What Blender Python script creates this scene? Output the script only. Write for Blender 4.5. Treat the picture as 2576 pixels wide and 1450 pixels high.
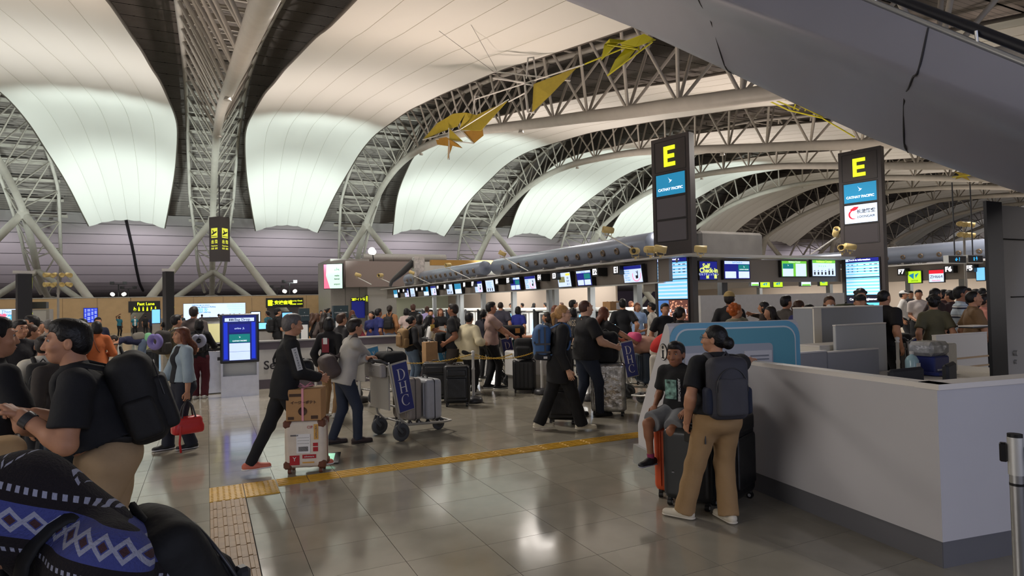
import bpy, math, random
import numpy as np
from mathutils import Vector, Matrix, Euler
for o in list(bpy.data.objects): bpy.data.objects.remove(o)
random.seed(5)
PI=math.pi
SC=bpy.context.scene
COL=SC.collection
# ------------------------------------------------------------ camera
FPX=1580.0; CAMH=1.75
def _axes(yaw,pitch,roll):
    cy,sy=math.cos(yaw),math.sin(yaw);cp,sp=math.cos(pitch),math.sin(pitch)
    f=np.array([sy*cp,cy*cp,sp]);r=np.array([cy,-sy,0.]);u=np.cross(r,f)
    c,s=math.cos(roll),math.sin(roll)
    return c*r+s*u,-s*r+c*u,f
CR,CU,CF=_axes(math.radians(25.948),math.radians(1.367),math.radians(-1.239))
cam_d=bpy.data.cameras.new('camera');cam=bpy.data.objects.new('camera',cam_d);COL.objects.link(cam)
cam_d.sensor_width=36;cam_d.lens=36*FPX/2576;cam_d.clip_start=0.05;cam_d.clip_end=600
m=Matrix.Identity(4)
for i in range(3):
    m[i][0]=CR[i];m[i][1]=CU[i];m[i][2]=-CF[i]
m[2][3]=CAMH
cam.matrix_world=m
SC.camera=cam
# ------------------------------------------------------------ world, exposure, hall lights
SC.view_settings.view_transform='Standard';SC.view_settings.look='None'
SC.view_settings.gamma=1.0;SC.view_settings.use_curve_mapping=False
SC.view_settings.exposure=0.0
SC.cycles.max_bounces=5;SC.cycles.diffuse_bounces=3;SC.cycles.glossy_bounces=3;SC.cycles.transmission_bounces=4
SC.cycles.transparent_max_bounces=5;SC.cycles.caustics_reflective=False;SC.cycles.caustics_refractive=False
SC.cycles.sample_clamp_indirect=4.0;SC.cycles.sample_clamp_direct=0
SC.cycles.use_adaptive_sampling=True;SC.cycles.adaptive_threshold=0.04
W=bpy.data.worlds.new('world');SC.world=W;W.use_nodes=True
bg=W.node_tree.nodes['Background'];bg.inputs[0].default_value=(0.86,0.80,0.80,1);bg.inputs[1].default_value=0.8
def light(name,kind,loc,target,power,col=(1,1,1),size=1.0,angle=60,blend=.6,sy=None):
    d=bpy.data.lights.new(name,kind);d.energy=power;d.color=col
    if kind=='SPOT': d.spot_size=math.radians(angle);d.spot_blend=blend;d.shadow_soft_size=size
    elif kind=='AREA':
        d.shape='RECTANGLE';d.size=size;d.size_y=sy or size
    else: d.shadow_soft_size=size
    o=bpy.data.objects.new(name,d);COL.objects.link(o);o.location=loc
    o.rotation_euler=(Vector(target)-Vector(loc)).to_track_quat('-Z','Y').to_euler()
    return o
BAY=14.35; X0=.6
for k in range(-2,7):                       # floodlights that wash the fabric of every bay from its low end, cool white
    xc=X0+BAY*(k+.5)
    pw=1.0 if k<=3 else .10
    c1=(.88,1,.95) if k<=3 else (1,.84,.76)
    light('uplight','SPOT',(xc,60,3.6),(xc,66,12),3700*pw,c1,.3,105,.8)
    light('uplight','SPOT',(xc,44,3.6),(xc,55,15),7200*pw,c1,.3,80,.8)
    light('uplight','SPOT',(xc,38,3.2),(xc,36,15),3300*(1 if k<3 else .5),(1,.84,.75) if k>=0 else (1,.95,.90),.4,125,.9)
    light('canopy_lamp','SPOT',(xc,72,3.0),(xc,82,8),2400,(.95,.88,1),.3,130,.9)
    if k<5: light('uplight','SPOT',(xc,22,3.4),(xc,18,12),1800,(1,.80,.68),.4,140,.9)
for k in range(-1,6):                       # downlights on the truss lower chords
    for y,z in ((14,7.6),(30,11.0),(46,13.4)): light('truss_downlight','SPOT',(X0+BAY*k+.45+.01*(65-y),y,z),(X0+BAY*k+.5,y,0),1900,(1,.93,.86),.9,150,.6)
for y in (19,26,33,40): light('island_tubes','AREA',(13.0,y,2.2),(14.1,y,.6),170,(1,.99,.94),.25,sy=6)
for y in (19,27,35): light('island_inner','AREA',(15.3,y,2.8),(15.3,y,0),190,(1,.98,.93),3,sy=6)
light('island_end','AREA',(16.7,17.5,2.8),(16.7,17.5,0),300,(1,.98,.93),6,sy=2)
for y in (12,20,28): light('second_island','AREA',(32.6,y,2.9),(32.6,y,0),220,(1,.98,.93),2,sy=6)
light('fill_left','AREA',(-16,3,7),(3,7,.5),950,(1,.95,.90),10,sy=6)     # added warm area fill from the upper left, no window there
light('fill_behind','AREA',(6,-12,5),(5,6,.8),650,(.62,.70,1),16,sy=5)      # added bluish area fill, stands in for screen glow behind the viewer
# ------------------------------------------------------------ pixel helpers (rays of the calibrated camera, for surveying real positions)
def ray(x,y): return CR*(x-1288)+CU*(725-y)+CF*FPX
def fl(x,y,z=0.):
    d=ray(x,y);t=(z-CAMH)/d[2];return (d[0]*t,d[1]*t,z)
def atY(x,y,Y):
    d=ray(x,y);t=Y/d[1];return (d[0]*t,Y,CAMH+d[2]*t)
def atX(x,y,X):
    d=ray(x,y);t=X/d[0];return (X,d[1]*t,CAMH+d[2]*t)
def atD(x,y,D):
    d=ray(x,y)/FPX;return (d[0]*D,d[1]*D,CAMH+d[2]*D)
# ------------------------------------------------------------ materials
_M={}
def mat(name,col,rough=.6,metal=0.,noise=0.,nscale=8.,bump=0.,bscale=60.,emit=0.,spec=.5,alpha=1.,trans=0.,coat=0.,sheen=0.,nrough=0.):
    if name in _M: return _M[name]
    M=bpy.data.materials.new(name);M.use_nodes=True;nt=M.node_tree;b=nt.nodes['Principled BSDF']
    b.inputs['Roughness'].default_value=rough;b.inputs['Metallic'].default_value=metal
    b.inputs['Specular IOR Level'].default_value=spec
    if coat: b.inputs['Coat Weight'].default_value=coat;b.inputs['Coat Roughness'].default_value=.08
    if trans: b.inputs['Transmission Weight'].default_value=trans
    if alpha<1: b.inputs['Alpha'].default_value=alpha
    c=(*col,1);tc=nt.nodes.new('ShaderNodeTexCoord')
    if noise:
        n=nt.nodes.new('ShaderNodeTexNoise');n.inputs['Scale'].default_value=nscale;n.inputs['Detail'].default_value=3
        nt.links.new(tc.outputs['Object'],n.inputs['Vector'])
        r=nt.nodes.new('ShaderNodeMapRange');r.inputs[1].default_value=.3;r.inputs[2].default_value=.7
        r.inputs[3].default_value=1-noise;r.inputs[4].default_value=1+noise;nt.links.new(n.outputs[0],r.inputs[0])
        x=nt.nodes.new('ShaderNodeVectorMath');x.operation='SCALE';x.inputs[0].default_value=col
        nt.links.new(r.outputs[0],x.inputs['Scale']);nt.links.new(x.outputs[0],b.inputs['Base Color'])
        if nrough:
            q=nt.nodes.new('ShaderNodeMapRange');q.inputs[1].default_value=.3;q.inputs[2].default_value=.7
            q.inputs[3].default_value=rough;q.inputs[4].default_value=rough+nrough;nt.links.new(n.outputs[0],q.inputs[0]);nt.links.new(q.outputs[0],b.inputs['Roughness'])
    else: b.inputs['Base Color'].default_value=c
    if bump:
        n=nt.nodes.new('ShaderNodeTexNoise');n.inputs['Scale'].default_value=bscale;n.inputs['Detail'].default_value=2
        nt.links.new(tc.outputs['Object'],n.inputs['Vector'])
        u=nt.nodes.new('ShaderNodeBump');u.inputs['Strength'].default_value=bump;u.inputs['Distance'].default_value=.01
        nt.links.new(n.outputs[0],u.inputs['Height']);nt.links.new(u.outputs[0],b.inputs['Normal'])
    if emit: b.inputs['Emission Color'].default_value=c;b.inputs['Emission Strength'].default_value=emit
    _M[name]=M;return M
def s2l(r,g,b):
    f=lambda v:(v/255/12.92 if v<=10 else ((v/255+.055)/1.055)**2.4)
    return (f(r),f(g),f(b))
def em(name,rgb,e=1.): return mat(name,s2l(*rgb),.4,emit=e,spec=.3)
def cl(name,rgb,bump=.25,rough=.85,noise=.08): return mat(name,s2l(*rgb),rough,noise=noise,nscale=6,bump=bump,bscale=35)
# ------------------------------------------------------------ mesh builder
class MB:
    def __init__(s): s.v=[];s.f=[];s.m=[];s.sm=[]
    def add(s,vs,fs,mi=0,smooth=False):
        o=len(s.v);s.v+= [tuple(map(float,v)) for v in vs];s.f+=[tuple(i+o for i in f) for f in fs];s.m+=[mi]*len(fs);s.sm+=[smooth]*len(fs);return s
    def box(s,c,d,rz=0.,mi=0,M=None,bev=0.):
        x,y,z=d[0]/2,d[1]/2,d[2]/2
        if bev:
            b=min(bev,x*.9,y*.9,z*.9);vs=[];fs=[]
            for sx in(-1,1):
                for sy in(-1,1):
                    for sz in(-1,1):
                        vs+=[(sx*x,sy*(y-b),sz*(z-b)),(sx*(x-b),sy*y,sz*(z-b)),(sx*(x-b),sy*(y-b),sz*z)]
            I=lambda sx,sy,sz,k:((sx>0)*4+(sy>0)*2+(sz>0))*3+k
            for a in(-1,1):
                fs.append([I(a,-1,-1,0),I(a,1,-1,0),I(a,1,1,0),I(a,-1,1,0)][::a])
                fs.append([I(-1,a,-1,1),I(-1,a,1,1),I(1,a,1,1),I(1,a,-1,1)][::a])
                fs.append([I(-1,-1,a,2),I(1,-1,a,2),I(1,1,a,2),I(-1,1,a,2)][::a])
            for a in(-1,1):
                for c2 in(-1,1):
                    fs.append([I(a,c2,-1,0),I(a,c2,1,0),I(a,c2,1,1),I(a,c2,-1,1)][::-a*c2])
                    fs.append([I(a,-1,c2,0),I(a,1,c2,0),I(a,1,c2,2),I(a,-1,c2,2)][::a*c2])
                    fs.append([I(-1,a,c2,1),I(1,a,c2,1),I(1,a,c2,2),I(-1,a,c2,2)][::-a*c2])
                    for e in(-1,1): fs.append([I(a,c2,e,0),I(a,c2,e,1),I(a,c2,e,2)][::a*c2*e])
        else:
            vs=[(i*x,j*y,k*z) for i in(-1,1) for j in(-1,1) for k in(-1,1)]
            fs=[(0,1,3,2),(4,6,7,5),(0,4,5,1),(2,3,7,6),(0,2,6,4),(1,5,7,3)]
        T=(M if M is not None else Matrix.Identity(4))
        R_=Matrix.Translation(c)@Matrix.Rotation(rz,4,'Z')
        T=T@R_
        return s.add([T@Vector(v) for v in vs],fs,mi)
    def cyl(s,a,b,r0,r1=None,n=12,mi=0,caps=True,smooth=True):
        r1=r0 if r1 is None else r1;a=Vector(a);b=Vector(b);d=(b-a)
        if d.length<1e-9: return s
        q=d.to_track_quat('Z','Y').to_matrix();vs=[]
        for p,r in((a,r0),(b,r1)):
            vs+=[p+q@Vector((r*math.cos(2*PI*i/n),r*math.sin(2*PI*i/n),0)) for i in range(n)]
        s.add(vs,[(i,(i+1)%n,n+(i+1)%n,n+i) for i in range(n)],mi,smooth)
        if caps: s.add(vs,[tuple(range(n))[::-1],tuple(range(n,2*n))],mi)
        return s
    def tube(s,pts,r,n=8,mi=0,closed=False,caps=True,flat=1.,up=None):
        P=[Vector(p) for p in pts];N=len(P);R_=r if hasattr(r,'__len__') else [r]*N;vs=[];prev=None
        for i,p in enumerate(P):
            if closed: t=(P[(i+1)%N]-P[i-1])
            else: t=P[min(i+1,N-1)]-P[max(i-1,0)]
            t.normalize()
            if prev is None:
                ax=Vector(up) if up else (Vector((0,0,1)) if abs(t.z)<.9 else Vector((1,0,0)))
                x=(ax-t*ax.dot(t)).normalized()
            else: x=(prev-t*prev.dot(t)).normalized()
            prev=x;y=t.cross(x)
            vs+=[p+(x*math.cos(2*PI*j/n)*flat+y*math.sin(2*PI*j/n))*R_[i] for j in range(n)]
        fs=[]
        for i in range(N if closed else N-1):
            for j in range(n):
                a=i*n;b=((i+1)%N)*n;fs.append((a+j,a+(j+1)%n,b+(j+1)%n,b+j))
        s.add(vs,fs,mi,True)
        if caps and not closed: s.add(vs,[tuple(range(n))[::-1],tuple(range((N-1)*n,N*n))],mi)
        return s
    def lathe(s,c,prof,n=20,mi=0,M=None):
        c=Vector(c);T=M or Matrix.Identity(4);vs=[]
        for r,z in prof: vs+=[c+(T@Vector((r*math.cos(2*PI*i/n),r*math.sin(2*PI*i/n),z))) for i in range(n)]
        fs=[(k*n+i,k*n+(i+1)%n,(k+1)*n+(i+1)%n,(k+1)*n+i) for k in range(len(prof)-1) for i in range(n)]
        return s.add(vs,fs,mi,True)
    def prism(s,poly,a,b,M=None,mi=0,smooth=False):   # polygon in local xz, extruded along y from a to b
        n=len(poly);T=M or Matrix.Identity(4)
        vs=[T@Vector((x,a,z)) for x,z in poly]+[T@Vector((x,b,z)) for x,z in poly]
        s.add(vs,[(i,(i+1)%n,n+(i+1)%n,n+i) for i in range(n)],mi,smooth)
        s.add(vs,[tuple(range(n))[::-1],tuple(range(n,2*n))],mi);return s
    def build(s,name,mats,parent=None,loc=None,rz=0):
        me=bpy.data.meshes.new(name);me.from_pydata(s.v,[],s.f);me.validate()
        for q in (mats if isinstance(mats,(list,tuple)) else [mats]): me.materials.append(q)
        if len(me.polygons)==len(s.f):
            me.polygons.foreach_set('material_index',s.m);me.polygons.foreach_set('use_smooth',s.sm)
        return link(name,me,parent,loc,rz)
def link(name,me,parent=None,loc=None,rz=0):
    o=bpy.data.objects.new(name,me);COL.objects.link(o)
    if parent is not None: o.parent=parent
    if loc is not None: o.location=loc
    if rz: o.rotation_euler=(0,0,rz)
    return o
def tag(o,label,cat,group=None):
    o['label']=label;o['category']=cat
    if group:o['group']=group
    return o
def thing(name,label,cat,loc=(0,0,0),rz=0,group=None):
    o=bpy.data.objects.new(name,None);COL.objects.link(o);o.empty_display_size=.1
    o.location=loc;o.rotation_euler=(0,0,rz);return tag(o,label,cat,group)
def struct(name,o=None,parent=None):
    if o is None: o=bpy.data.objects.new(name,None);COL.objects.link(o)
    o['kind']='structure';return o
def dup(root,loc,rz,label,group=None):
    r=root.copy();COL.objects.link(r);r.location=loc;r.rotation_euler=(0,0,rz);r['label']=label
    if group:r['group']=group
    for c0 in list(root.children):
        c=c0.copy();COL.objects.link(c);c.parent=r
        for g0 in c0.children:
            g=g0.copy();COL.objects.link(g);g.parent=c
    return r
def text(s,size,m_,parent,loc,rot,name='lettering',al='CENTER',off=0.,sx=1.,ext=.001):
    c=bpy.data.curves.new(name,'FONT');c.body=s;c.size=size;c.align_x=al;c.align_y='CENTER';c.offset=off;c.extrude=ext
    c.resolution_u=3
    c.materials.append(m_);o=bpy.data.objects.new(name,c);COL.objects.link(o)
    if parent is not None:o.parent=parent
    o.location=loc;o.rotation_euler=rot;o.scale=(sx,1,1);return o
def catmull(P,n):
    P=np.array(P,float);out=[]
    Q=np.vstack([2*P[0]-P[1],P,2*P[-1]-P[-2]]);L=len(P)-1
    for t in np.linspace(0,L,n):
        i=min(int(t),L-1);u=t-i;a,b,c,d=Q[i],Q[i+1],Q[i+2],Q[i+3]
        out.append(.5*((2*b)+(-a+c)*u+(2*a-5*b+4*c-d)*u*u+(-a+3*b-3*c+d)*u**3))
    return np.array(out)
def resample(P,step):
    d=np.r_[0,np.cumsum(np.linalg.norm(np.diff(P[:,:2],axis=0),axis=1))];n=max(2,int(round(d[-1]/step))+1)
    t=np.linspace(0,d[-1],n);return np.stack([np.interp(t,d,P[:,i]) for i in range(P.shape[1])],1)
# ============================================================ SIGNED-DISTANCE SCULPTING (bodies, clothes, soft bags)
def V3(*a): return np.array(a,float)
def _sm(a,b,k):
    if k<=0: return np.minimum(a,b)
    h=np.maximum(k-np.abs(a-b),0)/k
    return np.minimum(a,b)-h*h*k*.25
class SDF:
    """list of primitives, smooth-joined; meshed on a regular grid by surface nets"""
    def __init__(s,k=.02): s.p=[];s.k=k
    def cone(s,a,b,ra,rb=None,k=None,flat=False,sq=None):
        s.p.append(('c',np.array(a,float),np.array(b,float),ra,ra if rb is None else rb,k,flat,sq));return s
    def ell(s,c,r,R=None,k=None): s.p.append(('e',np.array(c,float),np.array(r,float),None if R is None else np.array(R,float),k));return s
    def box(s,c,h,R=None,rd=.02,k=None): s.p.append(('b',np.array(c,float),np.array(h,float),None if R is None else np.array(R,float),rd,k));return s
    def sub(s,other,k=.01): s.p.append(('s',other,k));return s       # other: single-primitive SDF
    def cut(s,p,n): s.p.append(('h',np.array(p,float),np.array(n,float)));return s   # removes the side n points to
    def torus(s,c,R_,r,Rm,a0=0,k=None): s.p.append(('t',np.array(c,float),R_,r,np.array(Rm,float),a0,k));return s
    def bb(s):
        lo=np.full(3,1e9);hi=-lo
        for q in s.p:
            if q[0]=='c': r=max(q[3],q[4])*(1 if q[7] is None else max(1,1/q[7][1]));a=np.minimum(q[1],q[2])-r;b=np.maximum(q[1],q[2])+r
            elif q[0]=='e': m=max(q[2]);a=q[1]-m if q[3] is not None else q[1]-q[2];b=q[1]+m if q[3] is not None else q[1]+q[2]
            elif q[0]=='b': m=np.linalg.norm(q[2]) if q[3] is not None else q[2];a=q[1]-m;b=q[1]+m
            elif q[0]=='t': a=q[1]-q[2]-q[3];b=q[1]+q[2]+q[3]
            else: continue
            lo=np.minimum(lo,a);hi=np.maximum(hi,b)
        return lo,hi
def _prim(q,X,Y,Z):
    if q[0]=='c':
        _,a,b,ra,rb,_,flat,sq=q;d=b-a;L2=d@d
        px,py,pz=X-a[0],Y-a[1],Z-a[2];dot=(px*d[0]+py*d[1]+pz*d[2])/max(L2,1e-9);t=np.clip(dot,0,1)
        rx,ry,rz=px-t*d[0],py-t*d[1],pz-t*d[2]
        if sq is not None:   # squash: (axis, factor>1 flattens along the axis)
            ax,f=sq;w=(rx*ax[0]+ry*ax[1]+rz*ax[2])*(f-1);rx,ry,rz=rx+w*ax[0],ry+w*ax[1],rz+w*ax[2]
        D=np.sqrt(rx*rx+ry*ry+rz*rz)-(ra+(rb-ra)*t)
        if flat:
            L=math.sqrt(L2);D=np.maximum(D,np.maximum((dot-1)*L,-1e9))
        return D
    if q[0]=='e':
        _,c,r,R,_=q;x,y,z=X-c[0],Y-c[1],Z-c[2]
        if R is not None: x,y,z=R[0][0]*x+R[1][0]*y+R[2][0]*z,R[0][1]*x+R[1][1]*y+R[2][1]*z,R[0][2]*x+R[1][2]*y+R[2][2]*z
        k0=np.sqrt((x/r[0])**2+(y/r[1])**2+(z/r[2])**2);k1=np.sqrt((x/r[0]**2)**2+(y/r[1]**2)**2+(z/r[2]**2)**2)
        return k0*(k0-1)/np.maximum(k1,1e-6)
    if q[0]=='b':
        _,c,h,R,rd,_=q;x,y,z=X-c[0],Y-c[1],Z-c[2]
        if R is not None: x,y,z=R[0][0]*x+R[1][0]*y+R[2][0]*z,R[0][1]*x+R[1][1]*y+R[2][1]*z,R[0][2]*x+R[1][2]*y+R[2][2]*z
        a,b,c2=np.abs(x)-h[0]+rd,np.abs(y)-h[1]+rd,np.abs(z)-h[2]+rd
        return np.sqrt(np.maximum(a,0)**2+np.maximum(b,0)**2+np.maximum(c2,0)**2)+np.minimum(np.maximum(a,np.maximum(b,c2)),0)-rd
    if q[0]=='t':
        _,c,R_,r,Rm,a0,_=q;x,y,z=X-c[0],Y-c[1],Z-c[2]
        x,y,z=Rm[0][0]*x+Rm[1][0]*y+Rm[2][0]*z,Rm[0][1]*x+Rm[1][1]*y+Rm[2][1]*z,Rm[0][2]*x+Rm[1][2]*y+Rm[2][2]*z
        if a0:
            an=np.arctan2(x,y);an=np.clip(an,-PI+a0,PI-a0);cx,cy=R_*np.sin(an),R_*np.cos(an);return np.sqrt((x-cx)**2+(y-cy)**2+z*z)-r
        return np.sqrt((np.sqrt(x*x+y*y)-R_)**2+z*z)-r
def field(S,h,wr=0.,seed=0,pad=.03):
    lo,hi=S.bb();lo=lo-pad-h*2;hi=hi+pad+h*2;n=np.maximum(((hi-lo)/h).astype(int)+2,4)
    ax=[(lo[i]+h*np.arange(n[i])).astype(np.float32) for i in range(3)]
    F=np.full(n,.12,np.float32)
    for q in S.p:
        if q[0]=='h':
            d=(ax[0][:,None,None]-q[1][0])*q[2][0]+(ax[1][None,:,None]-q[1][1])*q[2][1]+(ax[2][None,None,:]-q[1][2])*q[2][2]
            F=np.maximum(F,d);continue
        sub=q[0]=='s';qq=q[1].p[0] if sub else q
        T=SDF();T.p=[qq];l,u=T.bb();m=.10 if not sub else .02
        i0=np.clip(((l-m-lo)/h).astype(int),0,n-1);i1=np.clip(((u+m-lo)/h).astype(int)+2,1,n)
        if (i1<=i0).any(): continue
        sl=tuple(slice(a,b) for a,b in zip(i0,i1))
        X=ax[0][sl[0]][:,None,None];Y=ax[1][sl[1]][None,:,None];Z=ax[2][sl[2]][None,None,:]
        D=_prim(qq,X,Y,Z)
        if sub: F[sl]=-_sm(-F[sl],D,q[2])
        else:
            k=q[-1] if q[0] in 'ebt' else q[5]
            F[sl]=_sm(F[sl],D,S.k if k is None else k)
    if wr:
        r=random.Random(seed);X=ax[0][:,None,None];Y=ax[1][None,:,None];Z=ax[2][None,None,:]
        a,b,c,d,e=[r.uniform(0,6) for _ in range(5)]
        F+=wr*(np.sin(23*Z+9*X+a+1.6*np.sin(17*X+b))*np.sin(15*Y+13*X+7*Z+c)+.6*np.sin(41*Z-23*Y+19*X+d)+.5*np.sin(31*X+37*Z+29*Y+e)).astype(np.float32)*.6
    return F,lo,h
def nets(F,lo,h):
    I=F<0;n=F.shape
    c=I[:-1,:-1,:-1].astype(np.int8)
    for dx in(0,1):
        for dy in(0,1):
            for dz in(0,1):
                if dx+dy+dz: c=c+I[dx:n[0]-1+dx,dy:n[1]-1+dy,dz:n[2]-1+dz]
    act=(c>0)&(c<8);idx=np.argwhere(act);N=len(idx)
    if N==0: return np.zeros((0,3)),[]
    M=-np.ones(act.shape,np.int32);M[act]=np.arange(N)
    f=[F[idx[:,0]+dx,idx[:,1]+dy,idx[:,2]+dz] for dx in(0,1) for dy in(0,1) for dz in(0,1)]
    off=[V3(dx,dy,dz) for dx in(0,1) for dy in(0,1) for dz in(0,1)]
    P=np.zeros((N,3));C=np.zeros(N)
    for a in range(8):
        for b in range(a+1,8):
            df=off[b]-off[a]
            if abs(df).sum()!=1: continue
            m=(f[a]<0)!=(f[b]<0);t=np.where(m,f[a]/np.where(m,f[a]-f[b],1),0)
            P+=np.where(m[:,None],off[a]+t[:,None]*df,0);C+=m
    P=(idx+P/C[:,None])*h+lo
    Q=[]
    for ax_ in range(3):
        e=[slice(0,n[i]) for i in range(3)];s0=list(e);s1=list(e);s0[ax_]=slice(0,n[ax_]-1);s1[ax_]=slice(1,n[ax_])
        A=I[tuple(s0)];B=I[tuple(s1)];X=np.argwhere(A!=B);o1,o2=[i for i in range(3) if i!=ax_]
        X=X[(X[:,o1]>0)&(X[:,o2]>0)&(X[:,o1]<n[o1]-1)&(X[:,o2]<n[o2]-1)]
        if not len(X): continue
        def g(a,b):
            Y=X.copy();Y[:,o1]-=a;Y[:,o2]-=b;return M[Y[:,0],Y[:,1],Y[:,2]]
        q=np.stack([g(0,0),g(1,0),g(1,1),g(0,1)],1);flip=A[X[:,0],X[:,1],X[:,2]]
        if ax_==1: flip=~flip
        q[flip]=q[flip][:,::-1];Q.append(q)
    Q=np.vstack(Q);Q=Q[(Q>=0).all(1)]
    return P,Q[:,::-1]
def sculpt(name,items,mats,parent,smooth=True):
    """items: list of (SDF, cell, wrinkle, seed[, material index]) merged into one mesh"""
    Vs=[];Fs=[];Ms=[];o=0
    for it in items:
        S,h,wr,seed=it[:4];P,Q=nets(*field(S,h,wr,seed))
        if len(P)==0: continue
        Vs.append(P);Fs.append(np.asarray(Q)+o);Ms.append(np.full(len(Q),it[4] if len(it)>4 else 0));o+=len(P)
    if not Vs: return None
    P=np.vstack(Vs).astype(np.float32);Q=np.vstack(Fs).astype(np.int32);me=bpy.data.meshes.new(name)
    me.vertices.add(len(P));me.vertices.foreach_set('co',P.ravel());me.loops.add(Q.size);me.loops.foreach_set('vertex_index',Q.ravel())
    me.polygons.add(len(Q));me.polygons.foreach_set('loop_start',np.arange(0,Q.size,4,dtype=np.int32));me.polygons.foreach_set('loop_total',np.full(len(Q),4,np.int32))
    for q in (mats if isinstance(mats,(list,tuple)) else [mats]): me.materials.append(q)
    me.polygons.foreach_set('material_index',np.concatenate(Ms).astype(np.int32));me.polygons.foreach_set('use_smooth',np.ones(len(Q),bool))
    me.update();me.validate();return link(name,me,parent)
def eul(x=0,y=0,z=0): return np.array(Euler((math.radians(x),math.radians(y),math.radians(z))).to_matrix())
def nrm(v): return v/max(np.linalg.norm(v),1e-9)
def ik(a,t,l1,l2,hint):
    a=np.array(a,float);t=np.array(t,float);d=t-a;L=np.linalg.norm(d)
    if L>(l1+l2)*.999: t=a+d/L*(l1+l2)*.999;d=t-a;L=np.linalg.norm(d)
    u=d/L;x=(l1*l1-l2*l2+L*L)/(2*L);hh=math.sqrt(max(l1*l1-x*x,0));h=np.array(hint,float);h=h-u*(h@u);h=nrm(h)
    return a+u*x+h*hh,t
# ============================================================ FLOOR
m_tile=[mat('floor_tile_%d'%i,(.32*a,.292*a,.232*a),.095,noise=.07,nscale=3.5,bump=.015,bscale=3,nrough=.05,spec=.85) for i,a in enumerate((1,.93,1.06))]
m_joint=mat('joint_dark',(.03,.028,.025),.8)
F=struct('floor')
MB().box((20,50,-.06),(220,140,.1)).build('floor_slab',m_joint,F)
TX,TY=.6,.535
tp=MB();tp.box((0,0,-.005),(TX-.004,TY-.004,.01));
tm=[]
for i,mm in enumerate(m_tile):
    me=bpy.data.meshes.new('tile');me.from_pydata(tp.v,[],tp.f);me.materials.append(mm);tm.append(me)
cells=[];stripc=[]
for i in range(-28,60):
    for j in range(-3,150):
        x=.01+TX*(i+.5);y=6.37+TY*(j-9.5)
        if y<.4: continue
        if .0<x<.6 and y<6.3: stripc.append(y);continue              # the guide strip takes half of these tiles
        v=np.array([x,y,-CAMH]);zf=v@CF
        if zf<.8: near=False;d=99
        else:
            px=1288+FPX*(v@CR)/zf;py=725-FPX*(v@CU)/zf
            d=zf+ (0 if (-60<px<2640 and py<1530) else 60)
        cells.append((d,x,y))
cells.sort()
rng=random.Random(3)
for d,x,y in cells[:300]:
    o=link('tile',rng.choice(tm),F,(x,y,0));
st=MB()
for d,x,y in cells[300:]:
    if y<30 and -12<x<26: st.add([(x-.298,y-.2655,0),(x+.298,y-.2655,0),(x+.298,y+.2655,0),(x-.298,y+.2655,0)],[(0,1,2,3)],rng.randrange(3))
for y in stripc: MB().box((.461,y,-.005),(.294,TY-.004,.01)).build('half_tile',tm[0].materials[0],F)
far=MB()
for a,b,c,d in ((-60,-3,-11.98,116),(-11.98,30,26,116),(26,-3,120,116)): far.add([(a,b,-.001),(c,b,-.001),(c,d,-.001),(a,d,-.001)],[(0,1,2,3)])
o=st.build('tile_field',m_tile,F);o['kind']='stuff'
far.build('far_floor',m_tile[0],F)
# tactile paving
m_yel=mat('tactile_yellow',s2l(206,160,48),.42,noise=.12,nscale=9)
m_bei=mat('tactile_beige',s2l(152,122,82),.5,noise=.12,nscale=11)
tw=thing('tactile_strip','yellow ribbed tactile guide strip running across the floor to the information desk','guide strip')
g=MB();g.box((0,0,.002),(.293,.262,.008),bev=.002)
for k in range(4): g.box((0,-.096+k*.064,.009),(.28,.026,.007),bev=.003)
me0=g.build('bar_block',m_yel,tw);me0.location=(.765,6.735,0)
for k in range(1,15):
    o=me0.copy();COL.objects.link(o);o.location=(.765+.2995*k,6.735-.004*k,0)
dp=thing('tactile_corner','two yellow dotted tactile blocks where the guide strips meet','guide strip',(.3,6.61,0))
for x in(-.145,.16):
    d=MB();d.box((0,0,.003),(.296,.50,.010),bev=.002)
    for i in range(6):
        for j in range(9): d.cyl((-.125+i*.05,-.22+j*.055,.008),(-.125+i*.05,-.22+j*.055,.013),.012,.008,8)
    d.build('dotted_block',m_yel,dp,(x,0,0))
bp=thing('tactile_walk_strip','beige ribbed tactile strip running from the yellow corner towards the viewer','guide strip')
g=MB();g.box((0,0,.002),(.296,.246,.008),bev=.002)
for k in range(4): g.box((-.108+k*.072,0,.010),(.03,.235,.007),bev=.003)
me1=g.build('bar_block',m_bei,bp);me1.location=(.158,6.22,0)
for k in range(1,23):
    o=me1.copy();COL.objects.link(o);o.location=(.158,6.22-.25*k,0)
# ============================================================ TRUSSES
LC=[(-20,3.2),(-10,4.4),(0,5.7),(8,6.9),(13,7.85),(17.6,8.8),(20.7,9.4),(24,10.1),(28,10.9),(33,11.95),(38.7,13.05),(44,13.7),(48.5,14.0),(53,13.85),(57.4,13.15),(62,11.7),(65,10.3),(68,7.9),(70.2,5.6),(73,3.9),(75.5,2.9)]
lc=resample(catmull(LC,300),.5)
def offset(P,d0,d1=None):
    t=np.gradient(P[:,:2],axis=0);t/=np.linalg.norm(t,axis=1)[:,None];n=np.stack([-t[:,1],t[:,0]],1)
    n[n[:,1]<0]*=-1
    L=len(P);w=np.full(L,d0)
    w=np.where(P[:,0]>66,np.interp(P[:,0],[66,70,75.5],[d0,d0*.8,.35 if d1 is None else d1]),w)
    return P[:,:2]+n*w[:,None]
uc=offset(lc,3.7);sk=offset(lc,4.7,4.7)
m_steel=mat('truss_steel',s2l(204,199,190),.45,noise=.05,nscale=2)
m_web=mat('truss_web_steel',s2l(192,186,176),.5)
unit=bpy.data.meshes.new('web_tube');q=MB().cyl((0,0,0),(0,0,1),1,1,8);unit.from_pydata(q.v,[],q.f);unit.materials.append(m_web)
unit.polygons.foreach_set('use_smooth',q.sm)
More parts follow.
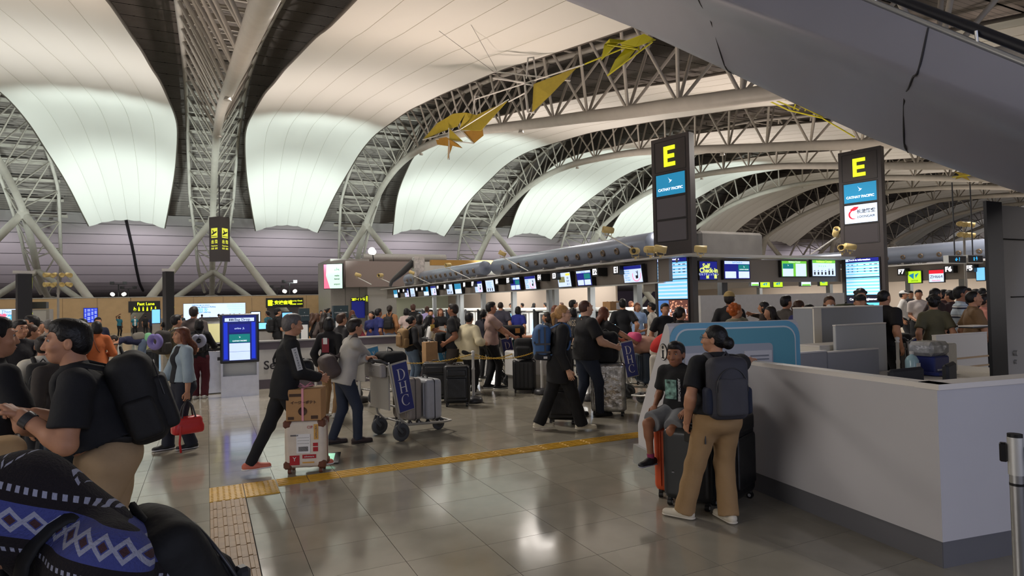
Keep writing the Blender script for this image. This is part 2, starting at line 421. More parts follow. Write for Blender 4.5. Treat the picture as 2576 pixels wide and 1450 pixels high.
def rod(name,a,b,r,parent):
    a=Vector(a);b=Vector(b);d=b-a;o=bpy.data.objects.new(name,unit);COL.objects.link(o);o.parent=parent
    o.matrix_local=Matrix.LocRotScale(a,d.to_track_quat('Z','Y'),Vector((r,r,d.length)));return o
step=6   # web nodes every 3 m
def xdrift(y): return (65-y)*.0095
names={0:'above the departures sign',1:'second from the centre to the right',-1:'at the far left of the hall',2:'third from the centre to the right',3:'fourth from the centre, behind the first black pillar'}
def rank(k): return ['central','first','second','third','fourth','fifth','sixth','seventh','eighth','ninth','tenth'][k]
for k in range(-1,10):
    xc=X0+BAY*k
    T=thing('roof_truss',('central arched steel roof truss running overhead towards the departures sign' if k==0 else 'arched steel roof truss at the far left edge of the hall' if k<0 else 'arched steel roof truss, %s to the right of the central one'%rank(k)),'truss',(xc,0,0))
    MB().tube([(xdrift(y),y,z) for y,z in lc[::2]],.27,14).build('lower_chord',m_steel,T)
    for sx in(-1,1):
        MB().tube([(sx*np.interp(y,[0,68,73,77],[1.95,1.95,1.3,.2])+xdrift(y),y,z) for y,z in uc[::2]],.15,8).build('upper_chord',m_steel,T)
    B=[];n=len(lc);idx=list(range(4,n-1,step))
    for a,i in enumerate(idx):
        y,z=lc[i];L=(xdrift(y),y,z)
        for s2 in(-3,3):
            j=i+s2
            if 0<=j<n:
                yy,zz=uc[j]
                for sx in(-1,1):
                    hw=np.interp(yy,[0,68,73,77],[1.95,1.95,1.3,.2]);B.append((L,(sx*hw+xdrift(yy),yy,zz),.066))
        j=min(i+3,n-1);yy,zz=uc[j];hw=np.interp(yy,[0,68,73,77],[1.95,1.95,1.3,.2]);B.append(((-hw+xdrift(yy),yy,zz),(hw+xdrift(yy),yy,zz),.05))
    B=[b for b in B if b[0][1]>-2]
    if k<=4:
        for a,b,r in B: rod('web_bar',a,b,r,T)
    else:
        w=MB()
        for a,b,r in B: w.cyl(a,b,r,n=5,caps=False)
        w.build('web_bars',m_web,T)
    for y_,z_ in ((47,None),(30,None)):
        i=int(np.argmin(abs(lc[:,0]-y_)));MB().cyl((.3,lc[i,0],lc[i,1]-.28),(.3,lc[i,0],lc[i,1]-.42),.12,.16,8).build('lamp_fitting',m_steel,T)
    # splayed props that carry the truss
    P=thing('truss_prop','splayed tubular steel prop with four legs %s'%('under the central truss beside the departures sign' if k==0 else 'under the far left truss' if k<0 else 'under the %s truss right of centre'%rank(k)),'column',(xc,65,0))
    nd=(0,0,10.2);lo=(0,4.9,5.6)
    MB().cyl((-6.9,-3.5,0),nd,.36,.30,14).build('leg',m_steel,P);MB().cyl((6.9,-3.5,0),nd,.36,.30,14).build('leg',m_steel,P)
    MB().cyl((-6.9,3.2,0),lo,.32,.26,12).build('leg',m_steel,P);MB().cyl((6.9,3.2,0),lo,.32,.26,12).build('leg',m_steel,P)
    MB().lathe((0,0,10.1),[(.0,-.5),(.36,-.42),(.45,0),(.36,.4),(0,.5)],14).build('joint',m_steel,P)
# ============================================================ ROOF SKIN
def roofmat():
    M=mat('roof_panel',s2l(130,123,118),.62,noise=.12,nscale=1.2);nt=M.node_tree;b=nt.nodes['Principled BSDF']
    tc=nt.nodes.new('ShaderNodeTexCoord');s=nt.nodes.new('ShaderNodeSeparateXYZ');nt.links.new(tc.outputs['UV'],s.inputs[0])
    mu=nt.nodes.new('ShaderNodeMath');mu.operation='MULTIPLY';mu.inputs[1].default_value=7;nt.links.new(s.outputs[1],mu.inputs[0])
    fr=nt.nodes.new('ShaderNodeMath');fr.operation='FRACT';nt.links.new(mu.outputs[0],fr.inputs[0])
    lt=nt.nodes.new('ShaderNodeMath');lt.operation='LESS_THAN';lt.inputs[1].default_value=.10;nt.links.new(fr.outputs[0],lt.inputs[0])
    mx=nt.nodes.new('ShaderNodeMix');mx.data_type='RGBA';nt.links.new(lt.outputs[0],mx.inputs[0])
    src=b.inputs['Base Color'].links[0].from_socket;nt.links.new(src,mx.inputs[6]);mx.inputs[7].default_value=(.035,.03,.03,1)
    nt.links.new(mx.outputs[2],b.inputs['Base Color']);return M
m_roof=roofmat();m_roofd=mat('roof_dark',(.02,.02,.02),.9)
RF=struct('ceiling')
sk=sk[~((sk[:,0]>66)&(sk[:,1]<11.4))]
sk2=resample(np.vstack([sk,[[74.3,10.2],[79,8.4],[82.3,6.6],[86,5.1],[91.5,4.2],[100,3.9],[113,3.8]]]),2.25)
bk=MB()
for i in range(len(sk2)-1):
    (y0,z0),(y1,z1)=sk2[i],sk2[i+1];bk.add([(-60,y0,z0+.12),(150,y0,z0+.12),(150,y1,z1+.12),(-60,y1,z1+.12)],[(0,1,2,3)])
bk.build('roof_deck',m_roofd,RF)
def strip_panels(i,x0,x1):
    (y0,z0),(y1,z1)=sk2[i],sk2[i+1];d=np.array([y1-y0,z1-z0]);d/=np.linalg.norm(d);g_=.05
    a=np.array([y0,z0])+d*g_;b=np.array([y1,z1])-d*g_
    return [(x0,a[0],a[1]),(x1,a[0],a[1]),(x1,b[0],b[1]),(x0,b[0],b[1])]
rest=MB();plain=MB();cnt=0;ruv=[]
def uvset(me):
    u=me.uv_layers.new(name='UVMap');
    for p in me.polygons:
        for k_,li in enumerate(p.loop_indices): u.data[li].uv=[(0,0),(1,0),(1,1),(0,1)][k_%4]
for k in range(-3,10):
    for half in (0,1):
        xa=X0+BAY*k+half*BAY/2;xb=xa+BAY/2
        for i in range(len(sk2)-1):
            q=strip_panels(i,xa,xb)
            if cnt<300 and -1<=k<=2 and 14<sk2[i][0]<70.5:
                me=bpy.data.meshes.new('roof_panel');t_=[Vector(p) for p in q];me.from_pydata(t_+[p+Vector((0,0,.05)) for p in t_],[],[(0,1,2,3),(4,7,6,5),(0,4,5,1),(3,2,6,7)]);me.materials.append(m_roof);uvset(me)
                link('roof_panel',me,RF);cnt+=1
            elif sk2[i][0]>70.5: plain.add(q,[(0,1,2,3)])
            else: rest.add(q,[(0,1,2,3)])
o=rest.build('roof_panel_field',m_roof,RF);uvset(o.data);o['kind']='stuff'
o=plain.build('outer_panels',mat('outer_panel',s2l(176,170,170),.6),RF);o['kind']='stuff'
MB().box((40,113,2),(220,.2,4)).build('outer_wall',mat('outer_wall',s2l(92,82,92),.8),RF)
m_black=mat('black_trim',(.008,.008,.009),.5)
jn=MB();
pr=[(y,z) for y,z in sk2 if 68<y<92 and z<14]
jn.tube([(-7.1,y-.1,z-.1) for y,z in pr],.15,6);jn.build('expansion_joint',m_black,RF)
# purlins between trusses near the far end
pu=MB()
for i in range(6,len(sk2)-1):
    y,z=sk2[i]
    if 10<y<72 and z>10:
        for k in range(-1,10): pu.box((X0+BAY*k+xdrift(y),y-.05,z-.45),(4.2,.14,.24))
pu.build('purlins',m_web,RF)
# ============================================================ FABRIC SHEETS
ME=[(69.3,9.7,6.2),(67.2,11.1,7),(65.5,12.2,7.6),(63.5,13.2,8.2),(61.2,14,8.7),(58.7,14.7,9.1),(56.3,15.3,9.4),(53.3,15.65,9.6),(49.8,15.6,9.5),(44.6,15.1,9.2),(40,14.6,8.9),(36,13.95,8.6),(32,13.3,8.4),(28.8,12.7,8.2),(24,11.8,7.9),(20.5,11,7.7),(10,8.9,7.5),(0,7.2,7.4),(-8,5.8,7.4)]
mp=catmull(ME,64)
def fabric():
    M=bpy.data.materials.new('ceiling_fabric');M.use_nodes=True;nt=M.node_tree;b=nt.nodes['Principled BSDF']
    b.inputs['Base Color'].default_value=(.84,.84,.80,1);b.inputs['Roughness'].default_value=.75
    return M
m_fab=fabric();m_edge=mat('fabric_edge',(.10,.085,.07),.6)
gor=[]
NG=6
for g_ in range(NG):
    vs=[];fs=[];nu=5
    for y,z,w in mp:
        arch=np.interp(y,[40,55,69.3],[.25,.5,.75])
        for a in range(nu):
            u=-1+2*(g_+a/(nu-1))/NG
            bul=.08*math.sin(PI*a/(nu-1))
            vs.append((u*w/2,y,z+arch*(1-u*u)-bul))
    for i in range(len(mp)-1):
        for a in range(nu-1):
            q=i*nu+a;fs.append((q,q+1,q+nu+1,q+nu))
    me=bpy.data.meshes.new('fabric_gore');me.from_pydata(vs,[],fs);me.materials.append(m_fab);me.polygons.foreach_set('use_smooth',[True]*len(fs));gor.append(me)
ed=MB()
for sx in(-1,1): ed.tube([(sx*w/2,y,z+.03) for y,z,w in mp],.06,6)
edm=None
smm=None
se=MB()
for g_ in range(1,NG):
    u=-1+2*g_/NG;se.tube([(u*w/2,y,z+np.interp(y,[40,55,69.3],[.25,.5,.75])*(1-u*u)-.004) for y,z,w in mp],.012,4)
lab={-2:'off-white fabric ceiling sheet cut off at the left edge of the hall',-1:'broad off-white fabric ceiling sheet left of the central truss',0:'broad off-white fabric ceiling sheet right of the central truss, above the kites',1:'white fabric ceiling sheet behind the yellow kite with the star shape'}
for k in range(-2,9):
    S=thing('ceiling_sheet',lab.get(k,'off-white fabric ceiling sheet, %s to the right of the central truss'%rank(k+1)),'fabric sheet',(X0+BAY*(k+.5)-.1,0,0))
    for me in gor: link('fabric_gore',me,S)
    if smm is None: smm=se.build('seams',mat('fabric_seam',s2l(205,203,192),.8),S).data
    else: link('seams',smm,S)
    if edm is None: edm=ed.build('edge_cable',m_edge,S).data
    else: link('edge_cable',edm,S)
# tension wires
# ============================================================ SIGN HELPERS
m_blk=mat('sign_black',(.012,.012,.013),.35);m_dk=mat('dark_metal',(.03,.03,.033),.4);m_wht=mat('white_laminate',(.62,.61,.59),.35,noise=.03)
m_gry=mat('grey_panel',s2l(150,146,142),.5,noise=.04);m_ltg=mat('light_grey',s2l(185,183,180),.5);m_met=mat('brushed_steel',(.55,.55,.55),.3,metal=.9,noise=.06)
m_fas=mat('fascia_taupe',s2l(128,120,114),.6);m_alu=mat('aluminium',(.7,.7,.68),.35,metal=.6)
e_yel=em('lit_yellow',(228,244,40),1.05);e_wht=em('lit_white',(250,250,255),1.1);e_tube=em('lit_tube',(255,255,250),9.0)
e_lb=em('screen_lightblue',(120,196,250));e_pale=em('screen_pale',(196,214,246));e_navy=em('screen_navy',(24,30,120));e_teal=em('screen_teal',(20,112,112))
e_cat=em('screen_sea_blue',(30,120,160));e_blue=em('screen_blue',(28,50,190));e_grn=em('screen_lime',(176,226,40));e_dim=em('screen_off',(48,44,45));e_whs=em('screen_white',(205,222,250))
e_red=em('screen_red',(214,30,48));e_pnk=em('screen_pink',(232,110,140));e_mint=em('screen_mint',(196,236,214));e_cy=em('screen_cyan',(90,190,225));e_blk=mat('screen_ink',(.02,.02,.03),.5)
e_gn2=em('screen_green',(110,190,60))
RX=PI/2
def panel(parent,name,x0,x1,z0,z1,m_,y=0.,t=.004):
    return MB().box(((x0+x1)/2,y-t/2,(z0+z1)/2),(x1-x0,t,z1-z0)).build(name,m_,parent)
def ptext(parent,s,x,z,size,m_,y=0.,al='CENTER',off=0.,sx=1.,name='lettering'):
    return text(s,size,m_,parent,(x,y-.006,z),(RX,0,0),name,al,off,sx)
def bird(parent,x,z,s,m_,y=0.):   # small brush-wing emblem
    g=MB();P=[(-.5,.9),(-.28,.55),(.05,.28),(.5,.2),(.15,-.1),(-.3,-.35),(-.02,.02),(-.2,.3)]
    g.prism([(x+a*s,z+b*s) for a,b in P][::-1],y-.008,y-.005);return g.build('emblem',m_,parent)
def rectpx(x0,y0,x1,y1,Y):
    a=atY(x0,(y0+y1)/2,Y);b=atY(x1,(y0+y1)/2,Y);c=atY((x0+x1)/2,y0,Y);d=atY((x0+x1)/2,y1,Y);return a[0],b[0],d[2],c[2]
# ============================================================ FAR WALL (timber) with its signs
m_wood=mat('oak_veneer',s2l(196,164,122),.5,noise=.05,nscale=2.2)
WY=60.
WL=struct('wall_far');
x=-24.;gaps=[rectpx(330,786,403,830,WY)[:2],rectpx(672,773,752,830,WY)[:2]]
edges=[-24+2.3*i for i in range(16)]
for a,b in zip(edges[:-1],edges[1:]):
    segs=[(a,b)]
    for g0,g1 in gaps:
        ns=[]
        for s0,s1 in segs:
            if g1<=s0 or g0>=s1: ns.append((s0,s1))
            else:
                if g0>s0: ns.append((s0,g0))
                if g1<s1: ns.append((g1,s1))
        segs=ns
    b_=MB()
    for s0,s1 in segs:
        if s1-s0>.05: b_.box(((s0+s1)/2,WY,1.43),(s1-s0-.02,.12,2.86))
    for g0,g1 in gaps:
        s0=max(a,g0);s1=min(b,g1)
        if s1>s0: b_.box(((s0+s1)/2,WY,2.4),(s1-s0,.12,.92))
    if b_.v: b_.build('timber_panel',m_wood,WL)
MB().box((-6.8,WY+.05,2.9),(34.5,.3,.06)).build('coping',m_ltg,WL)
m_inner=mat('inner_wall',s2l(96,88,90),.8)
MB().box((-6,WY+5,1.4),(40,.2,2.8)).build('inner_wall',m_inner,WL)
def wallsign(name,label,px,Y=WY-.12,depth=.1,face=m_blk,cat='sign'):
    x0,x1,z0,z1=rectpx(*px,Y);T=thing(name,label,cat,((x0+x1)/2,Y,z0));w=x1-x0;h=z1-z0
    MB().box((0,depth/2,h/2),(w,depth,h)).build('housing',m_blk,T)
    panel(T,'face',-w/2+.02,w/2-.02,.02,h-.02,face,0);return T,w,h
T,w,h=wallsign('fast_lane_sign','black sign above a doorway in the timber wall reading Fast Lane',(323,758,403,786))
ptext(T,'Fast Lane',.1,h*.74,.33,e_yel,off=.008)
g=MB()
for i in range(6):
    x=-w*.30+i*w*.13
    if i==0: g.lathe((x,-.008,h*.26),[(.09,0),(.11,.0)],12,M=Matrix.Rotation(RX,3,'X'));g.cyl((x-.04,-.008,h*.25),(x-.04,-.008,h*.48),.028,n=6);g.cyl((x-.04,-.008,h*.3),(x+.1,-.008,h*.3),.025,n=6)
    else: g.cyl((x,-.008,h*.12),(x,-.008,h*.4),.055+.01*(i%2),.045,8);g.cyl((x,-.008,h*.43),(x,-.008,h*.49),.04,n=8)
g.build('pictograms',e_yel,T)
T,w,h=wallsign('security_sign','black sign in the timber wall with yellow security check lettering',(669,750,763,774))
panel(T,'pictogram_square',-w*.45,-w*.33,h*.2,h*.8,e_yel,-.004);ptext(T,'保安検査場',-w*.10,h*.5,.38,e_yel,off=.012)
ptext(T,'Security Check',w*.31,h*.68,.17,e_yel,off=.006);ptext(T,'安全检查  보안검색',w*.31,h*.33,.13,e_yel,off=.005)
T,w,h=wallsign('advert_screen','wide bright advertising screen on the timber wall behind the bag drop machines',(461,763,618,810),face=e_whs,cat='screen')
for s,x,z,sz in(('旅を',-.9,.62,.42),('Kansai Airport flights',-.8,.8,.2),('travel through the airport',-1.1,.9,.13),('for your next trip',-.9,.72-.2,.16),('a n a l o g  fli',-.3,.22,.3)): ptext(T,s,x,h*z,sz,e_cy if sz>.3 else e_cat,off=.004)
g=MB()
for i in range(16):
    for j in range(9):
        if i+j>6: g.box((w*.2+i*.09,-.006,.15+j*h*.1),(.045,.004,.045))
g.build('dot_pattern',e_cy,T)
T,w,h=wallsign('flight_board','tall blue flight information board on the timber wall',(210,775,246,812),face=e_blue,cat='screen')
g=MB()
for i in range(15):
    for j,(a,b) in enumerate(((-.42,-.3),(-.24,-.02),(.04,.2),(.26,.44))):
        if (i*7+j*3)%5: g.box((w*(a+b)/2,-.006,h*(.06+i*.06)),(w*(b-a)*.9,.004,h*.022))
g.build('lines_of_text',e_pale,T)
T,w,h=wallsign('anniversary_screen','pale advertising screen at the far left with a pink heart and blue digits',(-60,778,44,815),face=e_whs,cat='screen')
ptext(T,'Thank you',w*.36,h*.8,.3,e_cat);ptext(T,'Anniversary',w*.38,h*.6,.3,e_cat);ptext(T,'30',w*.4,h*.28,.8,e_cy,off=.02)
g=MB();g.prism([(w*.12+.28*16*math.sin(t)**3/16,h*.5+.28*(13*math.cos(t)-5*math.cos(2*t)-2*math.cos(3*t)-math.cos(4*t))/16) for t in [2*PI*i/28 for i in range(28)]],-.01,-.006);g.build('heart',e_pnk,T)
# ============================================================ GREY SERVICE BLOCK near the end of the check-in island
B=struct('wall_service_block')
def solid(parent,name,x0,x1,y0,y1,z0,z1,m_,bev=0): return MB().box(((x0+x1)/2,(y0+y1)/2,(z0+z1)/2),(x1-x0,y1-y0,z1-z0),bev=bev).build(name,m_,parent)
x0,x1,z0,z1=rectpx(832,652,930,815,50.)
solid(B,'column_wall',x0,x1,50,56,0,z1,m_gry);
x2,x3,z2,z3=rectpx(925,722,992,800,49.6);solid(B,'right_wall',x2,x3+.6,49.6,54,0,z3,m_ltg)
x4,x5,z4,z5=rectpx(869,658,1075,722,49.4);solid(B,'box_front',x4,x5,49.3,52,z4,z5,mat('taupe_panel',s2l(142,128,124),.6))
for q in range(1,4): solid(B,'joint_strip',x0+q*1.1,x0+q*1.1+.02,49.98,50,0,z2+3,m_joint)
x6,x7,z6,z7=rectpx(913,641,1120,659,52.)
g=MB();r=(z7-z6)/2+.05;g.cyl((x6,52,(z6+z7)/2),(x7,52,(z6+z7)/2),r,n=16);g.build('duct_casing',m_gry,B)
x6,x7,z6,z7=rectpx(1085,655,1250,668,48.);solid(B,'tan_beam',x6,x7,48,48.4,z6,z7,mat('tan_beam',s2l(182,140,72),.6))
x6,x7,z6,z7=rectpx(1065,660,1420,692,49.);solid(B,'pale_beam',x6,x7,49.2,49.6,z6,z7,m_wht)
T=thing('tilted_advert_screen','pink and mint advertising screen mounted on the grey column',('screen'),(atY(838,700,49)[0],49.,atY(838,727,49)[2]),-.55)
MB().box((0,.15,.95),(1.5,.3,1.95)).build('housing',m_dk,T);panel(T,'display',-.72,.72,.03,1.87,e_mint,0);
g=MB();g.prism([(-.72,.03),(-.25,.03),(-.55,1.0),(-.5,1.87),(-.72,1.87)],-.008,-.005);g.build('pink_wave',e_pnk,T)
for z_,s in((1.55,'T.'),(1.45,'LOVE'),(1.0,'make'),(.75,'kansai'),(.35,'airport')): ptext(T,s,.3,z_,.17,e_blk,off=.004)
T,w,h=wallsign('flight_info_sign','dark blue door panel with a small yellow flight information sign on top',(884,749,918,801),Y=49.45,face=em('door_blue',(22,30,110),.6))
panel(T,'sign_head',-w/2,w/2,h*.82,h*1.0,m_blk,-.006);ptext(T,'フライト情報',.12,h*.91,.22,e_yel,y=-.008,off=.006);panel(T,'pictogram',-w*.42,-w*.27,h*.85,h*.97,e_yel,-.012)
T,w,h=wallsign('vertical_sign','narrow dark vertical sign beside the dark blue door panel',(919,743,927,794),Y=49.2,face=m_dk)
for i,s in enumerate('便案内'): ptext(T,s,0,h*(.9-.09*i),.18,e_yel)
T=thing('wrapped_crate','tall crate wrapped in crumpled silver film on the island roof','crate',(atY(1053,690,40)[0],40,3.10))
m_foil=mat('crumpled_foil',(.62,.58,.56),.32,metal=.55,noise=.35,nscale=5,bump=1.,bscale=6)
MB().box((0,0,1.15),(.72,.6,1.35),bev=.06).build('wrapped_body',m_foil,T);MB().box((0,0,.25),(.5,.4,.5)).build('plinth',m_gry,T)
g=MB();g.tube([(-.3,.2,1.5),(-1.0,.2,.85),(-1.5,.2,.45),(-1.8,.1,.2),(-1.9,.1,-.1)],[.22,.2,.17,.13,.1],10);g.build('flexible_duct',m_dk,T)
# ============================================================ CHECK-IN ISLAND
m_duct=mat('duct_bluegrey',s2l(142,152,172),.32,metal=.25)
m_tan=mat('tan_partition',s2l(176,160,146),.7);m_colg=mat('column_grey',s2l(120,122,124),.45)
ISL=struct('wall_check_in_island')
FX=12.6
solid(ISL,'fascia',FX,FX+.15,15.0,48,2.3,3.0,m_fas)
solid(ISL,'island_roof',FX+.16,20.2,14.8,48,2.86,2.98,m_gry)
g=MB();g.prism([(FX-.42,3.0),(FX-.40,3.05),(FX+.2,3.09),(FX+.2,3.0)],13.9,48.5);g.build('ledge',m_ltg,ISL)
solid(ISL,'lower_rail',FX-.05,FX+.02,15.2,48,2.26,2.30,m_alu)
solid(ISL,'end_fascia',FX+.35,20.0,14.75,14.9,2.25,2.98,m_fas)
g=MB();g.prism([(0,3.0),(0,3.05),(.5,3.09),(.5,3.0)],FX+.1,20.7,M=Matrix.Rotation(0,3,'Z'));g=MB();g.box((16.7,14.55,3.04),(8.0,.7,.08));g.build('end_ledge',m_ltg,ISL)
solid(ISL,'back_wall',17.0,17.1,24,48,0,2.86,m_tan)
solid(ISL,'side_wall',FX+.3,17.,46.4,46.5,0,2.86,mat('cream_wall',s2l(196,200,176),.7))
for px in(1092,1152,1160,1215,1292,1382,1397,1487,1604): 
    Y=atX(px,740,13.3)[1];solid(ISL,'column',13.2,13.42,Y-.1,Y+.1,0,2.86,m_colg)
for px in(1818,): X=atY(px,740,15.4)[0];solid(ISL,'column',X-.12,X+.12,15.3,15.5,0,2.86,m_dk)
ord_=['nearest','second nearest','third nearest','fourth nearest','fifth nearest','sixth nearest','seventh nearest','eighth nearest','ninth nearest','tenth nearest','eleventh nearest','farthest']
for i_,Y in enumerate(np.arange(17,46,2.7)):
    t=thing('tube_light','bright tube light under the long island roof, %s in the line'%ord_[i_],'lamp',(14.2,float(Y),2.62),group='tube lights under the island roof')
    MB().box((0,0,.03),(.14,2.1,.05)).build('casing',m_wht,t);MB().cyl((0,-1,-.03),(0,1,-.03),.035,n=8).build('tube',e_tube,t)
for i_,(a,b) in enumerate(((1756,1812),(1832,1865),(1868,1935),(1948,2010),(2030,2108))):
    x0=atY(a,716,15.6)[0];x1=atY(b,716,15.6)[0];t=thing('tube_light','bright tube light between the two black pillars, %s from the left'%('first','second','third','fourth','fifth')[i_],'lamp',((x0+x1)/2,15.6,2.4),group='tube lights at the island end')
    MB().box((0,0,.04),(x1-x0,.14,.05)).build('casing',m_wht,t);MB().cyl((-(x1-x0)/2+.03,0,-.02),((x1-x0)/2-.03,0,-.02),.035,n=8).build('tube',e_tube,t)
# supply ducts with jet nozzles
def duct(label,X,y0,y1,r,z,n0):
    T=thing('air_duct',label,'duct',(X,y0,z));L=y1-y0
    g=MB();g.lathe((0,0,0),[(.0,-.02),(r*.97,-.02),(r,.02),(r,L-.15),(r*.8,L+.02),(0,L+.05)],28,M=Matrix(((1,0,0),(0,0,1),(0,1,0))));g.build('casing',m_duct,T)
    nz=None;a=math.radians(200)
    for i in range(int((L-.8)/.86)):
        if nz is None:
            g=MB();R_=Matrix.Rotation(-PI/2+math.radians(-18),3,'Y')
            g.lathe((0,0,0),[(.0,-.02),(.05,-.02),(.07,.045),(.11,.05),(.125,.02),(.125,-.03)],12,M=R_);nz=g.build('jet_nozzle',mat('nozzle_bronze',s2l(120,105,90),.35,metal=.5),T)
            nz.location=(-r*.97,.7,-r*.30);m0=nz
        else:
            o=m0.copy();COL.objects.link(o);o.location=(-r*.97,.7+.86*i,-r*.30)
    for i in range(int(L/2.2)+1): MB().box((0,.5+2.2*i,-r-.03),(r*1.5,.12,.14)).build('saddle',m_gry,T)
    return T
duct('long blue-grey ventilation duct with round nozzles on the island roof, nearer one',13.35,16.6,29.2,.40,3.60,0)
duct('blue-grey ventilation duct with round nozzles on the island roof, farther one',12.90,29.6,43.5,.37,3.58,0)
# monitors on the fascia
m_bez=mat('monitor_black',(.01,.01,.011),.3)
kinds=[('info',1599),('drop',1476),('map',1426),('info',1340),('drop',1302),('bags',1238),('info',1209),('photo',1157),('bags',1136),('info',1095),('photo',1076),('bags',1042),('info',1027),('photo',999)]
words={'info':'a light-blue notice and a round pictogram','drop':'a navy and a teal airline tile','map':'a counter plan','bags':'a pale baggage notice','photo':'a photo above two white tiles'}
for n_,(kd,px) in enumerate(kinds):
    p=atX(px,690+30*(1600-px)/600,FX-.1);w_=1.0 if n_ else 1.02
    T=thing('fascia_monitor','fascia monitor showing %s, %s from the nearer black pillar'%(words[kd],rank(n_+1) if n_<10 else ('eleventh','twelfth','thirteenth','fourteenth')[n_-10]),'monitor',(FX-.2,p[1],2.3),-PI/2,group='monitors along the island fascia')
    TL=Matrix.Rotation(math.radians(8),4,'X');MB().box((0,.1,.30),(w_,.16,.60),M=TL,bev=.01).build('housing',m_bez,T)
    def tp(name,x0,x1,z0,z1,m_,y=.018):
        g=MB();g.box(((x0+x1)/2,y,(z0+z1)/2),(x1-x0,.004,z1-z0),M=TL);return g.build(name,m_,T)
    tp('display',-w_/2+.03,w_/2-.03,.03,.57,e_pale if kd!='drop' else e_navy)
    if kd=='info':
        tp('header',-w_/2+.03,w_/2-.03,.46,.57,e_navy,.014)
        g=MB();g.lathe(TL@Vector((.22,.010,.28)),[(.2,0),(.225,.0),(.225,.004)],24,M=Matrix.Rotation(RX,3,'X'));g.build('ring',e_pnk,T)
        g=MB();g.box((.2,.012,.2),(.09,.003,.1),M=TL);g.cyl(TL@Vector((.26,.012,.16)),TL@Vector((.28,.012,.4)),.014,n=6);g.cyl(TL@Vector((.2,.012,.38)),TL@Vector((.28,.012,.3)),.01,n=6);g.build('pictogram',e_blk,T)
        for i,s in enumerate(('BOARDING','PASS & BAG','READY','Please have','your baggage')): text(s,.055,e_cat,T,TL@Vector((-.42,.008,.4-.07*i)),(RX+math.radians(8),0,0),'lettering','LEFT')
    if kd=='drop':
        tp('header',-w_/2+.03,w_/2-.03,.49,.57,e_pale,.014)
        for sx,mm in((-.23,e_navy),(.23,e_teal)): tp('tile_upper',sx-.2,sx+.2,.27,.46,mm,.012);tp('tile_lower',sx-.2,sx+.2,.05,.24,e_pale,.012)
        text('Bag Drop',.07,e_cat,T,TL@Vector((0,.006,.53)),(RX+math.radians(8),0,0))
    if kd=='map':
        tp('plan',-.4,.05,.2,.42,em('plan_olive',(120,120,80)),.012);tp('tag',.15,.45,.45,.54,em('tag_yellow',(220,214,80)),.012)
        for i,s in enumerate(('BD','EXIT','B  7')): text(s,.1,e_blk,T,TL@Vector((.28,.008,.36-.12*i)),(RX+math.radians(8),0,0))
    if kd=='bags':
        for i in range(5): tp('text_line',-.38,.3-.1*(i%2),.48-.06*i,.495-.06*i,e_cat,.012)
        for i in range(3): tp('bag_icon',-.3+.25*i,-.2+.25*i,.06,.2,e_blk,.012)
    if kd=='photo':
        tp('photo',-w_/2+.03,w_/2-.03,.28,.57,e_cat,.012);tp('tile_lower',-.42,-.03,.05,.25,e_whs,.012);tp('tile_lower',.03,.42,.05,.25,e_whs,.012)
nums=[1552,1498,1396,1358,1279,1251,1190,1169,1120,1102,1063,1049,1016,1004]
for n_,px in enumerate(nums):
    p=atX(px,690+30*(1600-px)/600,FX-.4)
    T=thing('counter_number_box','lit black counter number box reading E%d on the fascia'%(n_+1),'number sign',(FX-.42,p[1],2.62),-PI/2,group='lit counter numbers')
    MB().box((0,.2,.14),(.36,.42,.30),bev=.01).build('housing',m_bez,T);text('E%d'%(n_+1),.27 if n_<9 else .2,e_wht,T,(0,-.015,.14),(RX,0,0),'lettering',off=.012)
# counters with self-service machines
rk=['nearest','second nearest','third nearest','fourth nearest','fifth nearest','sixth nearest','seventh nearest','eighth nearest','ninth nearest']
for i in range(9):
    y=17.2+3.3*i
    T=thing('check_in_counter','white check-in counter with self-service screen, %s in the row'%rk[i],'counter',(13.7,y,0),-PI/2,group='check-in counters in a row')
    MB().box((0,.45,.65),(3.2,.9,1.3),bev=.03).build('body',m_wht,T)
    MB().box((0,.35,1.42),(3.2,1.15,.14),bev=.05).build('top',m_wht,T)
    for x in(-1.1,.4):
        MB().box((x,-.03,.8),(.75,.08,.95),bev=.01).build('frame',m_ltg,T);MB().box((x,-.075,1.0),(.4,.03,.42)).build('screen',e_lb if (i+int(x>0))%2 else m_dk,T)
        MB().box((x-.5,-.05,.95),(.05,.5,1.0)).build('side_fin',m_dk,T)
    MB().box((1.2,-.012,.5),(.5,.02,.9)).build('light_frame',em('glow_blue',(150,205,255)) if i in(1,3) else m_ltg,T)
# island end: four hung boards
def board(label,px,face,Y=14.6,name='hanging_screen'):
    x0,x1,z0,z1=rectpx(*px,Y);T=thing(name,label,'screen',((x0+x1)/2,Y,z0));w=x1-x0;h=z1-z0
    MB().box((0,.07,h/2),(w,.12,h),bev=.01).build('housing',m_bez,T);panel(T,'display',-w/2+.03,w/2-.03,.03,h-.03,face,.008);return T,w,h
e_olv=em('text_lime',(214,226,110))
T,w,h=board('navy screen with yellow-green Self Check-in lettering beside the nearer pillar',(1759,656,1806,706),e_navy)
ptext(T,'Self',-.1,h*.72,.2,e_olv,off=.008);ptext(T,'Check-in',0,h*.5,.2,e_olv,off=.008);ptext(T,'セルフチェックイン',0,h*.3,.09,e_whs);panel(T,'machine_icon',-.1,.0,.06,.15,e_olv,.0);panel(T,'machine_icon',.22,.32,.06,.18,e_olv,.0)
T,w,h=board('self check-in screen with navy and teal airline tiles between the black pillars',(1821,655,1888,704),e_navy)
panel(T,'header',-w/2+.04,w/2-.04,h*.8,h-.03,e_pale,.004);ptext(T,'Self Check-in',0,h*.88,.08,e_cat,y=0)
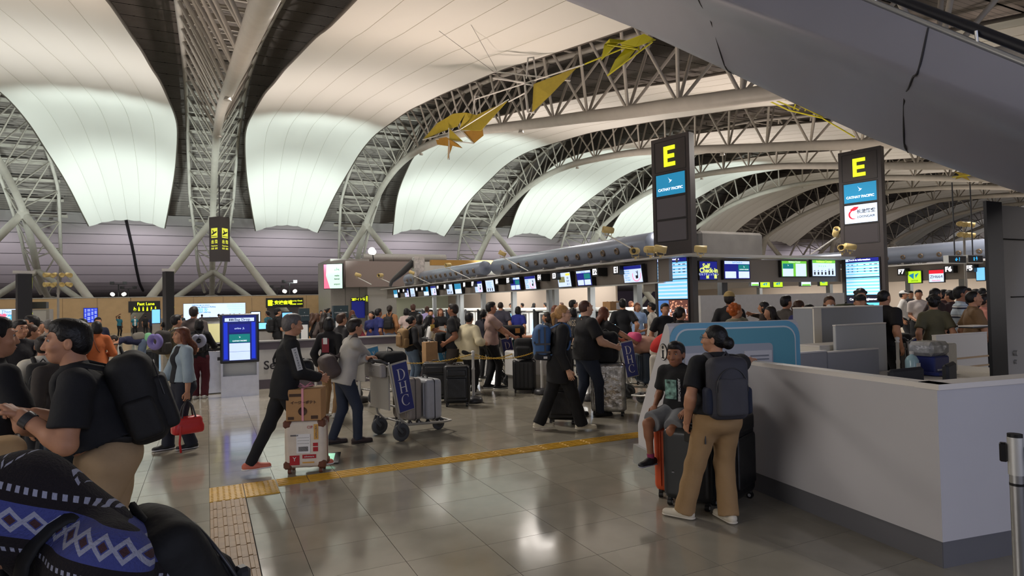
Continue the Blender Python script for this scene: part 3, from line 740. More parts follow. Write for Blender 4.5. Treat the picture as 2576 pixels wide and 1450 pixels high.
for sx,mm in((-.25,e_navy),(.25,e_teal)): panel(T,'tile_upper',sx*w*.98-w*.2,sx*w*.98+w*.2,h*.45,h*.77,mm,.004);panel(T,'tile_lower',sx*w-w*.2,sx*w+w*.2,h*.08,h*.42,e_whs,.004)
bird(T,.25*w,h*.64,.05,e_wht);ptext(T,'CATHAY PACIFIC',.25*w,h*.52,.05,e_wht)
T,w,h=board('green-bordered assistance counter screen with a teal airline tile',(1966,655,2031,698),e_gn2)
panel(T,'header',-w/2+.04,w/2-.04,h*.85,h-.03,e_gn2,.005);ptext(T,'Assistance Counter',0,h*.9,.07,e_wht)
for sx in(-.25,.25): panel(T,'tile',sx*w-w*.2,sx*w+w*.2,h*.06,h*.8,e_whs,.004)
panel(T,'teal_tile',-.25*w-w*.2,-.25*w+w*.2,h*.5,h*.8,e_teal,.001);bird(T,-.25*w,h*.68,.05,e_wht)
T,w,h=board('white and green Assistance Counter screen with a row of pictograms',(2043,653,2103,697),e_whs)
panel(T,'header',-w/2+.03,w/2-.03,h*.78,h-.03,e_gn2,.004);ptext(T,'Assistance Counter',0,h*.87,.1,e_olv,off=.003);ptext(T,'> > > >',-.1,h*.6,.12,e_gn2)
g=MB()
for i in range(6): g.cyl((-w*.4+i*w*.15,0,h*.12),(-w*.4+i*w*.15,0,h*.28+.05*(i>3)),.028,n=6);g.cyl((-w*.4+i*w*.15,0,h*.33+.05*(i>3)),(-w*.4+i*w*.15,0,h*.37+.05*(i>3)),.02,n=6)
g.build('pictograms',e_blk,T)
bl=['first from the left','second from the left','third from the left','fourth from the left','fifth from the left']
for i,(px,mm) in enumerate((((1889,700,1910,721),e_whs),((1912,707,1938,725),e_grn),((1945,706,1970,724),e_grn),((2015,702,2041,721),e_whs),((2062,700,2083,720),e_grn))):
    T,w,h=board('small %s screen hanging far behind the island end, %s'%('lime green' if mm is e_grn else 'pale',bl[i]),px,mm,Y=19.)
    if mm is e_grn: g=MB();g.prism([(-w*.25,h*.5),(0,h*.75),(-.02,h*.35)],-.002,.004);g.prism([(.02,h*.7),(w*.22,h*.72),(.05,h*.3)],-.002,.004);g.build('emblem',e_cat,T)
    else: panel(T,'text_band',-w*.4,w*.4,h*.1,h*.3,e_gn2,.002)
# white partition in front of the island end and tarpaulin box
x0,x1,z0,z1=rectpx(1760,746,2122,810,12.6)
T=thing('queue_partition','long white partition standing between the two black pillars','partition',((x0+x1)/2,12.6,0));MB().box((0,0,.92),(x1-x0,.08,1.84)).build('panel',m_wht,T)
MB().box((-2.3,-.06,1.1),(.14,.03,.6)).build('slot_plate',m_ltg,T)
m_tarp=mat('grey_tarpaulin',s2l(88,86,84),.28,noise=.15,nscale=2,bump=1.,bscale=2.2)
x0,x1,z0,z1=rectpx(1757,584,1916,638,16.)
T=thing('covered_unit','box shrouded in glossy grey tarpaulin on the island roof','covered box',((x0+x1)/2,16.5,3.05));MB().box((0,0,(z1-3.05)/2),(x1-x0,1.2,z1-3.05),bev=.09).build('tarpaulin',m_tarp,T)
# ============================================================ BLACK E PILLARS
def pillar(label,cx,cy,ang,tiles):
    T=thing('sign_pillar',label,'sign pillar',(cx,cy,0),ang)
    MB().box((0,.14,3.375),(1.38,.28,6.75),bev=.01).build('body',mat('pillar_charcoal',s2l(58,52,52),.45,noise=.03),T)
    fr=MB()
    for z0,z1 in((5.70,6.62),(4.93,5.62),(4.22,4.88),(3.53,4.18)):
        for a,b,c,d in((-.56,.56,z1,z1+.015),(-.56,.56,z0-.015,z0),(-.57,-.555,z0,z1),(.555,.57,z0,z1)): fr.box(((a+b)/2,-.004,(c+d)/2),(b-a,.012,d-c))
    fr.build('panel_frames',m_black,T)
    g=MB()
    for x0,x1,z0,z1 in((-.2,-.08,5.83,6.45),(-.08,.2,6.33,6.45),(-.08,.17,6.08,6.2),(-.08,.2,5.83,5.95)): g.box(((x0+x1)/2,-.02,(z0+z1)/2),(x1-x0,.03,z1-z0))
    g.build('letter_E',e_yel,T)
    for t,(z0,z1) in zip(tiles,((4.95,5.60),(4.24,4.86),(3.55,4.16))):
        if t=='cathay':
            panel(T,'airline_panel',-.52,.52,z0,z1,e_cat,0,.012);bird(T,0,z0+.42,.14,e_wht,-.012);ptext(T,'CATHAY PACIFIC',0,z0+.18,.115,e_wht,y=-.01,off=.003)
        elif t=='loong':
            panel(T,'airline_panel',-.52,.52,z0,z1,e_whs,0,.012);ptext(T,'长龙航空',.17,z0+.38,.15,e_blk,y=-.01,off=.004);ptext(T,'LOONGAIR',.17,z0+.2,.11,e_blk,y=-.01,off=.002)
            g=MB();g.tube([(-.22+.15*math.cos(a),-.015,z0+.30+.15*math.sin(a)) for a in np.linspace(1.2,5.2,14)],[.004+.028*math.sin(PI*i/13) for i in range(14)],6,flat=.3,up=(0,1,0));g.prism([(-.36,z0+.46),(-.2,z0+.56),(-.05,z0+.55),(-.12,z0+.46),(-.22,z0+.42)],-.02,-.015);g.build('emblem',e_red,T)
        else: panel(T,'blank_panel',-.52,.52,z0,z1,e_dim,0,.008)
    MB().box((0,-.02,2.05),(1.14,.04,1.98)).build('display_housing',m_bez,T)
    panel(T,'header',-.54,.52,2.90,3.02,e_navy,-.042);ptext(T,'Check-in information',-.1,2.965,.085,e_wht,y=-.044,off=.002);panel(T,'pictogram',-.53,-.45,2.92,3.0,e_whs,-.046)
    for z0,z1 in((2.38,2.88),(1.77,2.35)):
        panel(T,'timetable',-.53,.53,z0,z1,e_lb,-.042)
        g=MB()
        for i in range(5): g.box((0,-.047,z0+.05+i*(z1-z0)/5.3),(1.05,.002,(z1-z0)/12))
        g.build('row_bands',e_pale,T)
    g=MB()
    for i in range(3):
        for x,w_ in((-.45,.05),(-.32,.05),(-.15,.04),(.08,.06),(.27,.08),(.43,.1)): g.box((x,-.05,2.80-.09*i-(.05 if i else 0)),(w_,.002,.022))
    g.build('timetable_text',e_blk,T)
    return T
T=pillar('tall black sign pillar with a yellow E and one airline panel, the nearer one to the counters',12.77,15.03,math.radians(-76),('cathay','off','off'))
panel(T,'picture_screen',-.53,.53,1.12,1.73,em('photo_brown',(96,60,52)),-.042);panel(T,'picture_left',-.53,-.15,1.12,1.73,em('photo_blue',(70,110,170)),-.045)
g=MB();rr=random.Random(8)
for i in range(70):
    x=-.12+rr.random()*.62;z=1.2+rr.random()*.5;g.cyl((x,-.05,z),(x,-.046,z),.022,n=6)
g.build('faces_in_picture',em('photo_skin',(205,150,120)),T)
g=MB()
for i in range(26):
    x=-.15+rr.random()*.64;z=1.14+rr.random()*.28;g.box((x,-.051,z),(.05,.002,.09))
g.build('shirts_in_picture',em('photo_white',(200,200,215)),T)
T=pillar('tall black sign pillar with a yellow E and two airline panels, the right-hand one',20.12,14.0,math.radians(-76.5),('cathay','loong','off'))
panel(T,'lower_screen',-.53,.53,1.12,1.73,em('photo_dark',(16,18,36)),-.042);ptext(T,'Cordless straightener',0,1.62,.1,e_wht,y=-.045,off=.003);panel(T,'lower_picture',.1,.5,1.14,1.5,e_cy,-.046)
# ============================================================ ISLAND F on the right
IF=struct('wall_second_island');GX=31.
solid(IF,'fascia',GX,GX+.15,8,40,2.4,3.15,m_fas);g=MB();g.prism([(GX-.42,3.15),(GX-.4,3.2),(GX+.2,3.24),(GX+.2,3.15)],7,41);g.build('ledge',m_ltg,IF)
solid(IF,'island_roof',GX+.1,GX+9,8,40,3.0,3.1,m_gry);solid(IF,'back_wall',GX+4,GX+4.1,8,40,0,3,m_tan)
for Y in(11.5,14.6,17,19.5,24,29): solid(IF,'column',GX+.6,GX+.85,Y,Y+.25,0,3.,m_colg)
duct('ventilation duct on the farther island at the right edge of the hall',GX+.7,6,36,.45,3.75,0)
for i_,Y in enumerate(np.arange(9,38,2.9)):
    t=thing('tube_light','bright tube light under the farther right-hand island roof, %s in the line'%ord_[i_],'lamp',(GX+1.0,float(Y),2.75),group='tube lights under the farther island')
    MB().box((0,0,.03),(.14,2.3,.05)).build('casing',m_wht,t);MB().cyl((0,-1.1,-.03),(0,1.1,-.03),.04,n=8).build('tube',e_tube,t)
for i,(px,s) in enumerate(((2269,'F7'),(2388,'F6'),(2440,'F5'))):
    p=atX(px,685,GX-.3);T=thing('counter_number_box','lit black counter number box reading %s on the farther island'%s,'number sign',(GX-.35,p[1],2.7),-PI/2,group='lit counter numbers')
    MB().box((0,.2,.16),(.4,.42,.34),bev=.01).build('housing',m_bez,T);text(s,.3,e_wht,T,(0,-.015,.16),(RX,0,0),'lettering',off=.014)
for px,mm,lb in(((2283,2319),e_grn,'lime green airline screen on the farther island fascia'),((2336,2376),e_whs,'white and red airline screen on the farther island fascia'),((2455,2480),e_lb,'light blue airline screen on the farther island fascia')):
    a=atX(px[0],695,GX-.1);b=atX(px[1],695,GX-.1);w=abs(a[1]-b[1]);T=thing('airline_screen',lb,'screen',(GX-.12,(a[1]+b[1])/2,2.28),-PI/2)
    MB().box((0,.06,.3),(w,.1,.62),bev=.01).build('housing',m_bez,T);panel(T,'display',-w/2+.03,w/2-.03,.03,.59,mm,.006)
    if mm is e_whs: panel(T,'red_band',-w/2+.03,w/2-.03,.42,.59,e_red,0);ptext(T,'ZH664',0,.27,.2,e_blk);ptext(T,'Shenzhen',0,.1,.1,e_red)
    if mm is e_grn: g=MB();g.prism([(-.28,.4),(-.02,.5),(-.04,.2)],-.004,.002);g.prism([(.03,.42),(.22,.5),(.06,.25)],-.004,.002);g.build('emblem',e_cat,T);ptext(T,'EASTAR',0,.12,.1,e_blk)
for k_,(px,sym) in enumerate((((2386,643,2431,663),'← ?'),((2435,642,2473,662),'ii ↑'))):
    x0,x1,z0,z1=rectpx(*px,12.);T=thing('hanging_sign','black hanging direction sign with blue %s symbols'%('arrow and question' if k_==0 else 'toilet and arrow'),'sign',((x0+x1)/2,12.,z0));w=x1-x0;h=z1-z0
    MB().box((0,.08,h/2),(w,.16,h)).build('housing',m_alu,T);panel(T,'face',-w/2+.02,w/2-.02,.02,h-.02,m_bez,0);ptext(T,sym,0,h/2,h*.62,em('sign_cyan',(60,180,235)),off=.006)
    MB().cyl((0,.08,h),(0,.08,h+2.4),.02,n=6).build('hanger',m_dk,T)
# ============================================================ LAMPS
m_lampy=mat('lamp_cream',s2l(214,190,128),.45)
def spot(label,px,py,Dz,aim=(-1,-1,-.2),arm=None,g_='cream spotlights along the islands',s=1.):
    p=Vector(atD(px,py,Dz));T=thing('spotlight',label,'spotlight',p,group=g_)
    d=Vector(aim).normalized();a=-d*.16*s;b=d*.16*s
    g=MB();q=d.to_track_quat('Z','Y').to_matrix();g.lathe((0,0,0),[(0,-.17*s),(.085*s,-.17*s),(.1*s,-.13*s),(.105*s,.17*s),(.09*s,.17*s),(.08*s,.1*s),(.0,.08*s)],16,M=q);g.build('can',m_lampy,T)
    g=MB();g.lathe((0,0,0),[(0,.12*s),(.05*s,.12*s),(.07*s,.09*s)],12,M=q);g.build('lens',m_dk,T)
    g=MB();g.tube([(-.12*s,0,0),(-.12*s,0,-.17*s),(.12*s,0,-.17*s),(.12*s,0,0)],.012*s,6)
    if arm is None: g.cyl((0,0,-.17*s),(0,0,-.24*s),.03*s,n=8)
    g.build('yoke',m_lampy,T)
    if arm: MB().cyl((0,0,-.17*s),Vector(atD(*arm))-p,.022*s,n=6).build('arm',m_alu,T)
spot('cream spotlight on the island ledge, leftmost of three by the nearer pillar',1598,632,18.2,(-1,-.6,-.1));spot('cream spotlight on the island ledge, middle one of three by the nearer pillar',1636,628,17.6,(.5,-1,-.1))
spot('cream spotlight on the island ledge, touching the nearer black pillar',1661,627,17.2,(.8,-.7,-.25));spot('cream spotlight on a slanting arm above the large duct end',1530,579,19.5,(-1,.3,.15),(1586,624,18.6))
spot('cream spotlight on a slanting arm above the middle of the island',1264,638,29,(-.8,.5,.5),(1329,682,27.5));spot('cream spotlight on a slanting arm above the farther duct',1127,667,33,(-1,-.3,-.1),(1184,702,32))
spot('cream spotlight on a slanting arm near the far end of the island',1036,686,40,(-.8,.5,.4),(1083,714,39));spot('pale spotlight on an arm in front of the taupe wall box',901,692,44,(-.7,.5,.3),(934,716,43),s=1.2)
spot('cream spotlight with rail in front of the taupe wall box',957,693,43,(-.8,-.6,-.1),(985,713,42),s=1.3);spot('cream spotlight just right of the nearer black pillar',1762,627,17.8,(.9,-.7,-.1))
spot('cream spotlight left of the right-hand pillar',2118,623,20.3,(-.8,-.4,-.1));spot('cream spotlight touching the right-hand pillar',2138,621,20.1,(.9,-.5,-.2));spot('cream spotlight raised on an arm left of the right-hand pillar',2103,584,21,(-.5,-.6,.5),(2040,640,22))
def lamp_pole(label,px,ytop,D,rows,s=1.):
    p=Vector(atD(px,ytop,D));T=thing('lamp_pole',label,'lamp post',(p.x,p.y,0));MB().cyl((0,0,0),(0,0,p.z+.1),.07*s,.05*s,10).build('pole',m_gry,T)
    for r_ in range(rows):
        z=p.z-.55*r_*s;MB().box((0,0,z),(1.0*s,.06,.06)).build('bracket',m_gry,T)
        for i,x in enumerate((-.5,-.17,.17,.5)):
            d=Vector((x*1.6,-.7,-.25 if i%2 else -.1)).normalized();g=MB();g.lathe((x*s,-.05,z+.02),[(0,-.15*s),(.11*s,-.15*s),(.14*s,.17*s),(.1*s,.14*s),(0,.1*s)],12,M=d.to_track_quat('Z','Y').to_matrix());g.build('lamp_head',m_lampy,T)
lamp_pole('grey pole with two rows of cream floodlights at the far left',146,693,36,2);lamp_pole('tall grey pole with two rows of cream floodlights at the right',2424,566,26,2,.8)
def flood(label,px,py,D,lit):
    p=Vector(atD(px,py,D));T=thing('floodlight_stand',label,'floodlight',(p.x,p.y,2.9));h=p.z-2.9
    MB().cyl((0,0,0),(0,0,h),.05,n=8).build('mast',m_dk,T);MB().cyl((-.55,0,h),(.55,0,h),.03,n=6).build('crossbar',m_dk,T)
    for x in(-.5,.5): MB().box((x,0,h+.12),(.34,.2,.26)).build('lamp_box',m_dk,T)
    if lit:
        for x in(-.5,.5): g=MB();g.cyl((x,-.1,h*.35),(x*.8,-.3,h*.3),.16,n=12);g.build('lit_lamp',em('lamp_glow',(255,252,235),2.5),T)
flood('floodlight stand above the timber wall left of the Fast Lane sign',298,716,58,1);flood('floodlight stand above the timber wall over the Fast Lane sign',323,727,59,0)
flood('floodlight stand above the timber wall near the security sign',697,725,59,0);flood('tall floodlight stand above the security sign with lit lamps',728,712,58,1)
T=thing('round_floodlight','bright round floodlight on the grey service block','floodlight',atD(937,633,46));MB().lathe((0,0,0),[(0,-.2),(.2,-.2),(.28,.15),(.0,.13)],14,M=Vector((-.6,-.7,.2)).normalized().to_track_quat('Z','Y').to_matrix()).build('lamp_head',em('lamp_glow2',(255,252,245),4.),T);MB().cyl((0,0,-.1),(.1,.1,-.7),.05,n=6).build('stem',m_dk,T)
# ============================================================ LEFT HALL SIGNS
T=thing('departures_sign','black hanging prism sign with yellow plane symbols and Departures lettering','sign',(*atD(553,600,33)[:2],atD(553,657,33)[2]))
e_yd=em('lit_yellow_dim',(196,200,66),.9)
tri=[(-.50,.62),(0,0),(.50,.62)];g=MB();g.v=[];n=3
g.add([(x,y,0) for x,y in tri]+[(x,y,2.36) for x,y in tri],[(0,1,4,3),(1,2,5,4),(2,0,3,5),(2,1,0),(3,4,5)]);g.build('prism',mat('pillar_charcoal',s2l(58,52,52),.45,noise=.03),T)
MB().cyl((0,.35,2.36),(0,.35,4.6),.035,n=8).build('hanger',m_dk,T)
for sx in(-1,1):
    a=math.atan2(.62,.50)*sx;fr=thing  # faces
    ux,uy=(.5/.797*1.,.62/.797*sx*1.);cx,cy=(.25*sx,.31)
    n_=Vector((-.62*-sx*-1,-.5,0)).normalized();n_=Vector((.62*sx,-.5,0)).normalized();rot=(RX,0,a)
    P=lambda d,z,e=.01: (cx+n_.x*e+math.cos(a)*d,cy+n_.y*e+math.sin(a)*d,z)
    M_=Matrix.Translation((cx+n_.x*.006,cy+n_.y*.006,1.50))@Matrix.Rotation(a,4,'Z')
    g=MB();g.box((0,0,0),(.46,.006,.52),M=M_);g.build('plane_panel',e_yd,T)
    g=MB();g.prism([(-.18,-.12),(.16,.02),(.2,.08),(.12,.08),(-.02,.04),(-.1,.16),(-.14,.16),(-.09,.0),(-.2,-.04)],-.012,-.006,M=M_);g.prism([(-.2,-.2),(.2,-.2),(.2,-.17),(-.2,-.17)],-.012,-.006,M=M_);g.build('plane_symbol',m_blk,T)
    text('出 発',.21,e_yd,T,P(0,1.02),rot,off=.006);text('Departures',.10,e_yd,T,P(0,.82),rot,off=.003);text('出发  출발',.11,e_yd,T,P(0,.67),rot,off=.003)
def bpost(label,px,yt,D,w):
    p=atD(px,yt,D);T=thing('sign_post',label,'sign pillar',(p[0],p[1],0),.35);z=p[2]
    MB().box((0,0,z/2),(w,.5,z)).build('body',m_blk,T);MB().box((w/2+.005,0,z-.75),(.01,.4,1.3)).build('side_panel',m_blk,T)
    g=MB();g.box((w/2+.012,0,z-.38),(.006,.36,.5));g.build('yellow_panel',e_yel,T)
    for i,s in enumerate('出発口'): text(s,.22,e_yel,T,(w/2+.02,0,z-.85-.24*i),(RX,0,RX),off=.006)
    text('Departures',.09,e_yel,T,(w/2+.02,0,z-1.7),(RX,0,RX));MB().box((0,0,z+.08),(w*1.5,.1,.12)).build('top_lamps',m_ltg,T)
bpost('black sign post with yellow lettering at the far left',60,690,27,.5);bpost('slim black sign post left of the plaid-shirted traveller',423,684,30,.36)
# small far kiosks and counters at left
def kiosk_small(label,px,yb,D,w,h,mm):
    p=atD(px,yb,D);T=thing('far_kiosk',label,'kiosk',(p[0],p[1],0));MB().box((0,0,.5),(w*.8,.25,1.0)).build('base',m_gry,T);MB().box((0,-.05,1.0+h/2),(w,.12,h),bev=.02).build('housing',m_bez,T);panel(T,'display',-w/2+.04,w/2-.04,1.04,.96+h,mm,-.112)
kiosk_small('upright kiosk with a bright blue display in front of the Fast Lane doorway',393,825,36,.48,.85,e_lb);kiosk_small('kiosk with a pale blue display right of the advertising screen',722,815,22,.40,.62,e_lb);kiosk_small('kiosk with a pale display below the wide advertising screen',643,815,34,.52,.6,e_whs)
T=thing('grey_cabinet_block','grey equipment cabinet behind the crowd at the left','cabinet',(*atD(83,812,28)[:2],0));MB().box((0,0,.95),(1.35,.8,1.95)).build('body',m_gry,T);MB().box((0,-.1,2.1),(1.1,.5,.3)).build('scanner_head',m_dk,T);MB().box((.25,-.41,1.0),(.6,.02,1.7)).build('door',m_ltg,T)
# dark-green totems
for lb,px,yt,D,w in(('slim dark green airline totem in the check-in queue',764,778,17,.26),('dark green airline totem with a white placard behind the curly-haired man',855,771,18,.42)):
    p=atD(px,yt,D);T=thing('airline_totem',lb,'sign pillar',(p[0],p[1],0));z=p[2];m_tot=mat('totem_green',s2l(28,44,46),.4)
    MB().box((0,0,z/2),(w*.9,.16,z)).build('post',m_tot,T);MB().box((0,-.02,z-.15),(w,.24,.34)).build('head',m_tot,T);panel(T,'placard',-w*.34,w*.34,z-1.25,z-.42,mat('placard',(.7,.7,.68),.5),-.085);ptext(T,'CATHAY PACIFIC',0,z-.18,w*.11,m_wht,y=-.145)
    bird(T,0,z-.1,.03,m_wht,-.14)
# ============================================================ INFORMATION DESK
m_desk=mat('desk_white',s2l(196,194,196),.5,noise=.02,nscale=2);m_top=mat('desk_top_edge',s2l(226,220,212),.45);m_kick=mat('desk_kick',s2l(104,104,108),.5);m_cream=mat('desk_cream',s2l(222,216,204),.5)
def wallseg(T,p,q,th,h,kick=True,name='panel'):
    p=Vector((*p,0));q=Vector((*q,0));d=(q-p);L=d.length;a=math.atan2(d.y,d.x);c=(p+q)/2;n=Vector((-d.y,d.x,0)).normalized()*th/2
    k=.17 if kick else 0
    MB().box((c.x+n.x,c.y+n.y,(h-.035+k)/2),(L,th,h-.035-k),rz=a).build(name,m_desk,T)
    MB().box((c.x+n.x,c.y+n.y,h-.0175),(L+.01,th+.03,.035),rz=a).build('top_edge',m_top,T)
    if kick: MB().box((c.x+n.x*1.1,c.y+n.y*1.1,.085),(L-.02,th*.9,.17),rz=a).build('kick_board',m_kick,T)
T=thing('reception_counter','long white counter wall with grey kick board, its corner towards the viewer','counter')
wallseg(T,(4.19,2.44),(4.51,4.60),-.14,1.17);wallseg(T,(4.19,2.44),(6.4,2.10),.14,1.17)
# "i" panel
T=thing('information_panel','white information panel with a round i symbol and a blue rimmed face','information desk',(3.98,4.76,0),math.radians(-13))
L=1.42;prof=[(0,.2),(0,1.44),(.015,1.49),(.05,1.52),(.09,1.50),(.12,1.45),(.26,1.24),(.70,.56),(.78,.42),(.78,.2)]
g=MB();g.prism([(y,z) for y,z in prof],0,L,M=Matrix(((0,1,0),(1,0,0),(0,0,1))));g.build('side_casing',m_desk,T)
def rr(x0,x1,z0,z1,r,n=6):
    P=[]
    for cx,cz,a0 in((x1-r,z1-r,0),(x0+r,z1-r,90)):
        P+=[(cx+r*math.cos(math.radians(a0+90*i/n)),cz+r*math.sin(math.radians(a0+90*i/n))) for i in range(n+1)]
    return P+[(x0,z0),(x1,z0)]
m_rim=mat('rim_blue',s2l(96,160,190),.4);m_rim2=mat('rim_teal',s2l(84,150,168),.45);m_line=mat('rim_line',s2l(200,206,208),.4)
for nm,x0,x1,z1,r,y,mm in(('blue_rim',0,L,1.515,.16,-.012,m_rim),('pale_line',.05,L-.05,1.465,.13,-.016,m_line),('teal_face',.065,L-.065,1.45,.12,-.020,m_rim2),('grey_face',.08,L-.32,1.30,.04,-.026,mat('panel_grey',s2l(160,164,172),.5))):
    g=MB();g.prism(rr(x0,x1,.2,z1,r),y,y+.02);g.build(nm,mm,T)
for x in(.16,.80):
    g=MB();g.box((x+.13,-.03,1.05),(.30,.012,.36));g.build('vent_plate',m_desk,T)
    g=MB()
    for i in range(8): g.box((x+.14,-.04,1.18-.035*i),(.20,.012,.012))
    g.build('vent_louvres',mat('vent_dark',s2l(120,122,130),.5),T)
MB().box((L/2,.38,.1),(L+.08,.90,.2)).build('steel_plinth',m_met,T)
g=MB();g.lathe((-.004,.125,1.24),[(0,0),(.082,0),(.082,.004)],28,M=Matrix.Rotation(-RX,3,'Y'));g.build('symbol_ring',m_bez,T)
g=MB();g.lathe((-.009,.125,1.24),[(0,0),(.076,0),(.076,.002)],28,M=Matrix.Rotation(-RX,3,'Y'));g.build('symbol_disc',m_top,T)
g=MB()
g.cyl((-.008,.125,1.285),(-.013,.125,1.285),.016,n=14)
for y0,y1,z0,z1 in((.113,.137,1.185,1.258),(.103,.137,1.248,1.258),(.098,.152,1.178,1.188)): g.box((-.011,(y0+y1)/2,(z0+z1)/2),(.004,y1-y0,z1-z0))
g.build('letter_i',m_bez,T)
def zat(x,y,Y): return atY(x,y,Y)[2]
def wbox(name,label,px,Y,th,m_,zb=0.,cat='partition'):
    x0,x1,z0,z1=rectpx(*px,Y);T=thing(name,label,cat,((x0+x1)/2,Y,zb));MB().box((0,th/2,(z1-zb)/2),(x1-x0,th,z1-zb),bev=.006).build('panel',m_,T)
    MB().box((0,th/2,z1-zb+.008),(x1-x0,th,.016)).build('top_edge',m_top,T);return T,x1-x0,z1-zb
wbox('inner_partition','low grey inner partition of the information desk, behind the counter wall',(1888,893,2082,950),4.62,.05,mat('inner_grey',s2l(158,158,160),.5))
wbox('inner_partition','low grey partition with door catch between the counter wall and the tall block',(2083,884,2212,950),4.62,.05,mat('inner_grey',s2l(158,158,160),.5))
wbox('inner_ledge','cream ledge below the tall grey block inside the desk',(2062,868,2212,900),5.0,.3,m_cream)
T,w,h=wbox('tall_partition','tall grey and cream partition block inside the information desk',(2045,774,2223,880),5.5,.3,mat('block_grey',s2l(150,154,160),.5));MB().box((-w/2+.07,-.01,h/2),(.14,.02,h)).build('cream_side',m_cream,T)
wbox('white_partition','pale board leaning in front of the tall grey partition block',(2104,818,2232,960),4.9,.04,mat('board_pale',s2l(190,192,192),.5))
T,w,h=wbox('rear_cream_wall','cream back wall of the desk with timber strips beside the printer',(2357,842,2486,960),5.2,.06,m_cream)
for z in(h-.33,h-.46): MB().box((0,-.01,z),(w,.02,.022)).build('timber_strip',mat('strip_wood',s2l(190,160,120),.5),T)
wbox('dark_box_low','small dark box on top of the cream back wall',(2448,822,2486,842),5.24,.2,m_dk,zb=1.24,cat='box')
T=thing('desk_table','cream worktop inside the information desk','table',(7.62,3.95,0));MB().box((0,.25,.82),(1.9,1.3,.04),bev=.01).build('tabletop',m_cream,T)
for x in(-.88,.88):
    for y in(-.35,.85): MB().cyl((x,y,0),(x,y,.8),.03,n=8).build('leg',m_alu,T)
# printer
T=thing('ticket_printer','blue and white printer standing on the cream worktop','printer',(7.42,4.35,.84));T.scale=(.66,.66,.80);m_pblue=mat('printer_blue',s2l(32,44,110),.4)
MB().box((.20,0,.235),(.26,.42,.40),bev=.02).build('white_side',m_wht,T);MB().box((-.11,0,.15),(.42,.42,.24),bev=.02).build('blue_body',m_pblue,T);MB().box((-.14,-.05,.035),(.46,.5,.05),bev=.01).build('base_tray',m_pblue,T)
MB().box((-.1,-.215,.085),(.30,.02,.02)).build('paper_slot',m_ltg,T)
g=MB();g.box((-.12,0,.37),(.52,.42,.20),bev=.05);g.build('film_cover',mat('clear_film',(.45,.46,.48),.18,metal=.35,noise=.3,nscale=8,bump=1.,bscale=9),T)
g=MB()
for i in range(4): g.box((.12+.045*i,-.215,.07),(.012,.012,.07))
g.build('vent_slots',m_bez,T)
T=thing('water_bottle','pale blue bottle with a white label beside the printer','bottle',(6.95,4.30,.84));T.scale=(.75,.75,.85);g=MB();g.lathe((0,0,0),[(0,0),(.085,0),(.09,.02),(.09,.22),(.06,.27),(.025,.29),(.025,.32),(0,.32)],18);g.build('body',mat('bottle_blue',(.45,.68,.75),.1,alpha=.75),T);MB().cyl((0,0,.30),(0,0,.335),.03,n=12).build('cap',m_wht,T);MB().box((.0,-.093,.13),(.08,.01,.12)).build('label_card',m_wht,T)
def chair(label,x,y,rz,w,zt,tilt):
    T=thing('office_chair',label,'chair',(x,y,0),rz);m_c=mat('chair_black',(.012,.012,.014),.6)
    MB().box((0,.03,zt-.24),(w,.05,.5),M=Matrix.Rotation(tilt,4,'X')if tilt else None,bev=.02).build('backrest',m_c,T);MB().box((0,-.25,.46),(.46,.46,.07),bev=.03).build('seat',m_c,T)
    MB().cyl((0,-.22,.12),(0,-.22,.45),.03,n=10).build('column',m_dk,T)
    for i in range(5): a=2*PI*i/5;MB().tube([(0,-.22,.13),(.28*math.cos(a),-.22+.28*math.sin(a),.05)],.022,6).build('leg',m_dk,T)
    MB().cyl((0,.02,zt-.5),(0,-.1,.45),.02,n=8).build('back_post',m_dk,T)
p=atY(2288,937,3.1);chair('black office chair whose low backrest shows above the counter',p[0],3.1,0,.42,p[2]+.02,0)
p=atY(2398,905,3.2);chair('black office chair with a tilted backrest at the right of the desk',p[0],3.2,.35,.36,p[2]-.04,0)
# dark post and white door of the booth at the right edge
T=struct('door_1');MB().box((7.235,3.6,1.34),(.28,.03,2.68)).build('dark_jamb',m_bez,T);MB().box((7.80,3.62,1.33),(.84,.05,2.64)).build('door_leaf',mat('door_white',s2l(196,194,190),.5),T)
MB().box((7.8,3.59,2.3),(.84,.02,.012)).build('joint',m_joint,T);MB().box((7.8,3.59,1.7),(.62,.02,.012)).build('panel_line',m_joint,T);MB().cyl((7.52,3.6,1.12),(7.52,3.56,1.12),.03,n=14).build('door_handle',m_met,T);MB().cyl((7.52,3.6,1.03),(7.52,3.57,1.03),.022,n=14).build('lock',m_met,T)
# ============================================================ OVERHEAD ESCALATOR SOFFIT
m_sof=mat('soffit_grey',s2l(150,152,170),.42,noise=.05,nscale=.8);Ys=np.linspace(-1.5,16,60)
zb=lambda y:np.interp(y,[-1.5,0,2,3.67,4.37,5.34,6.56,8.16,10.34,13.13,16],[.9,1.35,2.0,2.81,3.22,3.82,4.66,5.81,7.34,9.19,11.0]);zc=lambda y:3.09+.74*(y-2.74);zt=lambda y:3.60+.85*(y-2.74)
T=thing('escalator_soffit','large smooth grey underside of an escalator crossing the upper right','escalator')
vs=[];fs=[]
def sec_(y):
    c=zc(y);t=max(zt(y),c+.12);b=zb(y);q=[(6,y,t)]+[(6+.30*u*u,y,c+.16*(1-u)-.09*u*u) for u in(0,.25,.5,.75,1.)]
    return q+[(6.9,y,c-.30+.25*(b-c+.95)),(7.6,y,b+.16),(7.92,y,b+.02),(8.0,y,b),(8.06,y,b+.05),(8.06,y,b+.3),(6.05,y,t-.05)]
for y in Ys: vs+=sec_(y)
n=13
for i in range(len(Ys)-1):
    for j in range(n-1): fs.append((i*n+j,(i+1)*n+j,(i+1)*n+j+1,i*n+j+1))
g=MB();g.add(vs,fs,0,True);g.build('cladding',m_sof,T)
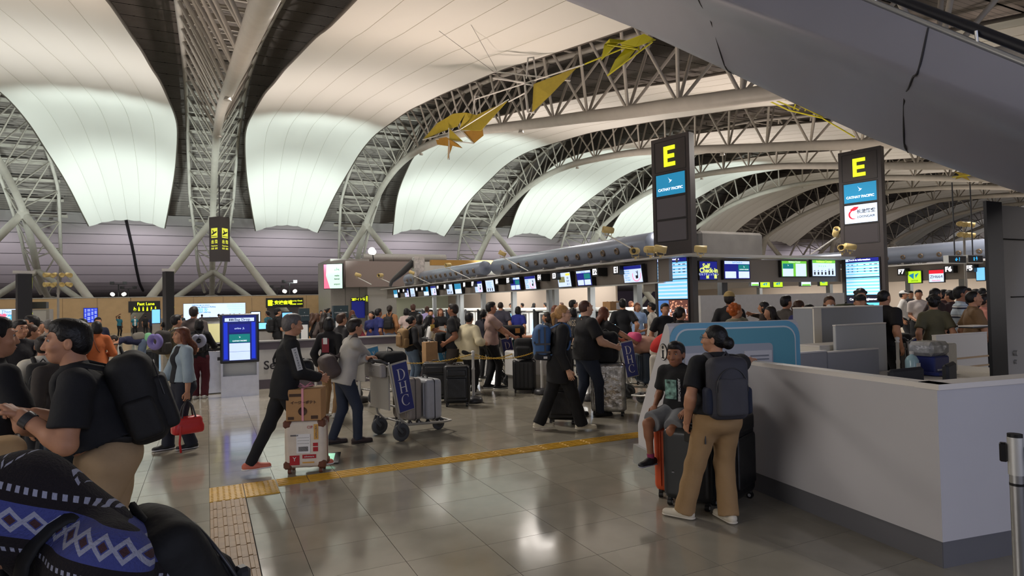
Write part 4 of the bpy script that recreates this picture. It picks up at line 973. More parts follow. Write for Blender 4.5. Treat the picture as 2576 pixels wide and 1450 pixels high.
def seam(y):
    MB().tube(catmull([sec_(y+s_)[j] for j,s_ in ((0,0),(1,.10),(3,.2),(5,.38),(6,.8),(7,1.25),(9,1.45))],30),.010,6).build('seam',mat('seam_dark',(.03,.03,.035),.6),T)
seam(3.45);seam(6.3)
yy=np.linspace(-1,9,30);MB().tube([(6.15,y,zt(y)+.15) for y in yy],.045,10).build('handrail',mat('rubber_rail',(.02,.02,.026),.4),T);MB().tube([(6.1,y,zt(y)+.02) for y in yy],.03,8).build('rail_track',m_alu,T)
for y in np.arange(-.5,9,.9): MB().cyl((6.1,y,zt(y)),(6.08,y,zt(y)+.14),.015,n=6).build('rail_post',m_alu,T)
# ============================================================ KITE SCULPTURES
m_kite=mat('kite_yellow',s2l(168,150,44),.6,noise=.06,bump=.1,bscale=14);m_kit2=mat('kite_ochre',s2l(158,118,40),.6,noise=.06);m_kit3=mat('kite_bright',s2l(206,200,44),.5)
def sail(T,pts,m_,name='sail',th=.02):
    P=[Vector(atD(x,y,d)) for x,y,d in pts];nrm=(P[1]-P[0]).cross(P[2]-P[0]).normalized()*th;n=len(P);g=MB()
    g.add(P+[p+nrm for p in P],[tuple(range(n)),tuple(range(n,2*n))[::-1]]+[(i,(i+1)%n,n+(i+1)%n,n+i)[::-1] for i in range(n)]);o=g.build(name,m_,T);o.location=-Vector(T.location);return o
def bar(T,pts,r,m_,name='spar'):
    g=MB();g.tube([atD(*p) for p in pts],r,6);o=g.build(name,m_,T);o.location=-Vector(T.location);return o
K=26
T=thing('kite_sculpture','ochre and yellow kite sculpture with a star-shaped tail below its wings','hanging sculpture',atD(1150,320,K))
sail(T,[(1063,352,K+.5),(1100,310,K+.3),(1140,286,K),(1172,283,K-.2),(1150,318,K),(1110,332,K+.3)],m_kite);sail(T,[(1172,283,K-.2),(1200,290,K),(1192,325,K),(1155,326,K)],m_kite)
sail(T,[(1276,256,K-1),(1200,290,K),(1156,327,K),(1210,330,K-.3),(1222,316,K-.5)],m_kite);sail(T,[(1165,331,K),(1214,325,K-.3),(1216,341,K-.3),(1192,361,K-.2)],m_kit2)
sail(T,[(1129,322,K),(1165,356,K),(1129,356,K)],m_kite);sail(T,[(1096,350,K+.2),(1122,345,K),(1150,361,K-.1),(1163,373,K-.2),(1138,367,K),(1126,402,K),(1127,368,K),(1100,364,K+.2)],m_kit2)
for a,b in(((1063,352,K+.5),(1156,327,K)),((1156,327,K),(1280,250,K-1)),((1096,350,K+.2),(1192,361,K-.2)),((1156,327,K),(1192,361,K-.2)),((1129,322,K),(1130,402,K))): bar(T,[a,b],.025,m_alu)
bar(T,[(1190,290,K),(1195,242,K),(1205,242,K),(1209,290,K)],.03,m_wht,'loop')
T=thing('kite_sculpture','single yellow triangular sail with a white tubular frame','hanging sculpture',atD(1350,215,K-3));D=K-3
sail(T,[(1452,170,D-1),(1343,212,D),(1339,283,D),(1385,240,D-.5)],m_kite)
for a,b in(((1237,180,D+.8),(1435,203,D-.6)),((1255,196,D+.6),(1340,215,D)),((1241,197,D+.7),(1320,208,D)),((1318,190,D),(1330,284,D)),((1195,250,D+1.5),(1470,162,D-1.2)),((1280,256,D+1),(1325,232,D))): bar(T,[a,b],.03,m_wht,'frame_tube')
bar(T,[(1324,198,D),(1328,146,D),(1342,144,D),(1350,200,D)],.035,m_wht,'loop');bar(T,[(1320,215,D),(1327,282,D),(1344,285,D),(1343,270,D)],.035,m_wht,'lower_loop')
T=thing('kite_sculpture','bright yellow winged kite sculpture beside the escalator underside','hanging sculpture',atD(1570,125,K-5));D=K-5
sail(T,[(1560,108,D-.3),(1620,85,D-.8),(1650,100,D-1),(1600,118,D-.5),(1570,122,D)],m_kit3);sail(T,[(1575,120,D),(1600,122,D-.3),(1570,160,D-.1),(1528,192,D+.2),(1548,150,D)],m_kit3)
sail(T,[(1512,152,D+.3),(1520,112,D+.2),(1533,98,D),(1560,104,D),(1540,120,D)],m_kit3);sail(T,[(1533,97,D),(1596,104,D-.4),(1596,112,D-.4),(1534,106,D)],m_kit3)
for a,b in(((1527,112,D),(1605,124,D-.5)),((1528,190,D+.2),(1642,105,D-1)),((1450,170,D+1),(1572,120,D)),((1605,110,D-.4),(1608,130,D-.4))): bar(T,[a,b],.03,m_kit3)
T=thing('kite_sculpture','thin yellow wire frame kite under the escalator edge','hanging sculpture',atD(2000,270,30));D=30
for a in([(1926,250,D),(1950,249,D),(1985,252,D),(2035,272,D)],[(1926,250,D),(1985,278,D),(2068,297,D)],[(1945,250,D),(2010,277,D)],[(1985,252,D),(2068,295,D)],[(2001,262,D),(1997,276,D)],[(2028,268,D),(2025,280,D)],[(2068,297,D),(2150,345,D)]): bar(T,a,.035,m_kit3,'wire')
sail(T,[(2052,282,D),(2068,297,D),(2072,290,D)],m_kite)
T=thing('kite_sculpture','small distant yellow kite sculpture above the right-hand pillar','hanging sculpture',atD(2420,437,45));D=45
sail(T,[(2400,432,D),(2425,437,D),(2445,428,D),(2432,445,D),(2440,455,D),(2420,447,D),(2402,452,D),(2412,440,D)],m_kite)
bar(T,[(2396,446,D),(2450,440,D)],.04,m_kit3,'wire')
T=thing('suspension_wires','thin steel wires slanting down across the fabric sheet to the kites','wire',(0,0,0))
for a,b in(((1000,0,20),(1255,190,24)),((1150,0,19),(1250,178,24))): MB().tube([atD(*a),atD(*b)],.007,5).build('wire',m_dk,T)
# ============================================================ PEOPLE
SK={'l':(206,160,132),'m':(184,134,104),'t':(150,102,76),'d':(116,76,56)}
def skin(k): return mat('skin_'+k,s2l(*SK[k]),.55,noise=.05,nscale=20,spec=.35)
HC={'black':(16,14,15),'dark':(34,26,22),'brown':(66,42,28),'blonde':(176,132,80),'auburn':(98,52,30),'orange':(170,84,30),'grey':(92,88,86),'short_red':(74,46,36)}
def hairm(k):
    key='hair_'+k
    if key in _M: return _M[key]
    M=mat(key,s2l(*HC[k]),.5,noise=.25,nscale=40,bump=.5,bscale=55,spec=.4);return M
def hand(S_list,w,d,n,side,curl,sc,cell,spread=1.):
    """palm + five fingers. w wrist, d pointing direction, n palm normal (palm faces n), side +1 thumb on cross(d,n)"""
    d=nrm(d);n=n-d*(n@d);n=nrm(n);x=np.cross(d,n)*side;S=SDF(.010*sc)
    S.cone(w-d*.03*sc,w+d*.02*sc,.026*sc,.026*sc,sq=(n,1.25));S.cone(w+d*.02*sc+x*.018*sc,w+d*.085*sc+x*.024*sc,.020*sc,.016*sc,sq=(n,1.3));S.cone(w+d*.02*sc-x*.014*sc,w+d*.08*sc-x*.026*sc,.020*sc,.014*sc,sq=(n,1.3));S.cone(w+d*.02*sc,w+d*.088*sc,.021*sc,.017*sc,sq=(n,1.3))
    ln=(.072,.080,.074,.058)
    for i,l in enumerate(ln):
        b=w+d*(.088-.004*abs(i-1.3))*sc+x*(.030-.0195*i)*sc*spread;dd=nrm(d+x*(.10-.07*i)*spread);c=math.radians(curl*(.9+.06*i));p=b;a=c*.45;r=.0088*sc
        for j,f in enumerate((.45,.32,.23)):
            e=p+(dd*math.cos(a)+n*math.sin(a))*l*f*sc;S.cone(p,e,r,r*.93,k=.004*sc);p=e;r*=.93;a+=c*.55
    b=w+d*.028*sc+x*.030*sc;t1=b+nrm(d*.75+x*.75+n*.25)*.036*sc;t2=t1+nrm(d*.9+x*(.35-curl/160)+n*(.25+curl/120))*.032*sc;t3=t2+nrm(d*.9+x*(.0-curl/150)+n*(.3+curl/100))*.024*sc
    S.cone(b,t1,.014*sc,.0115*sc,k=.012*sc);S.cone(t1,t2,.0115*sc,.010*sc,k=.004*sc);S.cone(t2,t3,.010*sc,.0082*sc,k=.004*sc)
    S_list.append((S,cell,0,0))
def person(label,at,face,H=1.65,cell=.02,b=1.0,female=False,belly=0.,lean=0.,twist=0.,hip=None,hyaw=0.,hpitch=0.,
           hr=None,hl=None,er=None,el=None,cr=25,cL=25,nr=None,nl=None,fr=None,ff=None,tr=0.,tl=0.,rr_=0,
           skin_='m',hair='black',style='short',top=(30,30,34),sleeve='short',hem=-.02,tmat=None,coat=None,
           bot=(28,28,32),bm=None,legs='trousers',flare=1.0,shoe=(30,30,30),sole=(220,218,210),group=None,mask=False,glasses=False,wr=1.,kneeR=(.1,1,0),kneeL=(-.1,1,0),lh=0,loose=1.,name='person',headoff=None,inner=None,hidehands=False,hz=None,hemw=1.0,headroll=0.):
    T=thing(name,label,'person',at,face,group)
    near=cell<=.014;hip=V3(0,0,.525*H) if hip is None else np.array(hip,float);bw=b
    L=math.radians(lean);t=V3(0,math.sin(L),math.cos(L));fw=V3(0,math.cos(L),-math.sin(L))
    tw=math.radians(twist);rx=V3(math.cos(tw),math.sin(tw),0);rx=nrm(rx-t*(rx@t));fy=np.cross(t,rx)
    Rt=np.stack([rx,fy,t],1)
    sw=(.104 if not female else .094)*H*(1+(bw-1)*.45)
    shc=hip+t*.280*H;sR=shc+rx*sw;sL=shc-rx*sw;nk=hip+t*.318*H
    ht=nrm(t*.45+V3(0,.0,1)*.55+V3(0,.12,0)) if lean<60 else nrm(t*.7+V3(0,.3,-.1))
    hd=nk+ht*.088*H+(0 if headoff is None else V3(*headoff));hs=H/1.70*(1.02 if H>1.3 else 1.25)
    if H<1.35: hd=nk+ht*.085*H
    Rh=eul(-hpitch,headroll,0);Rh=eul(0,0,hyaw)@Rh
    hp=lambda x,y,z: hd+Rh@(V3(x,y,z)*hs)
    # ---- arms
    l1=.178*H;l2=.155*H
    hr=hip+V3(sw+.05,.02,-.02*H) if hr is None else np.array(hr,float);hl=hip+V3(-sw-.05,.02,-.02*H) if hl is None else np.array(hl,float)
    eR,wR=ik(sR,hr,l1,l2,er or (.5,-1,-.3));eL,wL=ik(sL,hl,l1,l2,el or (-.5,-1,-.3))
    # ---- legs
    fr=V3(.085,0,0) if fr is None else np.array(fr,float);ff=V3(-.085,0,0) if ff is None else np.array(ff,float)
    hjR=hip+rx*.052*H-V3(0,0,.01);hjL=hip-rx*.052*H-V3(0,0,.01);ah=.045*H
    kR,aR=ik(hjR,fr+V3(0,0,ah),.245*H,.245*H,kneeR);kL,aL=ik(hjL,ff+V3(0,0,ah),.245*H,.245*H,kneeL)
    legd=[(hjR,kR,aR,tr,fr),(hjL,kL,aL,tl,ff)]
    def torso(S,g,k=.035,low=True):
        wb=(.92 if female else 1.)
        S.ell(hip+t*.02*H,(.092*H*bw+g,.062*H*bw*(1+belly*.3)+g,.07*H+g),Rt,k)
        if female and g>0: S.ell(hip-V3(0,0,.01*H)-fy*.012*H,(.095*H*bw+g,.068*H*bw+g,.06*H+g),Rt,k)
        S.ell(hip+t*.11*H+fy*belly*.03*H,(.078*H*bw*wb+g,.056*H*bw*(1+belly)+g,.09*H+g),Rt,k)
        S.ell(hip+t*.205*H,(.09*H*(1+(bw-1)*.7)*wb+g,.062*H*(1+(bw-1)*.8)+g,.088*H+g),Rt,k)
        if female: S.ell(hip+t*.215*H+fy*.045*H,(.07*H+g,.03*H+g,.035*H+g),Rt,.04)
        S.cone(sR-rx*.015*H,sL+rx*.015*H,.033*H+g,.033*H+g,k=.04)
        S.cone(sR-rx*.035*H+t*.005*H,nk+t*.012*H,.026*H+g*.8,.030*H+g*.5,k=.03);S.cone(sL+rx*.035*H+t*.005*H,nk+t*.012*H,.026*H+g*.8,.030*H+g*.5,k=.03)
    ar=1+(bw-1)*.6
    # ---- body: one skin surface
    B=SDF(.022)
    torso(B,-.012)
    B.cone(nk-t*.01*H,hp(0,-.012,-.055),.032*H*ar,.030*H*ar,k=.02)
    for s_,e_,w_ in((sR,eR,wR),(sL,eL,wL)):
        B.cone(s_,e_,.030*H*ar,.0245*H*ar,k=.025);B.cone(e_,w_,.0255*H*ar,.0165*H*ar,k=.012);m_=e_+(w_-e_)*.28;B.cone(e_,m_,.0255*H*ar,.0265*H*ar,k=.02)
    if legs in('shorts','skirt','sitshorts'):
        for hj,kn,an,ty,ft in legd: B.cone(hj,kn,.052*H*ar,.034*H*ar,k=.02);B.cone(kn,an,.031*H*ar,.021*H,k=.02);mc=kn+(an-kn)*.33;B.cone(kn,mc,.03*H*ar,.034*H*ar,k=.02)
    else:
        for hj,kn,an,ty,ft in legd: B.cone(hj,kn,.035*H,.026*H,k=.02);B.cone(kn,an,.024*H,.02*H,k=.02)
    hc=cell*.5 if near else max(cell*.55,.009)
    if near:
        D=SDF(.014*hs)
        D.ell(hp(0,-.012,.035),V3(.074,.093,.085)*hs,Rh);D.ell(hp(0,.028,-.02),V3(.060,.066,.078)*hs,Rh,.03);D.ell(hp(0,.052,-.072),V3(.036,.034,.030)*hs,Rh,.03)
        D.cone(hp(0,-.02,-.05),nk,.046*hs*ar,.048*hs*ar,k=.025)
        D.cone(hp(0,.088,.018),hp(0,.105,-.022),.0085*hs,.0135*hs,k=.014);D.ell(hp(.013,.096,-.026),V3(.008,.009,.008)*hs,Rh,.006);D.ell(hp(-.013,.096,-.026),V3(.008,.009,.008)*hs,Rh,.006)
        D.cone(hp(-.034,.082,.036),hp(.034,.082,.036),.010*hs,k=.016)
        for sx in(-1,1):
            D.sub(SDF().ell(hp(sx*.031,.094,.018),V3(.017,.013,.011)*hs,Rh),.010);D.ell(hp(sx*.043,.062,-.018),V3(.022,.022,.020)*hs,Rh,.02)
            D.ell(hp(sx*.076,-.006,-.004),V3(.010,.020,.032)*hs,Rh@eul(0,0,sx*18),.006);D.sub(SDF().ell(hp(sx*.086,.000,.0),V3(.006,.010,.017)*hs,Rh),.004)
        D.cone(hp(-.017,.090,-.049),hp(.017,.090,-.049),.0065*hs,k=.006);D.cone(hp(-.014,.088,-.060),hp(.014,.088,-.060),.0075*hs,k=.006)
        items=[(B,cell,0,0),(D,hc,0,0)]
    else:
        B.ell(hp(0,-.012,.035),V3(.075,.094,.086)*hs,Rh,.015);B.ell(hp(0,.030,-.025),V3(.058,.064,.080)*hs,Rh,.03);B.cone(hp(0,.085,.015),hp(0,.102,-.02),.009*hs,.014*hs,k=.012)
        for sx in(-1,1): B.ell(hp(sx*.077,-.006,-.004),V3(.011,.02,.03)*hs,Rh,.006)
        items=[(B,max(cell*.8,.012),0,0)]
    fdR=wR-eR;fdL=wL-eL
    if not hidehands:
        for w_,fd,nn,sd,cu in((wR,fdR,nr,-1,cr),(wL,fdL,nl,1,cL)):
            n_=np.array(nn,float) if nn is not None else (V3(-1,0,0) if w_ is wR else V3(1,0,0))
            if cell<=.026: hand(items,w_,fd,n_,(1 if (np.cross(nrm(fd),n_)@V3(0,1,.3))>0 else -1),cu,H/1.68*.98,.0042 if near else .0075)
            else:
                S=SDF(.02);d=nrm(fd);S.cone(w_,w_+d*.10,.030,.026);S.cone(w_+d*.08,w_+d*.15+n_*.03,.020,.014)
                for q in range(3): S.cone(w_+d*.09+np.cross(d,n_)*(.02-.02*q),w_+d*.155+n_*.03+np.cross(d,n_)*(.026-.026*q),.010,.008)
                items.append((S,cell*.6,0,0))
    sk=skin(skin_);body=sculpt('body',items,[sk],T)
    # ---- face details
    if near:
        g=MB()
        for sx in(-1,1): g.lathe(hp(sx*.031,.0775,.018),[(0,-.0095*hs),(.0065*hs,-.007*hs),(.0095*hs,0),(.0065*hs,.007*hs),(0,.0095*hs)],10)
        g.build('eye_whites',mat('eye_white',(.36,.33,.31),.2),T)
        g=MB()
        for sx in(-1,1): g.cyl(hp(sx*.031,.0845,.018),hp(sx*.031,.0878,.018),.0055*hs,n=10)
        g.build('irises',mat('iris_dark',(.012,.008,.006),.2),T)
        g=MB()
        for sx in(-1,1): g.tube([hp(sx*.016,.099,.040),hp(sx*.032,.098,.045),hp(sx*.048,.088,.040)],.0028*hs,5)
        g.build('eyebrows',hairm(hair if hair not in('blonde','orange') else 'brown'),T)
        g=MB();g.tube([hp(-.022,.090,-.053),hp(-.008,.0985,-.0525),hp(.008,.0985,-.0525),hp(.022,.090,-.053)],.0042*hs,6,flat=.7);g.build('lips',mat('lip_'+skin_,s2l(150,84,76),.5),T)
    # ---- hair
    if style!='bald':
        Hh=SDF(.012*hs);r0=.010
        Hh.ell(hp(0,-.018,.042),V3(.083,.097,.088)*hs,Rh);Hh.ell(hp(0,-.045,-.005),V3(.074,.066,.072)*hs,Rh,.02)
        fz=.064 if style not in('bangs','bob','long','curly') else .045
        c0=SDF().box(hp(0,.095,-.06),V3(.062,.075,.06+fz)*hs,Rh,rd=.03*hs);Hh.sub(c0,.008)
        Hh.sub(SDF().box(hp(0,.10,-.09),V3(.12,.10,.075)*hs,Rh,rd=.02),.008)
        if style in('short','bun','pony','buzz'):
            for sx in(-1,1): Hh.sub(SDF().ell(hp(sx*.082,.002,-.012),V3(.018,.024,.036)*hs,Rh),.006)
        if style=='buzz': Hh.p[0]=('e',hp(0,-.016,.036),V3(.0765,.0955,.0865)*hs,Rh,None);Hh.p[1]=('e',hp(0,-.04,.0),V3(.070,.066,.062)*hs,Rh,.02)
        if style=='short': Hh.ell(hp(0,.03,.095),V3(.055,.05,.035)*hs,Rh,.03)
        if style=='bun': Hh.ell(hp(0,-.125,.02),V3(.046,.042,.046)*hs,Rh,.012)
        if style=='lowbun': Hh.ell(hp(0,-.118,-.028),V3(.058,.048,.054)*hs,Rh,.015)
        if style=='pony':
            Hh.cone(hp(0,-.10,.02),hp(0,-.135,-.01),.020*hs,.030*hs,k=.015);Hh.cone(hp(0,-.135,-.01),hp(0,-.13,-.15),.032*hs,.012*hs,k=.02)
        if style=='bob':
            Hh.ell(hp(0,-.035,-.045),V3(.092,.078,.085)*hs,Rh,.03)
        if style=='long':
            z=lh or .30;Hh.ell(hp(0,-.03,-.03),V3(.090,.075,.085)*hs,Rh,.03);pb=nk+t*.02*H-fy*.085*H*(1.0)
            Hh.cone(hp(0,-.055,-.03),pb-t*.03*H,.078*hs,.070*hs,k=.03,sq=(fy,1.5));Hh.cone(pb-t*.03*H,pb-t*z*.62-fy*.015,.070*hs,.035*hs,k=.03,sq=(fy,1.7))
            for sx in(-1,1): Hh.cone(hp(sx*.070,.00,.0),nk+rx*sx*.045*H-t*.02*H-fy*.01,.024*hs,.034*hs,k=.02)
        if style=='curly':
            rg=random.Random(3)
            for i in range(26):
                a=rg.uniform(0,6.28);e=rg.uniform(-.3,1.5);p=(.085*math.cos(a)*math.cos(e),-.025+.095*math.sin(a)*math.cos(e),.03+.085*math.sin(e))
                if p[1]>.04 and p[2]<.06: continue
                Hh.ell(hp(*p),V3(.03,.03,.03)*hs,Rh,.008)
        if style=='cap': pass
        sculpt('hair',[(Hh,hc*1.15 if near else max(cell*.6,.012),.0018 if near else 0,7)],[hairm(hair)],T)
    # ---- bottoms
    mb=bm or cl('cloth_%d_%d_%d'%tuple(bot),bot)
    P=SDF(.03);g=.012*loose
    P.ell(hip+t*.015*H,(.094*H*bw+g,.066*H*bw+g,.07*H+g),Rt,.03)
    if female: P.ell(hip-V3(0,0,.01*H)-fy*.012*H,(.097*H*bw+g,.071*H*bw+g,.062*H+g),Rt,.03)
    if legs=='skirt':
        P.cone(hip,hip*V3(1,1,0)+V3(0,0,hz or .12*H),.09*H*bw,.13*H,k=.03,flat=True,sq=(V3(0,1,0),1.3))
    else:
        for hj,kn,an,ty,ft in legd:
            if legs=='trousers':
                P.cone(hj,kn,(.055 if not female else .057)*H*(1+(bw-1)*.8)+g*.5,.039*H*flare**.5+g*.3,k=.035)
                e_=an+nrm(an-kn)*.015*H;P.cone(kn,e_,.039*H*flare**.5+g*.3,.033*H*flare+g*.3,k=.03,flat=True)
            else:
                e_=hj+(kn-hj)*.86;P.cone(hj,e_,.062*H+g,.060*H+g,k=.035,flat=True)
    sculpt('trousers' if legs=='trousers' else ('skirt' if legs=='skirt' else 'shorts'),[(P,cell,.0035*wr if cell<.03 else 0,int(at[0]*7)%50)],[mb],T)
    # ---- top
    mt=tmat or cl('cloth_%d_%d_%d'%tuple(top),top)
    S=SDF(.03);g=.013*loose;torso(S,g,.04)
    S.cone(hip+t*.06*H,hip+t*hem*H,.094*H*bw*hemw+g,.100*H*bw*hemw+g,k=.04,flat=True,sq=(fy,1.36-belly*.25))
    for s_,e_,w_,sd in((sR,eR,wR,1),(sL,eL,wL,-1)):
        if sleeve=='short': q=s_+(e_-s_)*.74;S.cone(s_,q,.035*H*ar+g*.6,.038*H*ar+g*.9,k=.03,flat=True)
        elif sleeve=='long': S.cone(s_,e_,.035*H*ar+g*.6,.031*H*ar+g*.7,k=.03);q=e_+(w_-e_)*.95;S.cone(e_,q,.031*H*ar+g*.7,.024*H*ar+g*.7,k=.02,flat=True)
        elif sleeve=='three': S.cone(s_,e_,.036*H*ar+g*.6,.033*H*ar+g*.7,k=.03);q=e_+(w_-e_)*.5;S.cone(e_,q,.036*H*ar+g*.7,.03*H*ar+g,k=.02,flat=True)
    S.cut(hip+t*hem*H,-t);S.cut(nk+ht*.022*H+V3(0,0,.004),ht)
    sculpt('top' if not coat else 'jacket',[(S,cell,.0035*wr if cell<.03 else 0,int(at[1]*11)%50)],[mt],T)
    if inner:
        I_=SDF(.03);torso(I_,g+.006,.04);w_=inner[1];I_.cone(hip+t*.06*H,hip+t*hem*H,.094*H*bw+g,.098*H*bw+g,k=.04,flat=True,sq=(fy,1.30));I_.cut(hip+rx*w_,rx);I_.cut(hip-rx*w_,-rx);I_.cut(hip,-fy);I_.cut(hip+t*(hem-.012)*H,-t);I_.cut(nk+ht*.01*H,ht)
        sculpt('inner_top',[(I_,cell,0,0)],[cl('cloth_%d_%d_%d'%tuple(inner[0]),inner[0])],T)
    # ---- shoes
    ms=cl('shoe_%d_%d_%d'%tuple(shoe),shoe,bump=.1,rough=.6);mso=mat('sole_%d_%d_%d'%tuple(sole),s2l(*sole),.6)
    for (hj,kn,an,ty,ft),sgn in zip(legd,(1,-1)):
        a=math.radians(ty);d=V3(math.sin(a),math.cos(a),0);pt=math.radians(rr_ if sgn>0 else 0);dz=V3(0,0,math.sin(pt));d=nrm(d*math.cos(pt)+dz)
        up=nrm(V3(0,0,1)-d*d[2]);q=an-V3(0,0,ah)
        Sh=SDF(.02);Sh.cone(q-d*.028*H+up*.040,q+d*.030*H+up*.040,.0255*H,.0265*H);Sh.cone(q+d*.02*H+up*.036,q+d*.098*H+up*.028,.0275*H,.0235*H,sq=(up,1.25));Sh.cone(q+up*.04,an,.026*H,.024*H)
        Sh.cut(q+up*.014,-up)
        o=sculpt('shoe',[(Sh,cell*.7 if near else max(cell*.7,.014),0,0)],[ms],T)
        if cell<=.024:
            So=SDF(.01);So.cone(q-d*.028*H+up*.013,q+d*.098*H+up*.013,.0285*H,.0265*H,sq=(up,3.3));sculpt('sole',[(So,max(cell*.6,.008),0,0)],[mso],o)
    J=dict(T=T,H=H,hip=hip,t=t,rx=rx,fy=fy,sR=sR,sL=sL,nk=nk,hd=hd,eR=eR,eL=eL,wR=wR,wL=wL,sw=sw,hp=hp,hs=hs,Rt=Rt,kR=kR,kL=kL,aR=aR,aL=aL,Rh=Rh,cell=cell)
    if mask:
        S=SDF(.01);S.ell(hp(0,.062,-.045),V3(.056,.050,.048)*hs,Rh);sculpt('face_mask',[(S,max(cell*.5,.008),0,0)],[mat('mask_white',(.7,.72,.74),.8)],T)
    if glasses:
        g=MB()
        for sx in(-1,1):
            g.tube([hp(sx*.031+.021*math.cos(a),.106,.016+.016*math.sin(a)) for a in np.linspace(0,2*PI,15)[:-1]],.0016,5,closed=True);g.tube([hp(sx*.052,.105,.022),hp(sx*.078,.06,.022),hp(sx*.080,-.01,.012)],.0016,5)
        g.build('glasses',m_dk,T)
    return J
def cap(J,col,m_=None,brim=1):
    hp,hs=J['hp'],J['hs'];S=SDF(.01);S.ell(hp(0,-.014,.052),V3(.086,.102,.088)*hs,J['Rh']);S.cut(hp(0,0,.045),J['Rh']@V3(0,0,-1))
    S.box(hp(0,.115,.052),V3(.062,.045,.006)*hs,J['Rh']@eul(-8,0,0),rd=.005,k=.012)
    return sculpt('cap',[(S,max(J['cell']*.6,.010),0,0)],[m_ or cl('cap_%d_%d_%d'%tuple(col),col)],J['T'])
def world(J,p):
    T=J['T'];a=T.rotation_euler[2];return V3(T.location[0]+p[0]*math.cos(a)-p[1]*math.sin(a),T.location[1]+p[0]*math.sin(a)+p[1]*math.cos(a),T.location[2]+p[2])
def backpack(label,J,col,w=.30,h=.44,d=.17,off=0.,straps=True,pocket=True,acc=None,side=None,group=None,sag=0.,dz=0.):
    """rests against the back of person J; a thing of its own placed at the same base point"""
    T0=J['T'];T=thing('backpack',label,'backpack',T0.location[:],T0.rotation_euler[2],group)
    t,rx,fy,H=J['t'],J['rx'],J['fy'],J['H'];R=J['Rt'];c=J['hip']+t*(.175*H+dz)-fy*(.075*H+d/2+off)-V3(0,0,sag);m_=cl('pack_%d_%d_%d'%tuple(col),col,rough=.75);cell=J['cell']
    S=SDF(.02);S.box(c,(w/2,d/2,h/2),R,rd=min(w,d)*.38);S.ell(c+t*h*.12-fy*d*.15,(w*.46,d*.5,h*.40),R,.03)
    o=sculpt('main_compartment',[(S,cell,.002,3)],[m_],T)
    if pocket:
        S=SDF(.02);S.box(c-t*h*.12-fy*d*.52,(w*.38,d*.22,h*.30),R,rd=.03);sculpt('front_pocket',[(S,cell,.002,4)],[cl('pack_%d_%d_%d'%tuple(acc or col),acc or col)],T)
        for sx in(-1,1): S=SDF(.02);S.box(c+rx*sx*w*.5-t*h*.2,(w*.10,d*.36,h*.22),R,rd=.03);sculpt('side_pocket',[(S,cell,.002,5)],[cl('pack_%d_%d_%d'%tuple(side or col),side or col)],T)
        g=MB();P=[c-fy*d*.60+rx*w*.40*math.cos(a)+t*(h*.34*math.sin(a)-.0) for a in np.linspace(-.1,PI+.1,16)];g.tube(P,.004,5);g.build('zip',m_dk,T)
    if straps:
        for s_,sx in((J['sR'],1),(J['sL'],-1)):
            p0=c+t*h*.42+rx*sx*w*.22+fy*d*.45;p1=s_-rx*sx*.045*H+t*.055*H-fy*.01;p2=s_-rx*sx*.045*H+t*.02*H+fy*.060*H;p3=s_-rx*sx*.02*H-t*.12*H+fy*.062*H;p4=J['hip']+t*.10*H+rx*sx*.10*H+fy*.01*H;p5=c-t*h*.38+rx*sx*w*.4+fy*d*.4
            MB().tube(catmull([p0,p1,p2,p3,p4,p5],24),.021,8,flat=.35,up=tuple(nrm(fy+t*.2))).build('strap',m_,T)
        MB().tube([c+t*h*.46+rx*.04,c+t*(h*.5+.04),c+t*h*.46-rx*.04],.008,6).build('haul_loop',m_,T)
    return T,c
def crossbag(label,J,col,c,size,sx=1,strap=True,cat='bag',rot=None,w_=.016,name='shoulder_bag',flat=.4):
    T0=J['T'];T=thing(name,label,cat,T0.location[:],T0.rotation_euler[2]);m_=cl('bag_%d_%d_%d'%tuple(col),col,rough=.7);c=np.array(c,float)
    S=SDF(.02);S.box(c,size,eul(*(rot or (0,0,0))),rd=min(size)*.8);S.ell(c-V3(0,0,size[2]*.25),(size[0]*.95,size[1]*1.15,size[2]*.8),eul(*(rot or (0,0,0))),.02);sculpt('bag_body',[(S,min(J['cell'],.018),.002,9)],[m_],T)
    if strap:
        rx,fy,t,H=J['rx'],J['fy'],J['t'],J['H'];s_=J['sL'] if sx>0 else J['sR'];k=-sx
        P=[c+V3(0,0,size[2]),J['hip']+t*.15*H+fy*.075*H*1.1,s_-rx*k*.05*H+t*.052*H+fy*.02,s_-rx*k*.05*H+t*.045*H-fy*.03,J['hip']+t*.16*H-fy*.075*H*1.1,c+V3(0,0,size[2])]
        MB().tube(catmull(P,26),w_,6,flat=flat).build('strap',m_,T)
    return T
def neckpillow(label,c,rz,tilt,R_,r,col):
    T=thing('neck_pillow',label,'neck pillow',c,rz);S=SDF(.01);S.torus((0,0,0),R_,r,eul(90+tilt,0,0)@eul(0,0,180),a0=.45);sculpt('cushion',[(S,.014,.002,3)],[cl('pillow_%d_%d_%d'%tuple(col),col)],T);return T
